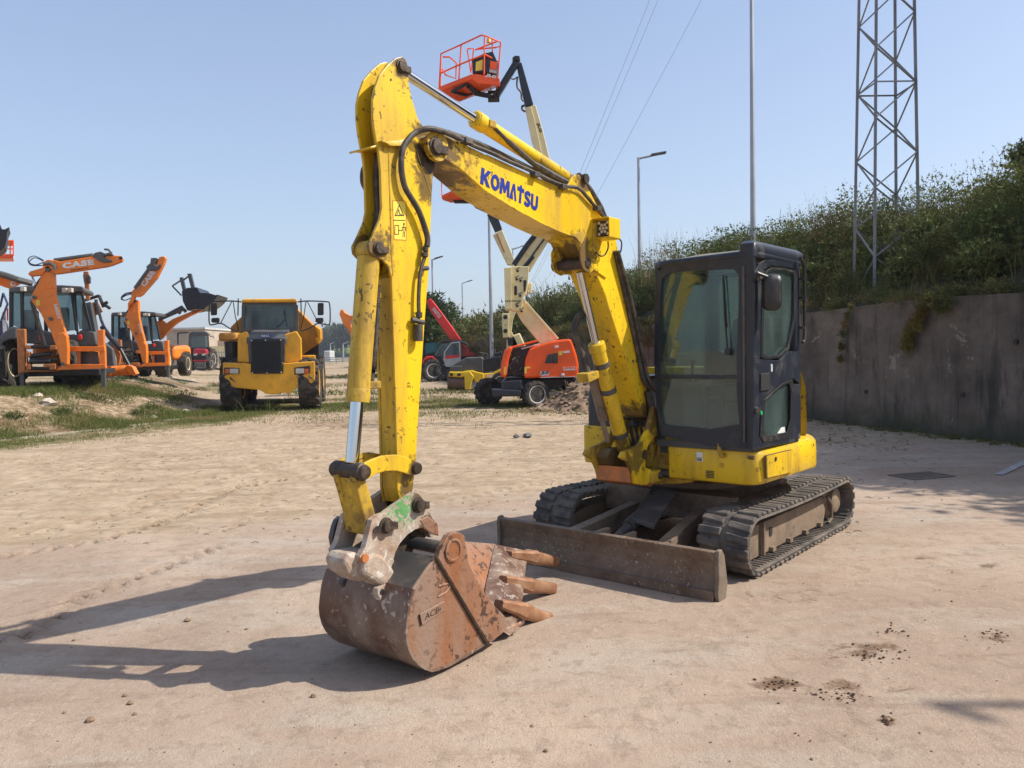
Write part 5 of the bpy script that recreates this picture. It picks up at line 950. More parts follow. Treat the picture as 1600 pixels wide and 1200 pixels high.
# --- quick coupler
WC = .125
cpl = zc(490, 700, 6.667, [(1050, 462), (1090, 475), (1115, 500), (1145, 550), (1190, 640), (1240, 740), (1302, 800), (1310, 928), (1225, 935), (1190, 870), (1140, 825), (1060, 845), (980, 900), (900, 990), (850, 1090), (825, 1190)]) + zc(480, 740, 3.636, [(488, 500), (470, 560), (440, 600), (410, 615), (385, 605), (345, 565), (322, 520), (300, 470), (330, 420), (352, 330), (368, 265), (395, 240), (440, 225), (500, 180), (560, 140), (600, 112)])
pcp = [bp(x, y, WC) for x, y in cpl]
m = M(); m.prism(B3, pcp, WC - .035, WC); qc = build(m, 'quick_coupler', MT['coupler'], ex, bevel=.008)
m = M(); m.prism(B3, pcp, -WC, -WC + .035); build(m, 'coupler_far_plate', MT['coupler'], qc, bevel=.006)
m = M(); m.prism(B3, [bp(x, y, 0) for x, y in ((528, 862), (560, 856), (582, 862), (600, 868), (600, 905), (590, 912), (575, 900), (545, 905), (527, 893), (520, 876))], -.075, WC - .036); build(m, 'coupler_body', MT['coupler'], qc, bevel=.02)
m = M(); m.prism(B3, [bp(x, y, -.18) for x, y in ((524, 812), (530, 806), (540, 810), (548, 822), (556, 850), (548, 862), (520, 860), (516, 840), (520, 822))], -.20, -.165); m.prism(B3, rpoly([bp(x, y, -.12) for x, y in ((590, 776), (598, 766), (612, 764), (617, 800), (606, 812), (592, 812))], .02), -.13, -.10); build(m, 'coupler_lug', MT['greysteel'], qc, bevel=.006)
m = M(); m.prism(B3, [bp(x, y, .05) for x, y in [(606, 878), (612, 852), (630, 832), (652, 820), (664, 824), (668, 838), (655, 850), (640, 870), (626, 892), (612, 896)]], -.11, .05); build(m, 'hook_gap_fill', MT['pin'], qc, bevel=.01)  # dark solid added in place of the shaded hook interior
m = M(); m.prism(B3, [bp(x, y, .0) for x, y in [(540, 868), (556, 858), (572, 862), (586, 880), (600, 905), (592, 922), (575, 912), (556, 900), (542, 892)]], -.02, WC + .012); build(m, 'casting_rib', MT['coupler'], qc, bevel=.02)
m = M(); m.prism(B3, [bp(x, y, WC) for x, y in [(655, 812), (668, 806), (684, 818), (686, 838), (672, 834), (662, 826)]], -.10, WC + .004); build(m, 'hook_tip', MT['rust'], qc, bevel=.008)
A = bpt(569, 872, WC + .001); m = M(); m.cyl(A - BN * .02, A + BN * .012, .022, 16); build(m, 'lock_bolt', MT['brownor'], qc)
for x, y in ((652, 789), (601.5, 821)): pin(x, y, WC, .034, qc, .035)
m = M(); m.cyl(bpt(653, 789, WC) - BN * .25, bpt(653, 789, WC), .032, 16); m.cyl(bpt(601, 821, WC) - BN * .25, bpt(601, 821, WC), .032, 16); build(m, 'coupler_shaft', MT['pin'], qc, smooth=True)
m = M(); m.cyl(bpt(590, 828, WC), bpt(590, 828, WC + .02), .02, 12); build(m, 'grease_boss', MT['pin'], qc)


# --- bucket
WK = .335
side = zc(480, 740, 3.636, [(735, 470), (745, 430), (768, 385), (790, 348), (812, 335), (835, 331), (862, 336), (880, 352), (890, 400), (908, 510), (950, 600), (1000, 680), (1060, 755), (1115, 812), (1122, 885), (1030, 958), (900, 1040), (800, 1095), (740, 1117), (705, 1124), (670, 1112), (630, 1085), (595, 1045), (573, 1000), (562, 950), (558, 900), (563, 830), (573, 750), (590, 690), (600, 660), (660, 570)])
ps = [bp(x, y, WK) for x, y in side]; K = len(ps)
m = M(); m.prism(B3, ps, WK - .018, WK); bk = build(m, 'bucket', MT['rust'], ex, bevel=.004)
m = M(); m.prism(B3, ps, -WK, -WK + .018); build(m, 'far_side_plate', MT['rust'], bk, bevel=.004)
shell = [bp(x, y, WK) for x, y in zc(480, 740, 3.636, [(600, 655), (590, 688), (572, 750), (562, 830), (556, 900), (560, 950), (572, 1002), (594, 1048), (629, 1088), (669, 1115), (705, 1127), (741, 1120), (801, 1098), (901, 1043), (1031, 961), (1122, 888)])]
def shellstrip(pp_, th, w0, w1, name, mt, par, extra=None):
    cx, cy = sum(p[0] for p in pp_) / len(pp_), sum(p[1] for p in pp_) / len(pp_); r0, r1 = [], []
    inn = []
    for i, p in enumerate(pp_):
        a, b_ = Vector(pp_[max(i - 1, 0)]), Vector(pp_[min(i + 1, len(pp_) - 1)]); t = (b_ - a).normalized(); n_ = Vector((-t.y, t.x)); c = Vector((cx, cy)) - Vector(p)
        if n_.dot(c) < 0: n_ = -n_
        inn.append((p[0] + n_.x * th, p[1] + n_.y * th))
    m = M(); n = len(pp_)
    vs = [B3(*p, w0) for p in pp_] + [B3(*p, w1) for p in pp_] + [B3(*p, w0) for p in inn] + [B3(*p, w1) for p in inn]; fs = []
    for i in range(n - 1): fs += [[i, i + 1, n + i + 1, n + i], [2 * n + i, 2 * n + i + 1, 3 * n + i + 1, 3 * n + i], [i, i + 1, 2 * n + i + 1, 2 * n + i], [n + i, n + i + 1, 3 * n + i + 1, 3 * n + i]]
    for i in (0, n - 1): fs.append([i, n + i, 3 * n + i, 2 * n + i])
    m.add(vs, fs); return build(m, name, mt, par, smooth=True, angle=40)
sh = shellstrip(shell, .016, -WK - .006, WK + .004, 'bucket_shell', MT['rustdark'], bk)
back = [bp(x, y, WK) for x, y in zc(480, 740, 3.636, [(735, 474), (660, 573), (600, 664)])]
shellstrip(back, .016, -WK, WK - .0185, 'bucket_back_plate', MT['greysteel'], bk)
A = bpt(703.5, 858.5, WK); m = M(); m.cyl(A - BN * .44, A - BN * .019, .036, 20); build(m, 'bucket_pin', MT['greysteel'], bk, smooth=True)
m = M(); A = bpt(703.5, 858.5, WK) + BN * .015; m.lathe(A, BN, [(.01, 0), (.058, 0), (.062, .004), (.062, .012), (.052, .014), (.050, .006), (.01, .006)], 30); build(m, 'pin_boss', MT['rust'], bk, smooth=True)
for w_ in (-.17,):
    m = M(); m.prism(B3, [bp(x, y, .16) for x, y in ((648, 848), (658, 838), (668, 840), (672, 858), (648, 905), (628, 930), (612, 935), (602, 940), (598, 925), (620, 900))], w_ - .015, w_ + .015); build(m, 'hanger_plate', MT['greysteel'], bk, bevel=.004)
m = M(); m.prism(B3, rpoly([bp(x, y, .14) for x, y in zc(480, 740, 3.636, [(400, 655), (425, 638), (480, 605), (500, 610), (490, 650), (460, 690), (430, 740), (400, 690)])], .01), .10, .14); lg = build(m, 'lug_plate', MT['coupler'], bk, bevel=.004)
A = bpt(597, 925, .14); m = M(); m.cyl(A, A + BN * .002, .016, 16); build(m, 'lug_hole', MT['ink'], lg)
# cheek cutter strip and label plate on the near side
ck = [bp(x, y, WK) for x, y in zc(480, 740, 3.636, [(733, 478), (745, 430), (768, 385), (790, 348), (812, 335), (835, 331), (862, 336), (880, 352), (890, 400), (908, 510), (950, 600), (1000, 680), (1060, 755), (1115, 812), (1122, 885), (1032, 956), (1012, 948), (740, 490)])]
m = M(); m.prism(B3, ck, WK + .0, WK + .016); build(m, 'side_cutter', MT['rust'], bk, bevel=.004)
m = M(); m.tube([bpt(x, y, WK + .006) for x, y in zc(480, 740, 3.636, [(728, 468), (1018, 965)])], .010, 6); build(m, 'cutter_weld', MT['pin'], bk)
m = M(); q_ = [bp(x, y, WK) for x, y in zc(480, 740, 3.636, [(633, 800), (775, 722), (778, 775), (648, 862)])]; m.prism(B3, q_, WK, WK + .006); lp = build(m, 'label_plate', MT['rust'], bk, bevel=.002)
text('ACB', bpt(*zc(480, 740, 3.636, [(668, 832)])[0], WK + .006), bpt(*zc(480, 740, 3.636, [(750, 786)])[0], WK + .006), .030, MT['pin'], lp, bold=-.01, n=BN, ext=.002, shear=.2)
A, B_ = bpt(*zc(480, 740, 3.636, [(757, 768)])[0], WK + .008), .007; m = M(); m.tube([A - BF * B_, A + BF * B_], .0016, 4); m.tube([A - ZZ * B_, A + ZZ * B_], .0016, 4); m.tube([bpt(*zc(480, 740, 3.636, [(638, 800)])[0], WK + .007), bpt(*zc(480, 740, 3.636, [(650, 860)])[0], WK + .007)], .004, 6); build(m, 'label_mark', MT['pin'], lp)
m = M(); e = zc(480, 740, 3.636, [(700, 600), (705, 640), (700, 700), (745, 640), (810, 625), (790, 670), (740, 700)])
m.tube(smoothpath([bpt(*e[3], WK - .002), bpt(*e[4], WK - .002), bpt(*e[5], WK - .002), bpt(*e[6], WK - .002)], 4), .008, 6); build(m, 'dent', MT['rust'], bk, smooth=True)
# floor lip seen past the near side, far cheek and three teeth
LPN = [(812, 953, .24), (822, 913, .0), (826, 871, -.24)]
def LP(x, y, w_): return bpt(x, y, w_)
e0n, e0f = LP(787, 984, WK - .02), LP(808, 985, WK - .05)
lip = [LP(787, 984, WK - .02), LP(804, 986, .30), LP(810, 946, .22), LP(816, 930, .12), LP(818, 903, -.05), LP(821, 880, -.18), LP(826, 861, -.30), LP(773, 850, -.31), LP(757, 925, .0)]
up_ = (BF * .25 + ZZ * .45).normalized() * .02
m = M(); m.loft([[p for p in lip], [p - up_ for p in lip]]); build(m, 'cutting_lip', MT['rustdark'], bk, bevel=.003)  # darker steel than the bucket sides, painting in the lip's shade
m = M(); fc = [LP(718, 845, -.32), LP(735, 847, -.32), LP(773, 850, -.32), LP(757, 925, -.02), LP(758, 940, .1), LP(787, 975, .28), LP(760, 1000, .28), LP(690, 900, -.25)]; m.loft([fc, [p + BF * .0 - BN * .012 for p in fc]]); build(m, 'inner_wall', MT['rust'], bk)
m = M(); m.loft([[LP(787, 982, WK - .02), LP(820, 968, .26), LP(812, 975, .26), LP(796, 988, WK - .02)], [LP(787, 982, WK - .02) - ZZ * .02, LP(820, 968, .26) - ZZ * .02, LP(812, 975, .26) - ZZ * .02, LP(796, 988, WK - .02) - ZZ * .02]]); build(m, 'lip_edge', MT['rust'], bk)
for k, ((x0, y0), (x1, y1), (x2, y2), w_) in enumerate((((779, 943), (812, 953), (852, 968), .24), ((786, 905), (821, 914), (863, 919), .0), ((794, 866), (829, 870), (869, 878), -.24))):
    a, b_, c = LP(x0, y0, w_), LP(x1, y1, w_), LP(x2, y2, w_); dx = (c - b_).normalized(); dv = dx.cross(BN).normalized()
    if dv.z < 0: dv = -dv
    def sec(p, hw, hh): return [p + BN * (hw * cx_) + dv * (hh * cy_) for cx_, cy_ in ((-1, -.6), (-.7, -1), (.7, -1), (1, -.6), (1, .6), (.7, 1), (-.7, 1), (-1, .6))]
    m = M(); m.loft([sec(a, .034, .022), sec(a.lerp(b_, .3), .042, .034), sec(a.lerp(b_, .8), .044, .040), sec(b_, .056, .052), sec(b_ + dx * .03, .056, .052)]); ad = build(m, 'tooth_adapter', MT['tooth'], bk, bevel=.005, smooth=True)
    m = M(); L = (c - b_).length - .03; p0 = b_ + dx * .035; bl1 = 1.35 if k == 0 else 1.0; m.loft([sec(p0, .050, .048), sec(p0 + dx * L * .3, .047, .044), sec(p0 + dx * L * .55, .045, .040), sec(p0 + dx * L * .8, .047 * (bl1 + 1) / 2, .040 * (bl1 + 1) / 2), sec(p0 + dx * L * .95, .046 * bl1, .038 * bl1), sec(p0 + dx * L, .036 * bl1, .028 * bl1)]); build(m, 'tooth', MT['tooth'], bk, smooth=True, angle=60)

# raised outer shoulder of the cab roof
m = M(); m.loft([[FU(a, b_, z) for a, b_ in rpoly([(UF_ - .0, VO - .13), (UF_ - .0, VO + .0), (UR - .0, VO + .0), (UR - .0, VO - .13)], .05)] for z in (Z1 - .06, Z1 - .02, Z1 + .035)] + [[FU(a, b_, Z1 + .06) for a, b_ in rpoly([(UF_ - .05, VO - .11), (UF_ - .05, VO - .035), (UR + .05, VO - .035), (UR + .05, VO - .11)], .04)]]); build(m, 'roof_shoulder', MT['navy'], rf, smooth=True, angle=60)

# ================================================================== machines behind
SHX = 0.0
def dep(Y): return lambda a, b_, c: Vector((a + SHX * (c - Y), c, b_))
def pp(m, pts, Y, t): # outline in the plane y = Y, given real thickness t going back
    q_ = [P(x, y, Y) for x, y in pts]; m.prism(dep(Y), [(p.x, p.z) for p in q_], Y, Y + t); return m
def part(par, name, mt, pts, Y, t, bev=.01, r=0):
    m = M(); q_ = [(P(x, y, Y).x, P(x, y, Y).z) for x, y in pts]
    if r: q_ = rpoly(q_, r)
    m.prism(dep(Y), q_, Y, Y + t); return build(m, name, MT[mt], par, bevel=bev)
def ringpart(par, name, mt, outer, inner, Y, t, bev=.005):
    m = M(); m.ring(dep(Y), [(P(x, y, Y).x, P(x, y, Y).z) for x, y in outer], [(P(x, y, Y).x, P(x, y, Y).z) for x, y in inner], Y, Y + t); return build(m, name, MT[mt], par, bevel=bev)
def tubepart(par, name, mt, pts, r, n=8):
    m = M(); m.tube([P(*p) if len(p) == 3 else p for p in pts], r, n); return build(m, name, MT[mt], par, smooth=True)
def wheel(par, c, ax, Rr, wd, lug=18, rim='rim', rimr=.55, chev=True, name='wheel'):
    c = Vector(c); ax = Vector(ax).normalized(); h = wd / 2; m = M()
    m.lathe(c, ax, [(Rr * rimr, -h * .8), (Rr * .75, -h), (Rr * .90, -h * .98), (Rr * .955, -h * .7), (Rr * .955, h * .7), (Rr * .90, h * .98), (Rr * .75, h), (Rr * rimr, h * .8)], 40)
    a = ax.cross(ZZ).normalized(); b_ = ax.cross(a)
    for k in range(lug):
        for s_ in (-1, 1):
            t0 = 2 * math.pi * (k + (.25 if s_ > 0 else -.25)) / lug; dt = 2 * math.pi / lug * .21; sk = (2 * math.pi / lug * .55) if chev else 0
            def q(t, r_, o): return c + ax * o + (a * math.cos(t) + b_ * math.sin(t)) * r_
            m.loft([[q(t0 - dt, Rr * .94, s_ * h * .06), q(t0 - dt, Rr, s_ * h * .06), q(t0 + dt, Rr, s_ * h * .06), q(t0 + dt, Rr * .94, s_ * h * .06)], [q(t0 + sk - dt, Rr * .93, s_ * h * .99), q(t0 + sk - dt, Rr * .99, s_ * h * .97), q(t0 + sk + dt, Rr * .99, s_ * h * .97), q(t0 + sk + dt, Rr * .93, s_ * h * .99)]])
    w_ = build(m, name, MT['tyre'], par); m = M()
    r_ = Rr * rimr; m.lathe(c, ax, [(.02, -h * .35), (r_ * .5, -h * .35), (r_ * .82, -h * .3), (r_ * .96, -h * .82), (r_ * 1.06, -h * .86), (r_ * 1.06, -h * .78), (r_, -h * .6), (r_, h * .6), (r_ * 1.06, h * .78), (r_ * 1.06, h * .86), (r_ * .96, h * .82), (r_ * .82, h * .3), (r_ * .5, h * .35), (.02, h * .35)], 32)
    rm = build(m, 'rim', MT[rim], w_, smooth=True); m = M()
    for s_ in (-1, 1): m.lathe(c, ax * s_, [(.01, h * .3), (r_ * .38, h * .3), (r_ * .34, h * .62), (.01, h * .65)], 18)
    build(m, 'hub', MT['dgrey'], w_, smooth=True); return w_

# ------------------------------------------------------------------ articulated dump truck
Z = lambda pts: zc(310, 430, 5.216, pts)
dt_ = thing('dump_truck', 'yellow articulated dump truck facing the camera, standing left of the digger arm', 'dump truck', (P(430, 600, 25).x, 25.5, 0))
YB = 24.1; SHX = -.29
part(dt_, 'bumper', 'dtyellow', Z([(197, 712), (380, 716), (430, 722), (430, 800), (690, 800), (690, 718), (735, 714), (950, 702), (952, 850), (930, 880), (850, 905), (780, 930), (740, 968), (700, 955), (620, 972), (560, 968), (500, 935), (430, 930), (330, 920), (240, 912), (203, 870)]), YB, 1.1, .03)
for nm, x0, x1 in (('l', 215, 328), ('r', 788, 905)):
    h = part(dt_, 'headlight', 'black', Z([(x0 - 6, 752), (x1 + 6, 738 if nm == 'r' else 756), (x1 + 6, 800), (x0 - 6, 812)]), YB - .03, .1, .02)
    part(h, 'clear_lens', 'lens', Z([((x0 + 40) if nm == 'l' else (x0 + 4), 762), ((x1 - 2) if nm == 'l' else x1 - 45, 762), ((x1 - 2) if nm == 'l' else x1 - 45, 800), ((x0 + 40) if nm == 'l' else (x0 + 4), 802)]), YB - .05, .05, .01)
    part(h, 'indicator', 'amber', Z([((x0 + 2) if nm == 'l' else (x1 - 42), 764), ((x0 + 36) if nm == 'l' else x1 - 8, 764), ((x0 + 36) if nm == 'l' else x1 - 8, 800), ((x0 + 2) if nm == 'l' else (x1 - 42), 802)]), YB - .045, .05, .01)
m = M()
for pts in ([(320, 480), (395, 455), (425, 520), (428, 715), (318, 708)], [(690, 520), (705, 480), (800, 452), (842, 520), (845, 690), (800, 706), (690, 716)]): pp(m, Z(pts), YB + .25, 1.6)
build(m, 'hood_panels', MT['dtyellow'], dt_, bevel=.04)
def P3(zx, zy, Y): x, y = Z([(zx, zy)])[0]; return P(x, y, Y)
m = M(); m.loft([[P3(398, 518, YB + .15), P3(715, 512, YB + .15), P3(715, 560, YB + .15), P3(398, 560, YB + .15)], [P3(385, 480, YB + .4), P3(730, 476, YB + .4), P3(730, 560, YB + .4), P3(385, 560, YB + .4)], [P3(470, 436, YB + 1.7), P3(745, 436, YB + 1.7), P3(745, 500, YB + 1.7), P3(470, 500, YB + 1.7)]]); build(m, 'hood', MT['dgrey'], dt_, bevel=.03)
part(dt_, 'grille_surround', 'dgrey', Z([(400, 518), (712, 514), (705, 712), (412, 714)]), YB + .12, .3, .02)
gr = part(dt_, 'grille', 'grille', Z([(425, 520), (680, 514), (684, 800), (438, 804)]), YB - .03, .2, .02)
m = M()
for k in range(16): y = 540 + k * 16; a, b_ = P3(440, y, YB - .05), P3(672, y - 2, YB - .05); m.tube([a, b_], .008, 4)
for k in range(11): x = 445 + k * 22; m.tube([P3(x, 532, YB - .05), P3(x, 796, YB - .05)], .006, 4)
build(m, 'grille_mesh', MT['black'], gr)
m = M()
for x, y in ((434, 532), (548, 530), (672, 528), (443, 796), (560, 796), (676, 792)): a = P3(x, y, YB - .03); m.cyl(a, a - Vector((0, .03, 0)), .02, 8)
build(m, 'grille_bolt', MT['rim'], gr)
bd = part(dt_, 'badge', 'decal', Z([(507, 492), (592, 488), (592, 506), (507, 509)]), YB + .08, .06, 0)
text('BELL', P3(515, 504, YB + .075), P3(584, 501, YB + .075), .06, MT['white'], bd, n=Vector((0, -1, 0)), ext=.004)
YC = 25.6
ringpart(dt_, 'cab_frame', 'dgrey', Z([(355, 215), (800, 215), (812, 460), (352, 460)]), Z([(385, 246), (780, 248), (785, 434), (372, 434)]), YC, .1)
part(dt_, 'windscreen', 'glassdk', Z([(385, 246), (780, 248), (785, 434), (372, 434)]), YC + .04, .02, 0)
m = M()
for pts in ([(352, 240), (368, 240), (366, 470), (350, 470)], [(797, 240), (812, 240), (818, 470), (800, 470)]): pp(m, Z(pts), YC + .1, 1.3)
pp(m, Z([(360, 400), (806, 400), (812, 490), (352, 490)]), YC + .3, 1.2); pp(m, Z([(365, 250), (800, 250), (806, 330), (362, 330)]), YC + 1.4, .1); build(m, 'cab_body', MT['dgrey'], dt_, bevel=.02)
m = M(); pp(m, Z([(430, 280), (495, 275), (498, 400), (430, 400)]), YC + .8, .2); pp(m, Z([(420, 390), (520, 380), (520, 440), (420, 440)]), YC + .5, .5); build(m, 'driver_seat', MT['seat'], dt_, bevel=.05)
m = M(); pp(m, Z([(522, 340), (628, 338), (630, 432), (524, 434)]), YC + .12, .02); build(m, 'paper_sheet', mat('paper_on_dash', (.5, .55, .42), .8), dt_)
m = M(); m.tube([P3(440, 380, YC + .3), P3(470, 365, YC + .35), P3(500, 375, YC + .35), P3(505, 395, YC + .3), P3(470, 400, YC + .25), P3(440, 380, YC + .3)], .02, 6); build(m, 'steering_wheel', MT['black'], dt_)
m = M(); m.tube([P3(720, 420, YC - .02), P3(705, 340, YC - .02), P3(695, 290, YC - .02)], .012, 5); m.tube([P3(640, 425, YC - .02), P3(712, 355, YC - .02)], .012, 5); build(m, 'wiper', MT['black'], dt_)
part(dt_, 'cab_roof', 'dtyellow', Z([(352, 205), (365, 193), (790, 190), (806, 203), (806, 220), (352, 222)]), YC - .12, 1.7, .04)
m = M()
for s_ in (0, 1):
    f = (lambda x: x) if s_ == 0 else (lambda x: 1160 - x)
    m.tube(smoothpath([P3(f(x), y, YC - .1) for x, y in ((350, 218), (270, 210), (120, 216), (92, 232), (86, 330), (90, 392), (110, 405), (185, 392), (250, 430), (322, 456))], 3), .022, 7)
    m.tube([P3(f(272), 215, YC - .1), P3(f(182), 390, YC - .1)], .015, 6); m.tube([P3(f(284), 215, YC - .1), P3(f(300), 330, YC - .1), P3(f(330), 455, YC)], .015, 6)
    m.tube([P3(f(325), 190, YC), P3(f(322), 330, YC)], .02, 6)
build(m, 'mirror_frame', MT['black'], dt_, smooth=True)
for x0, x1 in ((100, 152), (972, 1022)): part(dt_, 'side_mirror', 'black', Z([(x0, 225), (x1, 225), (x1, 325), (x0, 328)]), YC - .12, .1, .03, .05)
for x0, x1 in ((104, 172), (954, 1020)): part(dt_, 'blind_spot_mirror', 'black', Z([(x0, 348), (x1, 345), (x1, 388), (x0, 386)]), YC - .12, .1, .03, .06)
m = M(); a = P3(255, 520, YC - .3); m.lathe((a.x, YC - .3, a.z), ZZ, [(.30, -.06), (.33, -.02), (.33, .12), (.30, .19), (.1, .2)], 24); build(m, 'air_filter_cap', MT['dtbrown'], dt_, smooth=True)
m = M(); m.lathe((a.x + .05, YC - .3, a.z - .5), ZZ, [(.20, -.45), (.22, .42), (.1, .43)], 18); build(m, 'air_filter', MT['black'], dt_, smooth=True)
part(dt_, 'fender', 'dtyellow', Z([(845, 652), (955, 650), (958, 720), (845, 735)]), YB + .5, 1.5, .03)
part(dt_, 'step_bracket', 'black', Z([(168, 668), (208, 668), (195, 712), (185, 710)]), YB + .2, .3, .02)
m = M(); m.box(lambda a, c, b_: Vector((a - .29 * (c - 26), c, b_)), -8.6, -6.9, 26.0, 31.5, .8, 1.4); build(m, 'chassis', MT['dgrey'], dt_, bevel=.03)
m = M(); pts = Z([(262, 420), (262, 470), (330, 560), (330, 660), (840, 660), (850, 640), (985, 548), (1000, 520), (996, 440), (962, 408), (940, 410), (815, 284), (760, 250), (420, 250), (352, 335)])
YD = 27.2; q0 = [P(x, y, YD) for x, y in pts]; m.loft([[Vector((p.x, YD, p.z)) for p in q0], [Vector((p.x, YD + .25, p.z)) for p in q0], [Vector((p.x - 1.22, YD + 4.2, p.z * .98)) for p in q0]]); bd2 = build(m, 'dump_body', MT['dtbrown'], dt_, bevel=.03)
part(bd2, 'body_rib', 'dtyellow', Z([(945, 408), (995, 438), (1000, 520), (985, 560), (965, 560), (950, 520), (972, 500)]), YD - .12, .2, .03)
part(dt_, 'hoist_block', 'black', Z([(850, 640), (980, 550), (985, 650), (850, 655)]), YD + .2, 1.2, .02)
for x, Y in ((P(485, 600, 24.9).x, 24.9), (P(366, 600, 24.9).x, 24.9), (P(485, 600, 24.9).x - .75, 28.6), (P(366, 600, 24.9).x - .95, 28.6), (P(485, 600, 24.9).x - 1.25, 30.4), (P(366, 600, 24.9).x - 1.45, 30.4)): wheel(dt_, (x, Y, .84), (.985, .17, 0), .86, .62, 16, 'dtyellow', .5)

# ------------------------------------------------------------------ backhoe loaders
MT['hoseblue'] = mat('dark_blue_hose', (.03, .04, .10), .5)
def backhoe(Y, fx, fy, base_z, label, boomarm, wh4):
    f = lambda pts: [(fx(a), fy(b_)) for a, b_ in pts]
    A_ = lambda pts: f(zc(0, 340, 7.5, pts)); B2 = lambda pts: f(zc(0, 470, 8, pts))
    pc = P(fx(90), fy(600), Y); r = thing('backhoe_loader', label, 'backhoe', (pc.x, Y, base_z), 0, 'backhoe loaders lined up on the bank')
    S = abs(P(fx(163), 500, Y).x - P(fx(27), 500, Y).x) / 2.35
    def P2(fn, x, y, YY): a = fn([(x, y)])[0]; return P(a[0], a[1], YY)
    # rear frame
    part(r, 'side_post', 'brownor', B2([(205, 355), (305, 350), (312, 880), (225, 915)]), Y, .25 * S, .02)
    part(r, 'side_post', 'orange', B2([(1215, 365), (1295, 360), (1300, 570), (1312, 575), (1318, 800), (1245, 800), (1240, 630), (1222, 600)]), Y, .25 * S, .02)
    part(r, 'upper_rail', 'orange', B2([(842, 572), (1305, 568), (1308, 622), (1240, 632), (846, 634)]), Y - .04, .2 * S, .01)
    part(r, 'lower_rail', 'orange', B2([(705, 858), (800, 815), (846, 796), (1245, 792), (1318, 800), (1320, 845), (710, 866)]), Y - .04, .25 * S, .01)
    part(r, 'lower_plate', 'brownor', B2([(230, 840), (360, 850), (700, 820), (760, 810), (760, 870), (690, 885), (350, 892), (235, 912)]), Y + .02, .3 * S, .02)
    part(r, 'rail_post', 'brownor', B2([(960, 635), (1005, 635), (1005, 795), (962, 795)]), Y + .02, .15 * S, .01)
    part(r, 'rear_panel', 'dgrey', B2([(1008, 640), (1222, 638), (1235, 790), (1008, 790)]), Y + .2, .1, 0)
    m = M()
    for a, b_, rr in (((330, 580), (660, 570), .05), ((370, 690), (650, 665), .06), ((380, 720), (700, 735), .035), ((380, 760), (650, 755), .075), ((330, 840), (700, 850), .05)): m.tube([P2(B2, *a, Y), P2(B2, *b_, Y)], rr * S, 10)
    build(m, 'swing_hose', MT['black'], r, smooth=True)
    m = M()
    for a, b_ in (((320, 560), (380, 600)), ((320, 640), (370, 700)), ((330, 790), (380, 860)), ((620, 560), (700, 610)), ((620, 790), (690, 860)), ((540, 790), (620, 830))): pp(m, B2([a, (b_[0], a[1] - 5), (b_[0] + 5, b_[1]), (a[0] - 4, b_[1] + 6)]), Y - .08, .25)
    build(m, 'swing_casting', MT['brownor'], r, bevel=.02)
    for x in (240, 1258): part(r, 'stabiliser_leg', 'dgrey', B2([(x, 850), (x + 55, 850), (x + 60, 1070), (x + 8, 1075)]), Y + .05, .18, .01)
    part(r, 'foot_pad', 'dgrey', B2([(200, 1075), (370, 1070), (372, 1086), (205, 1092)]), Y - .15, .6, .01)
    # cab
    YC_ = Y + .75; gl = []
    part(r, 'cab_roof', 'dgrey', A_([(95, 850), (120, 812), (400, 795), (720, 790), (960, 805), (985, 835), (980, 870), (640, 862), (400, 866), (120, 872)]), YC_ - .1, 1.6, .03)
    part(r, 'cab_frame', 'black', A_([(105, 860), (150, 858), (148, 1200), (150, 1330), (112, 1330)]), YC_, .1); part(r, 'cab_frame', 'black', A_([(235, 860), (270, 860), (275, 1330), (240, 1330)]), YC_, .1)
    part(r, 'cab_frame', 'black', A_([(820, 860), (850, 860), (905, 1330), (880, 1330)]), YC_, .1); part(r, 'cab_frame', 'black', A_([(935, 862), (965, 866), (1070, 1300), (1050, 1320)]), YC_, .1)
    part(r, 'rear_window', 'glassdk', A_([(150, 868), (235, 866), (240, 1300), (152, 1260)]), YC_ + .03, .02, 0); part(r, 'rear_window', 'glassdk', A_([(272, 866), (400, 866), (410, 1330), (278, 1330)]), YC_ + .03, .02, 0)
    part(r, 'rear_window', 'glassdk', A_([(660, 866), (822, 864), (880, 1320), (770, 1330), (700, 1200)]), YC_ + .03, .02, 0); part(r, 'side_window', 'glassdk', A_([(855, 866), (935, 866), (1050, 1290), (930, 1310)]), YC_ + .1, .02, 0)
    m = M(); pp(m, A_([(105, 860), (130, 860), (130, 1400), (105, 1400)]), YC_ + 1.3, .1); pp(m, A_([(500, 860), (540, 860), (560, 1400), (520, 1400)]), YC_ + 1.35, .1); pp(m, A_([(850, 860), (880, 860), (920, 1400), (900, 1400)]), YC_ + 1.3, .1); build(m, 'front_pillar', MT['black'], r)
    m = M(); pp(m, A_([(270, 1080), (420, 1080), (430, 1330), (270, 1330)]), YC_ + .5, .4); pp(m, A_([(700, 1050), (790, 1050), (800, 1330), (720, 1330)]), YC_ + .7, .3); build(m, 'cab_seat', MT['seat'], r, bevel=.05)
    part(r, 'cab_lower', 'dgrey', B2([(150, 360), (465, 358), (690, 420), (960, 430), (1000, 365), (1180, 385), (1215, 560), (1150, 570), (850, 570), (160, 520)]), YC_ + .05, 1.2, .04)
    m = M()
    for x in (273, 760, 825): a = P2(A_, x, 838 if x < 500 else 852, YC_ - .15); m.box(lambda a_, b_, c: a + Vector((a_, c, b_)), -.06 * S, .06 * S, -.06 * S, .06 * S, -.05, .08)
    build(m, 'work_lights', MT['lens'], r, bevel=.01)
    for x in (510, 1000): part(r, 'tail_light', 'red', B2([(x - 28, 430), (x + 5, 415), (x + 22, 440), (x + 22, 480), (x - 18, 490)]), Y + .3, .1, .02)
    m = M(); a = P2(A_, 260, 1110, 0) if False else P2(B2, 90, 700, Y + 1.0)
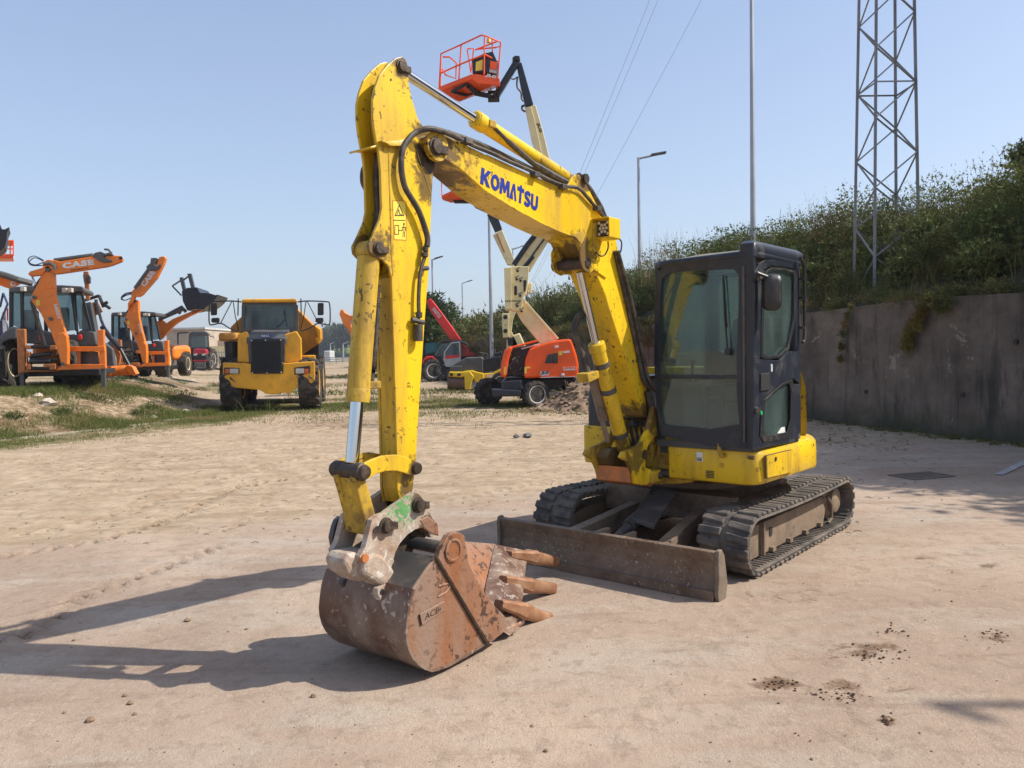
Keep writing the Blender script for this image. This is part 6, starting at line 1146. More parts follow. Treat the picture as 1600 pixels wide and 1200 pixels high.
    part(r, 'rear_fender', 'dgrey', B2([(0, 430), (60, 380), (130, 330), (205, 320), (215, 480), (120, 480), (40, 520), (0, 600)]), Y + .3, 1.3, .05)
    zr = .80
    for x, dy, rr_, wd in wh4: wheel(r, (P2(B2, x, 700, Y + dy).x, Y + dy, base_z + rr_), (1, .12, 0), rr_, wd, 14, 'cream', .5)
    part(r, 'chassis', 'black', B2([(330, 870), (1240, 855), (1240, 930), (330, 950)]), Y + .4, 3.0, .02)
    m = M(); e0, e1 = (350, 950) if Y < 30 else (900, 1440); m.box(FX, P2(B2, e0, 800, Y + 2).x, P2(B2, e1, 800, Y + 2).x, Y + 2.1, Y + 4.0, base_z + .75, base_z + 1.45); build(m, 'engine_hood', MT['orange'], r, bevel=.22, seg=4)
    # boom (tapering curved plate)
    bm = part(r, 'boom', 'orange', A_([(520, 600), (560, 575), (640, 600), (640, 680), (650, 900), (700, 1110)]) + B2([(762, 200), (820, 400), (845, 450), (852, 800), (800, 815), (765, 800), (745, 690), (690, 540), (640, 400), (560, 260)]) + A_([(480, 1130), (365, 970), (362, 930), (400, 850), (440, 780)]), Y - .45, .22, .02)
    part(bm, 'boom_plate', 'orange', A_([(515, 640), (632, 650), (640, 830), (540, 832), (520, 760)]), Y - .47, .27, .01)
    part(bm, 'boom_base', 'orange', B2([(700, 540), (730, 410), (790, 392), (835, 440), (850, 600), (846, 795), (800, 818), (765, 790)]), Y - .49, .30, .02)
    part(bm, 'caution_sticker', 'sticker', A_([(420, 965), (465, 965), (465, 1030), (425, 1030)]), Y - .452, .004, 0)
    m = M()
    for x, y, rr in ((570, 605, .07), (410, 935, .05), (640, 225, 0), (800, 790, 0)):
        fn = A_ if rr else B2; a = P2(fn, x, y, Y - .45); rr = rr or .05; m.cyl(a - Vector((0, .05, 0)), a, rr * S, 14)
    build(m, 'boom_pin', MT['dgrey'], bm)
    text('580SV', P2(B2, 670, 45, Y - .455), P2(B2, 725, 235, Y - .455), .09 * S, MT['white'], bm, n=Vector((0, -1, 0)), bold=.03, ext=.004)
    m = M(); m.tube([P2(A_, 520, 680, Y - .1), P2(A_, 430, 800, Y - .1), P2(A_, 380, 1000, Y - .1), P2(B2, 560, 560, Y)], .06 * S, 10); build(m, 'boom_cylinder', MT['black'], bm, smooth=True)
    boomarm(r, P2, A_, B2, S); return r
def arm1(r, P2, A_, B2, S):
    Yb = 21.5
    ar = part(r, 'dipper_arm', 'orange', A_([(325, 660), (350, 630), (500, 585), (505, 520), (560, 490), (640, 500), (700, 515), (1080, 455), (1190, 470), (1250, 445), (1400, 445), (1440, 470), (1430, 510), (1300, 560), (1240, 575), (1040, 605), (700, 655), (640, 660), (600, 600), (540, 600), (500, 670), (350, 685)]), Yb, .25, .02)
    part(ar, 'dipper_guard', 'dgrey', A_([(1080, 450), (1110, 410), (1180, 395), (1230, 420), (1280, 405), (1330, 435), (1210, 450), (1250, 485), (1310, 490), (1320, 515), (1220, 530), (1160, 510)]), Yb - .05, .35, .02)
    m = M(); m.tube([P2(A_, 640, 500, Yb + .1), P2(A_, 900, 465, Yb + .1), P2(A_, 1090, 440, Yb + .1)], .055, 10); m.tube([P2(A_, 1225, 372, Yb + .1), P2(A_, 1270, 375, Yb + .1), P2(A_, 1310, 420, Yb + .1)], .03, 8); m.tube([P2(A_, 510, 545, Yb - .05), P2(A_, 590, 535, Yb - .05), P2(A_, 640, 570, Yb - .05), P2(A_, 640, 610, Yb - .05)], .045, 8); build(m, 'dipper_cylinder', MT['dgrey'], ar, smooth=True)
    m = M()
    for k, (a, b_) in enumerate((((330, 490), (400, 450)), ((340, 520), (410, 470)), ((325, 495), (380, 560)))): m.tube(smoothpath([P2(A_, 510, 500 + k * 12, Yb), P2(A_, b_[0], b_[1], Yb), P2(A_, a[0], a[1], Yb), P2(A_, 370, 560 - k * 8, Yb), P2(A_, 500, 560, Yb)], 5), .013, 6)
    build(m, 'hose_loop', MT['hoseblue'], ar, smooth=True)
    c = P2(A_, 1418, 475, Yb); m = M(); m.lathe((c.x, Yb - .02, c.z), (0, 1, 0), [(.02, 0), (.05, 0), (.05, .01), (.02, .01)], 16); build(m, 'tip_hole', MT['ink'], ar)
    text('CASE', P2(A_, 738, 600, Yb - .005), P2(A_, 1108, 552, Yb - .005), .155, MT['white'], ar, n=Vector((0, -1, 0)), bold=.06, ext=.004)
    text('EXTENDAHOE', P2(A_, 832, 625, Yb - .005), P2(A_, 1040, 594, Yb - .005), .035, MT['ink'], ar, n=Vector((0, -1, 0)), bold=.01, ext=.004)
    m = M(); m.tube([P2(A_, 375, 685, Yb + .2), P2(A_, 412, 785, Yb + .2)], .03, 6); build(m, 'linkage_rod', MT['chrome'], ar)
def arm2(r, P2, A_, B2, S):
    Yb = 33.4; Q = lambda pts: zc(140, 390, 5.714, pts); q = lambda x, y, YY=Yb: P(*Q([(x, y)])[0], YY)
    ar = part(r, 'dipper_arm', 'orange', Q([(365, 385), (400, 345), (425, 345), (520, 190), (600, 130), (620, 65), (660, 58), (678, 75), (660, 130), (600, 250), (470, 400), (440, 420), (400, 420), (385, 470), (350, 500), (340, 540), (340, 480), (372, 425)]), Yb, .28, .02)
    part(ar, 'dipper_guard', 'dgrey', Q([(505, 150), (540, 120), (545, 75), (590, 72), (610, 80), (580, 130), (600, 150), (635, 120), (640, 150), (600, 185), (550, 190), (510, 185)]), Yb - .05, .4, .02)
    m = M(); m.tube([q(405, 345), q(520, 185)], .07, 10); build(m, 'dipper_cylinder', MT['dgrey'], ar, smooth=True)
    m = M()
    for k in range(3): m.tube(smoothpath([q(375, 380 + 8 * k), q(320, 392 + 10 * k), q(282, 430 + 6 * k), q(320, 452), q(370, 430)], 5), .02, 6)
    build(m, 'hose_loop', MT['hoseblue'], ar, smooth=True)
    text('CASE', q(492, 338, Yb - .01), q(588, 205, Yb - .01), .22, MT['white'], ar, n=Vector((0, -1, 0)), bold=.06, ext=.004)
SHX = -.35
b1_ = backhoe(22.0, lambda x: x, lambda y: y, .85, 'nearest orange backhoe, its dipper stretched level to the right above its dark cab', arm1, ((90, .9, .8, .5), (960, 1.2, .8, .5), (150, 3.1, .5, .35), (800, 3.1, .5, .35)))
SHX = -.15
b2_ = backhoe(34.0, lambda x: 263 + (x - 163) * (.60 if x < 163 else .60), lambda y: 572 + (y - 577) * .65, .83, 'second orange backhoe with its dipper pointing steeply up, left of the dump truck', arm2, ((520, 1.2, .75, .5), (1200, 1.6, .75, .5), (1640, 3.1, .58, .4), (800, 3.1, .58, .4)))
Q = lambda pts: zc(140, 390, 5.714, pts)
# front loader arms and black bucket of the second backhoe
YL = 37.0; la = part(b2_, 'loader_arm', 'orange', Q([(610, 780), (600, 640), (640, 620), (680, 660), (740, 620), (900, 555), (990, 520), (1000, 545), (900, 590), (790, 650), (740, 690), (640, 800), (620, 805)]), YL, .25, .02)
m = M()
for a, b_ in (((620, 620), (830, 510)), ((780, 540), (810, 570)), ((820, 515), (860, 555)), ((620, 625), (840, 530))): m.tube([P(*Q([a])[0], YL), P(*Q([b_])[0], YL)], .08, 8)
build(m, 'loader_cylinder', MT['dgrey'], la, smooth=True)
lbk = part(b2_, 'loader_bucket', 'navy', Q([(820, 370), (870, 340), (960, 335), (985, 385), (1060, 385), (1120, 405), (1150, 400), (1110, 460), (1060, 500), (1010, 535), (940, 530), (870, 545), (830, 460)]), YL - 1.0, 2.2, .04)
part(lbk, 'bucket_side', 'navy', Q([(985, 388), (1055, 388), (1120, 408), (1105, 455), (1055, 497), (985, 530)]), YL - 1.06, .08, .01)
m = M(); 
for pts in ([(800, 250), (830, 245), (855, 360), (830, 370)], [(870, 215), (905, 212), (935, 335), (905, 345)]): pp(m, Q(pts), YL - .6, .2)
for a, b_ in (((738, 325), (815, 275)), ((738, 325), (820, 410)), ((835, 275), (880, 240))): m.tube([P(*Q([a])[0], YL - .5), P(*Q([b_])[0], YL - .5)], .04, 6)
build(m, 'fork_carriage', MT['dgrey'], lbk, bevel=.01)
# orange auger tube and rods between the backhoes
r = thing('ground_drill', 'orange roller tube with black rams lying between the two nearest backhoes', 'attachment', (P(185, 575, 27).x, 27, .85))
m = M(); m.tube([P(168, 581, 27), P(186, 579, 27), P(203, 578, 27)], .18, 14); pp(m, [(164, 572), (174, 572), (174, 585), (172, 588), (166, 580)], 26.8, .4); pp(m, [(198, 570), (206, 573), (212, 584), (208, 587), (200, 582)], 26.8, .4); build(m, 'roller_tube', MT['orange'], r, smooth=True)
m = M(); m.tube([P(160, 511, 27.4), P(172, 527, 27.2), P(188, 545, 27)], .09, 10); m.tube([P(188, 545, 27), P(196, 560, 27), P(203, 573, 27)], .06, 10); m.tube([P(150, 470, 28), P(158, 500, 27.6), P(163, 512, 27.3)], .05, 8); build(m, 'hydraulic_ram', MT['black'], r, smooth=True)
m = M(); pp(m, [(174, 532), (178, 534), (188, 553), (186, 570), (182, 560)], 27.3, .15); build(m, 'side_arm', MT['brownor'], r)

SHX = -.45
# third backhoe half hidden between the first two
r = thing('backhoe_loader', 'backhoe mostly hidden behind the nearest one, only its dark cab and raised brown dipper showing', 'backhoe', (P(150, 590, 29).x, 29, .85), 0, 'backhoe loaders lined up on the bank')
part(r, 'cab', 'dgrey', [(128, 474), (142, 471), (147, 500), (152, 528), (150, 575), (128, 575)], 29, 1.6, .04); part(r, 'side_window', 'glassdk', [(131, 480), (139, 478), (147, 512), (150, 524), (133, 520)], 28.96, .03, 0)
part(r, 'lower_body', 'dgrey', [(142, 528), (156, 530), (176, 545), (180, 582), (142, 585)], 29, 1.5, .05)
part(r, 'dipper_arm', 'brownor', [(130, 424), (138, 424), (140, 468), (134, 469)], 29.5, .3, .02); part(r, 'dipper_clamp', 'dgrey', [(129.5, 429), (133, 428), (134, 443), (131, 441)], 29.4, .4, .01); part(r, 'dipper_clamp', 'dgrey', [(138, 428), (141, 432), (141, 441), (138, 442)], 29.4, .4, .01)
ld = part(r, 'loader_linkage', 'brownor', [(140, 474), (152, 470), (160, 486), (150, 492), (144, 488)], 30, .4, .02)
m = M()
for a, b_ in (((130, 470), (155, 462)), ((155, 462), (162, 480)), ((158, 472), (172, 482)), ((130, 474), (144, 478)), ((150, 468), (152, 486)), ((160, 476), (168, 472))): m.tube([P(*a, 29.9), P(*b_, 29.9)], .06, 6)
build(m, 'loader_rods', MT['black'], ld); wheel(r, (P(150, 570, 30).x, 30, 1.5), (1, 0, 0), .65, .45, 12, 'cream', .5)
SHX = -.6
# leftmost: backhoe behind, raised bucket and basket at the picture's edge
r = thing('backhoe_loader', 'leftmost backhoe cut off by the left edge, with lettered dipper pointing down right', 'backhoe', (P(-20, 590, 25).x, 25, .85), 0, 'backhoe loaders lined up on the bank')
d_ = part(r, 'dipper_arm', 'orange', [(-30, 430), (0, 430), (20, 436), (34, 442), (20, 449), (14, 450), (0, 445), (-30, 440)], 25, .3, .02); m = M(); m.tube([P(0, 428, 24.9), P(14, 432, 24.9), P(28, 437, 24.9), (P(50, 443, 25.2))], .10, 8); build(m, 'dipper_cylinder', MT['dgrey'], d_)
text('C', P(17, 448, 24.97), P(25, 446, 24.97), .15, MT['white'], d_, n=Vector((0, -1, 0)), bold=.06); part(r, 'cab', 'dgrey', [(-60, 455), (-8, 455), (-8, 560), (-60, 560)], 25, 1.6, .04); wheel(r, (P(-28, 560, 25).x, 25.4, 1.65), (1, 0, 0), .8, .5, 14, 'cream', .5)
r = thing('loader_bucket', 'black toothed bucket raised at the left edge of the picture', 'bucket', (P(-10, 400, 24).x, 24, .85)); part(r, 'bucket_shell', 'black', [(-40, 345), (0, 350), (3, 358), (8, 358), (15, 354), (11, 363), (11, 372), (8, 385), (0, 392), (-40, 392)], 24, 1.2, .03); m = M(); m.tube([P(-30, 390, 24.4), P(-45, 560, 24.6), (P(-45, 600, 24.6).x, 24.6, .8)], .14, 8); build(m, 'lift_arm', MT['orange'], r)
m = M(); 
r = thing('access_platform', 'orange railed work basket half cut off at the left edge beside the black bucket', 'lift', (P(0, 404, 32).x, 32, .85)); part(r, 'platform_floor', 'liftor', [(-20, 397), (20, 397), (21, 404), (-20, 404)], 32, 1, .02); part(r, 'control_panel', 'liftor', [(8, 375), (21, 376), (20, 384), (8, 384)], 32, .1, .01)
for a, b_ in (((21, 376), (21, 400)), ((-20, 376), (21, 376)), ((-10, 389), (21, 389)), ((8, 376), (8, 400)), ((16, 384), (16, 400))): m.tube([P(*a, 32), P(*b_, 32)], .025, 5); m.tube([P(*a, 33) , P(*b_, 33)], .025, 5)
build(m, 'railing', MT['liftor'], r); m = M(); m.tube([P(-5, 404, 32.5), P(-30, 470, 32.5), (P(-30, 600, 32.5).x, 32.5, .8)], .12, 8); build(m, 'mast', MT['cream'], r)
r = thing('parked_truck', 'blue and white truck cab with a red stripe partly hidden at the left edge', 'truck', (P(4, 560, 30).x, 30, .85)); m = M(); pp(m, [(-30, 500), (9, 500), (12, 510), (13, 555), (-30, 560)], 30, 1.5); build(m, 'cab', MT['hoseblue'], r, bevel=.05); part(r, 'white_panel', 'white', [(3, 488), (9, 486), (12, 540), (6, 545)], 29.95, .05, 0); part(r, 'red_stripe', 'red', [(10, 480), (13, 482), (13, 500), (11, 502)], 29.94, .05, 0); text('FL', P(3.5, 500, 29.93), P(8.5, 499, 29.93), .12, MT['ink'], r, n=Vector((0, -1, 0)))
m = M()
for a, b_ in (((0, 480), (5, 458)), ((5, 458), (12, 475)), ((12, 475), (2, 500))): m.tube([P(*a, 29.8), P(*b_, 29.8)], .04, 5)
build(m, 'grab_rail', MT['hoseblue'], r); wheel(r, (P(-14, 570, 30).x, 30.3, 1.35), (1, 0, 0), .5, .3, 12, 'grey', .5, False)

# ------------------------------------------------------------------ red tractor
SHX = -.3
YT = 50; zt = .85; r = thing('farm_tractor', 'small dark red tractor with grey cab between the second backhoe and the dump truck', 'tractor', (P(312, 575, YT).x, YT, zt))
part(r, 'cab_roof', 'dgrey', Q([(885, 745), (920, 728), (1040, 730), (1062, 750), (1060, 765), (888, 765)]), YT + .4, 1.5, .05)
ringpart(r, 'cab_frame', 'dgrey', Q([(885, 762), (1062, 762), (1068, 882), (880, 882)]), Q([(905, 772), (1052, 772), (1058, 876), (898, 876)]), YT + .4, .1); part(r, 'windscreen', 'glassdk', Q([(905, 772), (1052, 772), (1058, 876), (898, 876)]), YT + .45, .02, 0)
part(r, 'cab_rear', 'black', Q([(885, 870), (1075, 870), (1080, 1010), (890, 1010)]), YT + .5, 1.2, .03); part(r, 'hood', 'tractred', Q([(925, 895), (940, 885), (1030, 885), (1042, 900), (1042, 935), (925, 935)]), YT - 1.2, 1.8, .06)
gg = part(r, 'grille', 'black', Q([(925, 932), (1042, 932), (1040, 1000), (930, 1000)]), YT - 1.18, 1.6, .03)
for x in (945, 1018): part(gg, 'headlight', 'lens', Q([(x - 18, 932), (x + 18, 928), (x + 14, 945), (x - 12, 948)]), YT - 1.22, .08, .01)
part(r, 'front_weight', 'dgrey', Q([(932, 1008), (1036, 1008), (1030, 1050), (938, 1050)]), YT - 1.4, .4, .05); part(r, 'grille_border', 'tractred', Q([(924, 985), (1044, 985), (1040, 1005), (930, 1005)]), YT - 1.21, .1, .02)
wheel(r, (P(*Q([(1072, 1000)])[0], YT - .6).x, YT - .6, zt + .42), (1, 0, 0), .42, .3, 12, 'grey', .5); wheel(r, (P(*Q([(905, 1000)])[0], YT - .6).x, YT - .6, zt + .42), (1, 0, 0), .42, .3, 12, 'grey', .5)
for x in (868, 1085): wheel(r, (P(*Q([(x, 1000)])[0], YT + 1).x, YT + 1, zt + .7), (1, 0, 0), .70, .4, 14, 'grey', .5)
part(r, 'fender', 'tractred', Q([(845, 890), (880, 870), (900, 890), (895, 930), (850, 935)]), YT + .6, 1.0, .05)
m = M(); m.tube(smoothpath([P(*Q([a])[0], YT + .3) for a in ((790, 850), (788, 760), (800, 745), (880, 740))], 3), .05, 6); m.tube([P(*Q([a])[0], YT + .3) for a in ((1075, 775), (1100, 772), (1108, 790))], .03, 6); build(m, 'roll_bar', MT['black'], r)

SHX = 0.0
# ------------------------------------------------------------------ distant orange excavator behind the cylinder
YE = 62; r = thing('crawler_excavator', 'orange excavator far behind, its folded boom showing left of the yellow cylinder', 'excavator', (P(572, 572, YE).x, YE, 0)); N4 = lambda pts: zc(490, 480, 7.5, pts)
part(r, 'boom', 'orange', N4([(300, 80), (320, 25), (345, 30), (360, 60), (420, 95), (480, 100), (480, 160), (430, 150), (440, 230), (475, 300), (470, 370), (430, 330), (400, 260), (345, 200)]), YE, .5, .03); part(r, 'dipper', 'dgrey', N4([(345, 205), (400, 290), (450, 390), (470, 385), (470, 405), (445, 410), (395, 300)]), YE - .1, .3, .02)
part(r, 'upper_body', 'orange', [(566, 528), (590, 528), (592, 548), (566, 550)], YE, 2.5, .08); part(r, 'cab', 'dgrey', [(556, 518), (568, 518), (568, 550), (556, 550)], YE, 1.5, .05)
m = M(); pp(m, rpoly([(558, 556), (606, 556), (606, 571), (558, 571)], 6), YE, .7); pp(m, rpoly([(558, 556), (606, 556), (606, 571), (558, 571)], 6), YE + 2, .7); build(m, 'crawler_track', MT['tyre'], r, bevel=.03)

# ------------------------------------------------------------------ red telehandler
Z5 = lambda pts: zc(640, 420, 6.154, pts); YH = 46.5
r = thing('telehandler', 'red telehandler with raised boom and white door, just right of the yellow digger arm', 'telehandler', (P(700, 595, YH).x, YH, 0))
bo = part(r, 'boom', 'red', Z5([(160, 310), (190, 280), (215, 300), (300, 410), (430, 590), (495, 685), (400, 690), (330, 590), (200, 410)]), YH + .2, .5, .04); text('MANITOU', P(*Z5([(212, 392)])[0], YH + .18), P(*Z5([(280, 478)])[0], YH + .18), .22, MT['white'], bo, n=Vector((0, -1, 0)), bold=.03, ext=.01)
part(bo, 'boom_head', 'black', Z5([(160, 225), (195, 245), (170, 262), (200, 285), (165, 300), (150, 280)]), YH + .2, .6, .03)
part(r, 'cab_roof', 'black', Z5([(280, 705), (330, 685), (480, 685), (545, 715), (570, 745), (500, 720), (440, 700), (300, 715)]), YH - .4, 1.2, .04)
part(r, 'front_window', 'glassdk', Z5([(235, 830), (300, 720), (385, 715), (330, 790), (320, 860)]), YH - .35, .1, 0)
do = ringpart(r, 'cab_door', 'grey', Z5([(325, 890), (330, 800), (400, 705), (485, 700), (492, 880), (480, 890)]), Z5([(338, 860), (342, 805), (405, 718), (475, 712), (480, 850), (400, 860)]), YH - .42, .08); part(do, 'door_glass', 'glassdk', Z5([(338, 860), (342, 805), (405, 718), (475, 712), (480, 850), (400, 860)]), YH - .39, .02, 0)
part(r, 'door_panel', 'grey', Z5([(320, 860), (492, 850), (494, 885), (380, 945), (345, 940)]), YH - .43, .1, .01); part(r, 'red_panel', 'red', Z5([(350, 835), (480, 828), (478, 850), (352, 868)]), YH - .44, .04, 0)
m = M(); m.box(FX, P(*Z5([(240, 0)])[0], YH).x, P(*Z5([(500, 0)])[0], YH).x, YH - .2, YH + 1.6, .7, 1.5); build(m, 'chassis', MT['black'], r, bevel=.1)
part(r, 'front_fender', 'red', Z5([(125, 880), (160, 840), (215, 838), (260, 870), (200, 862), (150, 880), (125, 920)]), YH - .4, 1.0, .04); part(r, 'rear_hood', 'red', Z5([(500, 720), (555, 770), (600, 800), (655, 825), (640, 845), (540, 840), (500, 860)]), YH + .2, 1.2, .04)
m = M(); pp(m, Z5([(240, 830), (325, 880), (350, 950), (370, 1060), (300, 1060), (290, 900), (200, 850)]), YH - .3, .5); build(m, 'mudguard', MT['black'], r, bevel=.04)
a = P(*Z5([(222, 975)])[0], YH - .5); wheel(r, (a.x, YH - .3, .66), (.35, -1, 0), .68, .45, 14, 'rim', .58); a = P(*Z5([(340, 1010)])[0], YH); wheel(r, (a.x, YH - .1, .66), (.35, -1, 0), .62, .45, 14, 'rim', .55); wheel(r, (a.x + 2.0, YH + .8, .66), (.35, -1, 0), .62, .45, 14, 'rim', .55)
r = thing('parked_van', 'dark teal cab partly hidden behind the telehandler and the digger arm', 'van', (P(668, 590, 56).x, 56, 0)); part(r, 'body', 'black', Z5([(130, 720), (160, 715), (270, 720), (290, 830), (120, 840)]), 56, 2, .06); MT['teal'] = mat('teal_paint', (.02, .14, .15), .4); part(r, 'panel', 'teal', Z5([(150, 715), (285, 710), (260, 800), (155, 820)]), 55.9, .1, .01); m = M(); m.cyl((P(660, 0, 56).x, 55.9, .4), (P(660, 0, 56).x, 56.1, .4), .4); build(m, 'wheel', MT['tyre'], r)

# ------------------------------------------------------------------ road roller
YR = 35.0; r = thing('road_roller', 'yellow and black tandem road roller behind the orange boom lift', 'road roller', (P(745, 600, YR).x, YR + 1, 0))
p_ = lambda pts: zc(640, 440, 5.333, pts)
part(r, 'hood', 'dgrey', p_([(340, 740), (350, 700), (470, 632), (600, 628), (612, 640), (612, 755), (430, 745)]), YR + .15, 1.3, .05); part(r, 'front_panel', 'dgrey', p_([(340, 705), (440, 700), (425, 755), (335, 745)]), YR, .3, .03)
fb_ = part(r, 'front_frame', 'rollyellow', p_([(328, 750), (430, 752), (460, 745), (520, 738), (560, 752), (618, 765), (620, 822), (560, 862), (540, 820), (500, 800), (470, 790), (430, 800), (325, 792)]), YR - .05, 1.2, .04)
for x in (348, 412): part(fb_, 'headlight', 'black', p_([(x - 14, 764), (x + 14, 764), (x + 14, 785), (x - 14, 785)]), YR - .09, .06, .01)
part(r, 'drum_frame', 'rollyellow', p_([(455, 770), (500, 745), (535, 790), (520, 830), (505, 900), (460, 900)]), YR - .35, .2, .03)
a = P(*p_([(318, 850)])[0], YR + .3); b_ = P(*p_([(470, 850)])[0], YR + .3); m = M(); m.lathe((a.x, YR + .35, .36), (1, 0, 0), [(.30, 0), (.36, .0), (.36, b_.x - a.x), (.30, b_.x - a.x)], 40); build(m, 'drum', mat('drum_steel', (.16, .10, .07), .5, metal=.3, dirt=(.3, .22, .16), da=.4), r, smooth=True)
part(r, 'rear_frame', 'rollyellow', p_([(618, 765), (690, 760), (760, 725), (775, 740), (775, 830), (620, 830)]), YR + .2, 1.1, .04)
m = M(); c = P(*p_([(650, 850)])[0], YR + 1); m.lathe((c.x, YR + .35, .36), (1, 0, 0), [(.30, 0), (.36, .0), (.36, 1.2), (.30, 1.2)], 32); build(m, 'drum', MT['frame'], r, smooth=True)
part(r, 'cockpit_panel', 'black', p_([(612, 650), (640, 640), (760, 620), (760, 740), (690, 748), (612, 748)]), YR + .3, 1.0, .04)
part(r, 'driver_seat', 'black', p_([(700, 600), (770, 575), (780, 650), (720, 660)]), YR + .6, .6, .06)
m = M()
for a, b_ in (((580, 592), (650, 600)), ((650, 600), (650, 740)), ((700, 575), (705, 640)), ((650, 640), (750, 640)), ((610, 600), (612, 650)), ((712, 560), (712, 600))): m.tube([P(*p_([a])[0], YR + .4), P(*p_([b_])[0], YR + .4)], .025, 6)
build(m, 'handrail', MT['dgrey'], r); part(r, 'side_window', 'dgrey', p_([(515, 690), (560, 670), (605, 668), (605, 740), (520, 738)]), YR + .1, .04, 0)

# ------------------------------------------------------------------ boom lifts
YJ = 23.9; J = lambda pts: zc(640, 440, 5.333, pts)
lf = thing('boom_lift', 'orange boom lift beside the soil heap, its basket held high above the digger boom', 'lift', (P(830, 635, YJ).x, YJ + 1, 0))
def JP(x, y, Y=YJ): return P(*J([(x, y)])[0], Y)
co = part(lf, 'counterweight_cover', 'liftor', J([(955, 790), (965, 650), (1000, 560), (1060, 535), (1180, 495), (1280, 482), (1345, 478), (1365, 530), (1395, 620), (1410, 700), (1405, 795), (960, 806)]), YJ - .4, 2.2, .07)
part(co, 'air_vent', 'black', J([(1125, 680), (1150, 612), (1232, 592), (1235, 680)]), YJ - .43, .05, .01); m = M(); rr = random.Random(3)
for k in range(5): m.tube([JP(1140 + k * 18, 672, YJ - .45), JP(1155 + k * 16, 605, YJ - .45)], .012, 5)
build(m, 'vent_bars', MT['dgrey'], co); part(co, 'decal_yellow', 'sticker', J([(1240, 582), (1272, 580), (1272, 612), (1242, 614)]), YJ - .41, .01, 0); part(co, 'decal_yellow', 'sticker', J([(958, 712), (1005, 710), (1005, 722), (975, 724), (975, 765), (958, 766)]), YJ - .41, .01, 0); part(co, 'decal_white', 'white', J([(1278, 580), (1332, 576), (1332, 594), (1280, 596)]), YJ - .41, .01, 0)
pl_ = part(co, 'logo_plate', 'white', J([(1092, 748), (1165, 745), (1160, 780), (1088, 784)]), YJ - .408, .01, 0); text('JLG', JP(1092, 779, YJ - .412), JP(1163, 776, YJ - .412), .115, MT['ink'], pl_, n=Vector((0, -1, 0)), bold=.06, shear=.3, ext=.004)
pl_ = part(co, 'logo_plate', 'white', J([(1280, 712), (1392, 706), (1390, 736), (1282, 742)]), YJ - .408, .01, 0); text('450AJ', JP(1286, 736, YJ - .412), JP(1386, 731, YJ - .412), .09, MT['liftor'], pl_, n=Vector((0, -1, 0)), bold=.05, ext=.004)
part(co, 'bottom_strip', 'white', J([(1090, 796), (1405, 790), (1405, 795), (1090, 802)]), YJ - .42, .03, 0); part(co, 'tie_hook', 'rim', J([(1262, 768), (1290, 765), (1292, 790), (1264, 792)]), YJ - .45, .1, .02); part(co, 'hood_light', 'white', J([(1208, 536), (1240, 533), (1240, 552), (1208, 556)]), YJ - .43, .1, .01)
cl_ = part(lf, 'left_cover', 'liftor', J([(755, 770), (765, 680), (790, 570), (830, 545), (860, 545), (835, 620), (810, 720), (805, 806), (770, 800)]), YJ - .3, 1.6, .05); part(cl_, 'decal_yellow', 'sticker', J([(785, 712), (800, 712), (797, 772), (783, 770)]), YJ - .31, .01, 0)
part(lf, 'cover_ridge', 'liftor', J([(830, 545), (1060, 485), (1065, 500), (850, 560)]), YJ - .2, .3, .03); part(lf, 'inner_rail', 'white', J([(925, 555), (1080, 515), (1085, 525), (940, 565)]), YJ, .1, .01)
part(lf, 'engine_bay', 'black', J([(810, 790), (830, 620), (860, 555), (1040, 520), (985, 600), (965, 800)]), YJ + .3, 1.2, .03)
m = M(); rr = random.Random(5)
for k in range(14): a = JP(rr.uniform(840, 960), rr.uniform(600, 790), YJ + .2); m.tube([a, a + Vector((rr.uniform(-.15, .15), rr.uniform(-.05, .05), rr.uniform(-.2, .2)))], rr.uniform(.015, .04), 6)
build(m, 'engine_parts', MT['dgrey'], lf)
m = M(); pp(m, J([(800, 810), (960, 810), (1400, 800), (1380, 850), (1280, 860), (1150, 880), (1000, 870), (900, 880), (760, 850)]), YJ + .1, 1.8); build(m, 'turntable', MT['black'], lf, bevel=.05)
m = M(); pp(m, J([(790, 830), (930, 820), (950, 905), (760, 905)]), YJ - .45, 1.6); pp(m, J([(680, 895), (930, 905), (930, 955), (690, 962)]), YJ - .7, .4); build(m, 'chassis', MT['navy'], lf, bevel=.04)
W1 = JP(1050, 945, YJ - .55); wheel(lf, (W1.x, YJ - .35, .41), (.42, -.91, 0), .41, .34, 16, 'rim', .62); W2 = JP(655, 925, 24.6); wheel(lf, (W2.x, 24.9, .44), (.42, -.91, 0), .44, .36, 16, 'navy', .62); wheel(lf, (W1.x + 1.3, 25.6, .42), (.72, -.69, 0), .42, .34, 16, 'rim', .6); wheel(lf, (W2.x + 1.3, 26.8, .42), (.72, -.69, 0), .42, .34, 16, 'rim', .6)
# tower boom, riser and main boom
V5 = lambda pts: zc(680, 270, 4.445, pts)
lb_ = part(lf, 'lower_boom', 'cream', V5([(560, 960), (600, 865), (640, 900), (860, 1150), (800, 1190), (760, 1200), (740, 1200), (600, 1030)]), YJ + .3, .35, .02); part(lb_, 'boom_side', 'cream', V5([(622, 905), (640, 900), (860, 1150), (845, 1158)]), YJ + .24, .06, .01)
part(lf, 'riser', 'cream', V5([(480, 660), (530, 650), (650, 650), (650, 700), (645, 780), (610, 880), (600, 960), (545, 960), (485, 948)]), YJ, .6, .02)
rs = part(lf, 'riser_side', 'cream', V5([(478, 660), (528, 658), (530, 945), (486, 948)]), YJ - .12, .12, .01)
m = M()
for k in range(8): x = 488 + k * 14; pp(m, V5([(x, 885), (x + 8, 885), (x + 5, 896), (x - 3, 896)]), YJ - .13 if x < 525 else YJ - .01, .02)
build(m, 'warning_stripe', MT['ink'], rs)
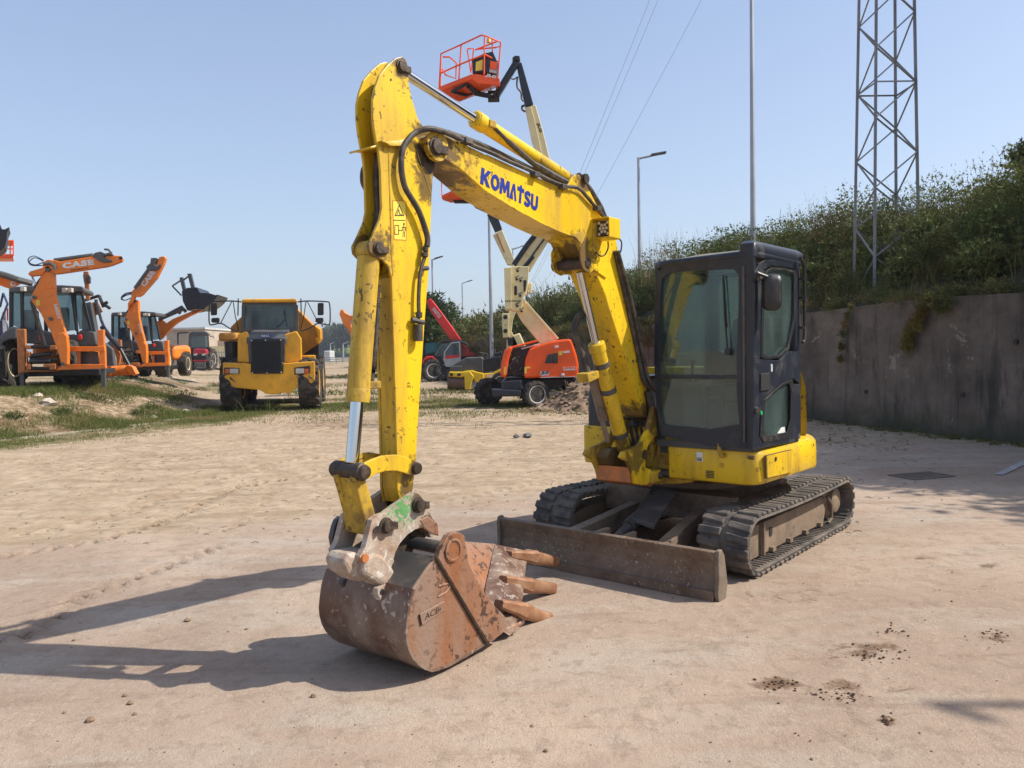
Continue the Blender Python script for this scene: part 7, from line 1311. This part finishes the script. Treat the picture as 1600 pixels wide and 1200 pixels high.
m = M(); pp(m, rpoly(V5([(548, 785), (568, 785), (568, 850), (548, 850)]), 1.5), YJ - .01, .03); build(m, 'riser_slot', MT['ink'], rs)
for x, y in ((572, 682), (592, 750), (590, 855), (568, 925), (600, 962), (565, 740)): m = M(); a = P(*V5([(x, y)])[0], YJ - .01); m.tube([a, a - Vector((0, .04, 0))], .04, 8); m.tube([a + Vector((-.06, 0, .05)), a + Vector((.07, -.02, .1))], .012, 5); build(m, 'riser_pin', MT['ink'], rs)

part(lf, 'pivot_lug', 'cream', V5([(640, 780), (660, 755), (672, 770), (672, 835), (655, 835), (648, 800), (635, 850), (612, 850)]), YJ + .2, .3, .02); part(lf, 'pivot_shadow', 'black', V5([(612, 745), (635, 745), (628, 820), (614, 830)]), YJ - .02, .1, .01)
mb = part(lf, 'upper_boom', 'cream', V5([(545, 645), (700, 405), (760, 430), (800, 450), (660, 680), (600, 700), (560, 650)]), YJ + .7, .35, .02)
m = M(); m.tube([P(*V5([(545, 640)])[0], YJ + .65), P(*V5([(640, 500)])[0], YJ + .65), P(*V5([(720, 400)])[0], YJ + .65)], .08, 8); m.tube([P(*V5([(600, 680)])[0], YJ + .65), P(*V5([(680, 580)])[0], YJ + .65)], .06, 8); m.tube([P(*V5([(655, 600)])[0], YJ + .65), P(*V5([(770, 440)])[0], YJ + .65)], .025, 8); build(m, 'boom_ram', MT['navy'], mb, smooth=True)
X3 = lambda pts: zc(660, 40, 5, pts)
a0 = P(*V5([(760, 430)])[0], YJ + .8); 
part(lf, 'knuckle', 'cream', [(848, 372), (862, 378), (905, 330), (912, 300), (900, 292), (885, 310)], YJ + .6, .5, .03)
j1 = part(lf, 'telescopic_boom', 'cream', X3([(805, 640), (885, 618), (945, 830), (1000, 1060), (1150, 1260), (1180, 1310), (1110, 1320), (940, 1040), (895, 1000), (855, 890)]), YJ + .5, .3, .02); part(j1, 'boom_side', 'cream', X3([(803, 640), (850, 632), (900, 840), (940, 1030), (895, 1000), (850, 870)]), YJ + .45, .06, .01)
text('JLG', P(*X3([(888, 765)])[0], YJ + .48), P(*X3([(912, 838)])[0], YJ + .48), .10, MT['ink'], j1, n=Vector((0, -1, 0)), bold=.05, ext=.004)
m = M(); pp(m, X3([(735, 290), (775, 285), (868, 615), (805, 635), (770, 480)]), YJ + .5, .26); build(m, 'fly_boom', MT['navy'], lf, bevel=.02)
m = M(); pp(m, X3([(715, 245), (750, 240), (762, 270), (740, 320), (600, 550), (575, 555), (560, 520), (700, 290)]), YJ + .45, .22); m.tube([P(*X3([(750, 290)])[0], YJ + .35), P(*X3([(590, 540)])[0], YJ + .35)], .05, 8); pp(m, X3([(700, 250), (725, 232), (760, 235), (765, 270), (735, 275)]), YJ + .4, .35); build(m, 'jib', MT['navy'], lf, bevel=.02)
m = M(); m.tube(smoothpath([P(*X3([q_])[0], YJ + .4) for q_ in ((700, 370), (690, 400), (710, 420), (745, 400))], 4), .02, 6); m.tube(smoothpath([P(*X3([q_])[0], YJ + .4) for q_ in ((745, 400), (738, 450), (745, 490), (770, 520), (775, 570), (790, 590))], 4), .03, 6); m.tube(smoothpath([P(*X3([q_])[0], YJ + .4) for q_ in ((800, 625), (780, 630), (780, 655), (805, 672))], 4), .035, 6); build(m, 'jib_hose', MT['black'], lf, smooth=True)
def basket(par, Q_, Yn, Yf, floor, rails, mt='liftor'):
    m = M(); pts = [P(*Q_([p])[0], y) for p, y in floor]; m.loft([[p for p in pts], [p + ZZ * .14 for p in pts]]); fl = build(m, 'platform_floor', MT[mt], par, bevel=.02); m = M()
    for line in rails: m.tube([P(*Q_([p])[0], y) for p, y in line], .024, 6)
    build(m, 'railing', MT[mt], par, smooth=True); return fl
n_, f_ = YJ - .6, YJ + .8
fl = basket(lf, X3, n_, f_, [((130, 515), n_ + .5), ((385, 415), n_), ((600, 445), n_ + .3), ((598, 478), f_), ((290, 590), f_), ((150, 545), f_)],
    [[((130, 500), n_ + .5), ((145, 220), n_ + .5), ((300, 150), n_ + .25), ((460, 75), n_), ((490, 80), n_), ((610, 130), n_ + .3), ((612, 160), n_ + .4), ((580, 170), f_), ((430, 185), f_)], [((147, 370), n_ + .5), ((290, 305), n_ + .25), ((485, 225), n_)], [((485, 80), n_), ((482, 380), n_)], [((303, 150), n_ + .25), ((285, 420), n_ + .25)], [((610, 150), n_ + .3), ((590, 400), n_ + .3)], [((485, 225), n_), ((590, 280), n_ + .3)],
     [((160, 245), n_ + .45), ((210, 245), n_ + .4), ((265, 290), n_ + .3), ((262, 415), n_ + .3), ((180, 385), n_ + .4), ((155, 340), n_ + .45)], [((350, 180), f_), ((400, 180), f_), ((385, 330), f_), ((380, 370), f_), ((350, 190), f_)], [((545, 110), f_), ((548, 250), f_)], [((410, 190), f_), ((580, 125), f_)], [((145, 225), n_ + .5), ((140, 480), n_ + .5)]])
m = M(); pp(m, X3([(385, 420), (415, 380), (590, 400), (605, 420), (605, 470), (560, 462), (440, 450)]), n_ - .02, .08); kp = build(m, 'kick_plate', MT['liftor'], fl, bevel=.01); text('JLG', P(*X3([(490, 402)])[0], n_ - .03), P(*X3([(572, 420)])[0], n_ - .03), .11, MT['white'], kp, n=Vector((0, -1, 0)), bold=.07, shear=.2, ext=.006)
cb = part(fl, 'control_box', 'navy', X3([(388, 260), (480, 215), (550, 200), (590, 290), (580, 385), (480, 365), (390, 365)]), n_ + .15, .3, .02); part(cb, 'label_yellow', 'sticker', X3([(418, 285), (470, 265), (468, 345), (415, 355)]), n_ + .13, .02, 0); part(cb, 'label_orange', 'liftor', X3([(530, 275), (585, 285), (580, 345), (528, 335)]), n_ + .13, .02, 0); part(cb, 'label_grey', 'grey', X3([(525, 338), (580, 350), (578, 375), (522, 362)]), n_ + .13, .02, 0)
m = M(); a = P(*X3([(518, 118)])[0], n_ + .1); m.lathe(a, ZZ, [(.02, -.05), (.06, -.05), (.06, .04), (.02, .07)], 12); build(m, 'beacon', MT['sticker'], fl, smooth=True)
m = M(); m.tube([P(*X3([p])[0], y) for p, y in (((230, 515), n_ + .3), ((350, 455), n_ + .2), ((440, 520), YJ + .2), ((340, 545), YJ + .3), ((230, 515), n_ + .3))], .05, 6); m.tube([P(*X3([p])[0], y) for p, y in (((360, 470), n_ + .3), ((420, 530), YJ + .1), ((500, 545), YJ + .3), ((580, 545), YJ + .5))], .08, 8); m.box(lambda a_, b_, c: P(*X3([(550, 545)])[0], YJ + .5) + Vector((a_, c, b_)), -.15, .2, -.15, .12, -.1, .2); build(m, 'platform_mount', MT['black'], fl, bevel=.01)
m = M(); 
for k in range(5): m.tube([P(*X3([(400 + k * 45, 430)])[0], n_ + .2), P(*X3([(400 + k * 45, 500)])[0], YJ + .6)], .03, 5)
m.tube([P(*X3([(300, 560)])[0], f_ - .1), P(*X3([(590, 455)])[0], f_ - .1)], .04, 5); build(m, 'floor_ribs', MT['liftor'], fl)
# second lift, farther back
YK = 33.0; l2 = thing('boom_lift', 'second cream boom lift behind, its basket showing under the lettered digger boom', 'lift', (P(800, 590, YK).x, YK + .5, 0), 0)
K4 = V5
part(l2, 'riser', 'cream', K4([(462, 978), (512, 975), (512, 1142), (470, 1145)]), YK, .5, .02); rr_ = part(l2, 'riser_arm', 'cream', K4([(512, 960), (560, 965), (540, 1020), (530, 1100), (575, 1190), (540, 1240), (512, 1140)]), YK + .1, .4, .02)
m = M()
for y in (1003, 1098): a = P(*K4([(487, y)])[0], YK - .01); m.tube([a, a - Vector((0, .03, 0))], .09, 14)
pp(m, K4([(482, 1060), (492, 1050), (492, 1056), (484, 1064)]), YK - .02, .02); build(m, 'riser_holes', MT['ink'], rr_)
part(l2, 'base', 'cream', [(792, 528), (812, 520), (830, 560), (830, 600), (790, 600)], YK + .1, 1.2, .05); part(l2, 'mast_link', 'black', K4([(500, 1145), (540, 1145), (540, 1200), (505, 1200)]), YK + .05, .4, .02)
for dx in (-.6, 1.2): wheel(l2, (P(805, 590, YK).x + dx, YK - .2, .42), (0, 1, 0), .42, .32, 14, 'rim', .6)
part(l2, 'main_boom', 'cream', K4([(400, 430), (465, 395), (550, 600), (540, 640), (500, 635), (470, 575)]), YK, .4, .02)
part(l2, 'boom_ram', 'brownor', K4([(425, 425), (432, 422), (485, 550), (478, 555)]), YK - .03, .05, 0)
m = M(); m.tube([P(*K4([(530, 530)])[0], YK + .4), P(*K4([(615, 508)])[0], YK + .4)], .02, 5); build(m, 'stay', MT['steel'], l2)
m = M(); pp(m, K4([(360, 290), (400, 250), (430, 290), (465, 390), (415, 410)]), YK + .1, .3); pp(m, K4([(240, 195), (270, 185), (400, 240), (425, 285), (390, 290), (280, 240)]), YK + .15, .25); build(m, 'jib', MT['navy'], l2, bevel=.02)
m = M(); m.tube([P(*K4([(290, 235)])[0], YK + .05), P(*K4([(410, 285)])[0], YK + .05)], .05, 6); m.tube([P(*K4([(250, 200)])[0], YK), P(*K4([(410, 260)])[0], YK)], .05, 6); build(m, 'jib_rod', MT['chrome'], l2)
fl = basket(l2, K4, YK - .5, YK + .8, [((48, 180), YK - .3), ((160, 125), YK - .5), ((290, 180), YK - .2), ((270, 195), YK + .8), ((110, 210), YK + .8), ((52, 190), YK + .5)], [[((48, 180), YK - .3), ((42, 20), YK - .3), ((180, -40), YK - .5), ((290, 20), YK - .3), ((290, 180), YK - .3)], [((45, 60), YK - .3), ((100, 75), YK - .4), ((180, 60), YK - .5)], [((115, 0), YK - .4), ((118, 140), YK - .4)], [((180, -40), YK - .5), ((182, 120), YK - .5)]])
m = M(); pp(m, K4([(120, 185), (240, 175), (250, 205), (130, 205)]), YK + .1, .3); build(m, 'platform_mount', MT['black'], fl, bevel=.02)

# ------------------------------------------------------------------ soil heap, debris, pebbles, grass
r_ = np.random.default_rng(11); c0 = G(905, 640); nx = 90; gx = np.linspace(-1.9, 2.6, nx); gy = np.linspace(-1.6, 2.2, nx); X, Y = np.meshgrid(gx, gy)
def heapz(X, Y): return .95 * np.exp(-((X - .55) / 1.0) ** 2 - ((Y - .5) / .9) ** 2) + .32 * np.exp(-((X + .35) / .8) ** 2 - (Y / .55) ** 2) - .10 + .11 * fnoise(X, Y, 7, 1) + .07 * fnoise(X, Y, 17, 2) + .05 * r_.random(X.shape)
i = np.arange(X.size).reshape(X.shape); q = np.stack([i[:-1, :-1], i[:-1, 1:], i[1:, 1:], i[1:, :-1]], -1).reshape(-1, 4)
o = mesh_np('soil_heap', np.stack([X + c0.x, Y + c0.y, heapz(X, Y)], -1).reshape(-1, 3), q, MT['soil']); tag(o, 'brown heap of soil and roots beside the orange lift wheels', 'soil heap')
V_ = []; Q_ = []
def rock(c, s_, seed, m_=None):
    m = m_ or M(); rr = random.Random(seed); n = 7; rg = []
    for k in range(5):
        t = k / 4; rad = math.sin(math.pi * (.12 + .80 * t)) * s_; rg.append([Vector((c[0] + math.cos(2 * math.pi * j / n) * rad * rr.uniform(.7, 1.25), c[1] + math.sin(2 * math.pi * j / n) * rad * rr.uniform(.7, 1.25), c[2] + (t - .35) * s_ * 1.1 * rr.uniform(.8, 1.1))) for j in range(n)])
    return m.loft(rg)
m = M()
for k in range(260):
    a = r_.normal(); x, y = c0.x + r_.normal() * 1.0 + .1, c0.y + r_.normal() * .6 - .3; rock((x, y, max(0, float(heapz(np.array([[x - c0.x]]), np.array([[y - c0.y]]))[0, 0]) + .02) if abs(x - c0.x) < 1.8 and abs(y - c0.y) < 1.5 else .01), r_.uniform(.02, .09), k, m)
for k in range(130):
    x, y = c0.x + r_.uniform(-1, 1.6), c0.y + r_.uniform(-.6, 1.0); z = float(heapz(np.array([[x - c0.x]]), np.array([[y - c0.y]]))[0, 0]); d = Vector((r_.normal(), r_.normal(), .6 + abs(r_.normal()))).normalized() * r_.uniform(.1, .4); p = Vector((x, y, max(z, 0)))
    m.tube([p, p + d * .6, p + d + Vector((r_.normal() * .05, 0, -.05))], .006, 4)
kind(build(m, 'clods_and_roots', MT['soil']), 'stuff')
m = M(); p = G(824, 684); rock((p.x, p.y, .03), .10, 5, m); rock((p.x - .22, p.y + .05, .02), .07, 6, m); tag(build(m, 'dark_clod', MT['dgrey']), 'dark lump of debris on the sand left of the digger cab', 'debris')
m = M()
for k in range(1100):
    y = 2.9 + 15 * r_.random() ** 1.6; x = r_.uniform(-.72, .72) * (y + .5); s_ = r_.choice([.0035, .005, .007, .011], p=[.66, .26, .07, .01]) * r_.uniform(.7, 1.2); rock((x, y, float(height(np.array([[x]]), np.array([[y]]))[0, 0]) + s_ * .3), s_, k, m)
for px, py, s_ in ((293, 971, .022), (141, 1128, .022), (386, 984, .014), (115, 1002, .012), (195, 1088, .013), (204, 1100, .016), (210, 1117, .012), (490, 1089, .016), (101, 1115, .011), (1386, 1126, .018)): p = G(px, py); rock((p.x, p.y, s_ * .35), s_, px, m)
kind(build(m, 'pebbles', MT['soil']), 'stuff')
m = M()
for px, py, sx, sy, n_k in ((1365, 1022, 40, 12, 46), (1215, 1070, 26, 9, 30), (1388, 1126, 9, 6, 22), (1555, 995, 16, 10, 26), (1300, 1080, 60, 14, 30), (1400, 985, 30, 8, 16), (1330, 1090, 22, 8, 14)):
    for k in range(n_k): p = G(px + r_.normal() * sx * .6, py + r_.normal() * sy * .6); s_ = r_.uniform(.003, .010); rock((p.x, p.y, s_ * .2), s_, k + px, m)
kind(build(m, 'dirt_crumbs', mat('dark_brown_dirt', (.075, .038, .02), .95)), 'stuff')
# dead leaves and twigs in the sand
m = M()
for k in range(900):
    y = 7 + 15 * r_.random(); x = r_.uniform(-.7, .55) * y; a = r_.uniform(0, 3.14); l = r_.uniform(.015, .08); z = float(height(np.array([[x]]), np.array([[y]]))[0, 0]); m.tube([(x, y, z + .003), (x + math.cos(a) * l * .5, y + math.sin(a) * l * .5, z + .012), (x + math.cos(a + .4) * l, y + math.sin(a + .4) * l, z + .004)], .003, 3)
for k in range(45):
    p = G(r_.uniform(1265, 1420), r_.uniform(665, 705)); a = r_.uniform(0, 3.14); l = r_.uniform(.03, .12); m.tube([p, p + Vector((math.cos(a) * l * .5, math.sin(a) * l * .5, r_.uniform(.01, .08))), p + Vector((math.cos(a + .3) * l, math.sin(a + .3) * l, .01))], .005, 4)
kind(build(m, 'dry_twigs', MT['wood']), 'stuff')
def zat(x, y): return float(height(np.array([[x]]), np.array([[y]]))[0, 0])
# grass on the bank and in the yard
def grass(n, samp, h, sd, name, mt, rr=.004, cnt=14, spread=.06, lean=.35):
    b = []
    while len(b) < n:
        x, y, ok = samp()
        if ok: b.append((x, y))
    XY = np.array(b); Zs = ground_z(XY[:, 0][None], XY[:, 1][None])[0]; v, q, tn = stalks(np.column_stack([XY, Zs - .01]), cnt, h, spread, sd, rr, lean); kind(mesh_np(name, v, q, MT[mt], tn), 'stuff')
fn1 = lambda x, y, s_, sd: float(fnoise(np.array([x]), np.array([y]), s_, sd)[0])
def s1():
    y = r_.uniform(15, 26); d = r_.uniform(-.1, 6.5); x = float(kerb_x(y)) - d; return x, y, (fn1(x, y, 1.6, 51) > r_.uniform(-.25, .45)) and r_.random() < (.55 if d < 4.5 else .3) and x > -.72 * y
grass(2500, s1, .19, 60, 'bank_grass', 'grassb', .006, 14, .10, .5)
def s2():
    y = r_.uniform(15, 24); x = float(kerb_x(y)) + abs(r_.normal()) * .9 + .1; return x, y, fn1(x, y, 1.3, 52) > r_.uniform(-.4, .3) and x > -.72 * y
grass(2200, s2, .06, 61, 'low_grass', 'grassb', .005, 12, .12, .5)
def s3():
    x = r_.uniform(-9, 2.2); y = 25.5 - .12 * x + r_.normal() * 2.6; return x, y, fn1(x, y, 1.3, 53) > r_.uniform(-.35, .35)
grass(3800, s3, .10, 62, 'yard_grass', 'grassb', .007, 9, .16, .5)
def s4():
    y = r_.uniform(32, 70); x = r_.uniform(-.3, .1) * y; return x, y, fn1(x, y, .5, 54) > r_.uniform(-.1, .4)
grass(1500, s4, .16, 63, 'far_grass', 'grassb', .02, 6, .4, .5)
v_ = []
for px, py, s_ in ((178, 630, .45), (200, 618, .5), (150, 628, .35), (255, 625, .5), (275, 632, .5), (240, 640, .35), (262, 612, .45), (225, 600, .4), (170, 600, .4), (190, 595, .35), (290, 618, .4), (315, 612, .4), (130, 622, .35), (215, 650, .25), (22, 655, .25), (98, 650, .28), (338, 600, .35), (345, 615, .35), (330, 575, .5), (285, 585, .4), (350, 575, .4), (205, 575, .35), (120, 600, .3), (160, 583, .3)):
    d = ray(px, py); Yt = 15.0
    for it in range(300):
        p = CO + d * (Yt / d.y)
        if p.z < zat(p.x, p.y): break
        Yt += .1
    v_.append((p.x, p.y, zat(p.x, p.y) + s_ * .15, s_, s_, s_ * .5))
v, q, tn = leaves(v_, 380, .10, .012, .9, .25, 70, .5); kind(mesh_np('bank_weeds', v, q, MT['weed'], tn), 'stuff')
v, q, tn = stalks([(c[0], c[1], c[2] - c[5]) for c in v_], 10, .45, .25, 71, .005, .3); kind(mesh_np('weed_stems', v, q, MT['grassb'], tn), 'stuff')
base = [(P(x, 640, 23.6).x, 23.6, 0) for x in (370, 385, 395, 404, 415, 425, 432)]; v, q, tn = stalks(base, 5, .5, .12, 72, .007, .5); kind(mesh_np('tall_weeds', v, q, MT['grassb'], tn), 'stuff')
# pale broken concrete pieces on the bank
m = M()
for px, py, s_ in ((285, 575, .35), (300, 585, .3), (265, 590, .25), (75, 632, .3), (60, 620, .2), (240, 655, .18), (290, 645, .22), (325, 640, .15)):
    d = ray(px, py); Yt = 15.0
    for it in range(400):
        p = CO + d * (Yt / d.y)
        if p.z < zat(p.x, p.y): break
        Yt += .1
    rock((p.x, p.y, zat(p.x, p.y)), s_ * .7, px, m)
kind(build(m, 'broken_concrete', MT['conc']), 'stuff')

# ------------------------------------------------------------------ the air
HZ = True
if HZ:
    m = M(); m.box(FX, -900, 900, -80, 1600, -3, 60); hz = build(m, 'haze', None or MT['black'])
    hm = bpy.data.materials.new('pale_haze'); hm.use_nodes = True; t = hm.node_tree; t.nodes.remove(t.nodes['Principled BSDF']); pv = t.nodes.new('ShaderNodeVolumePrincipled')
    pv.inputs['Color'].default_value = (.80, .88, 1, 1); pv.inputs['Density'].default_value = .00035; pv.inputs['Anisotropy'].default_value = .2; t.links.new(pv.outputs[0], t.nodes['Material Output'].inputs['Volume'])
    hz.data.materials[0] = hm; kind(hz, 'stuff')
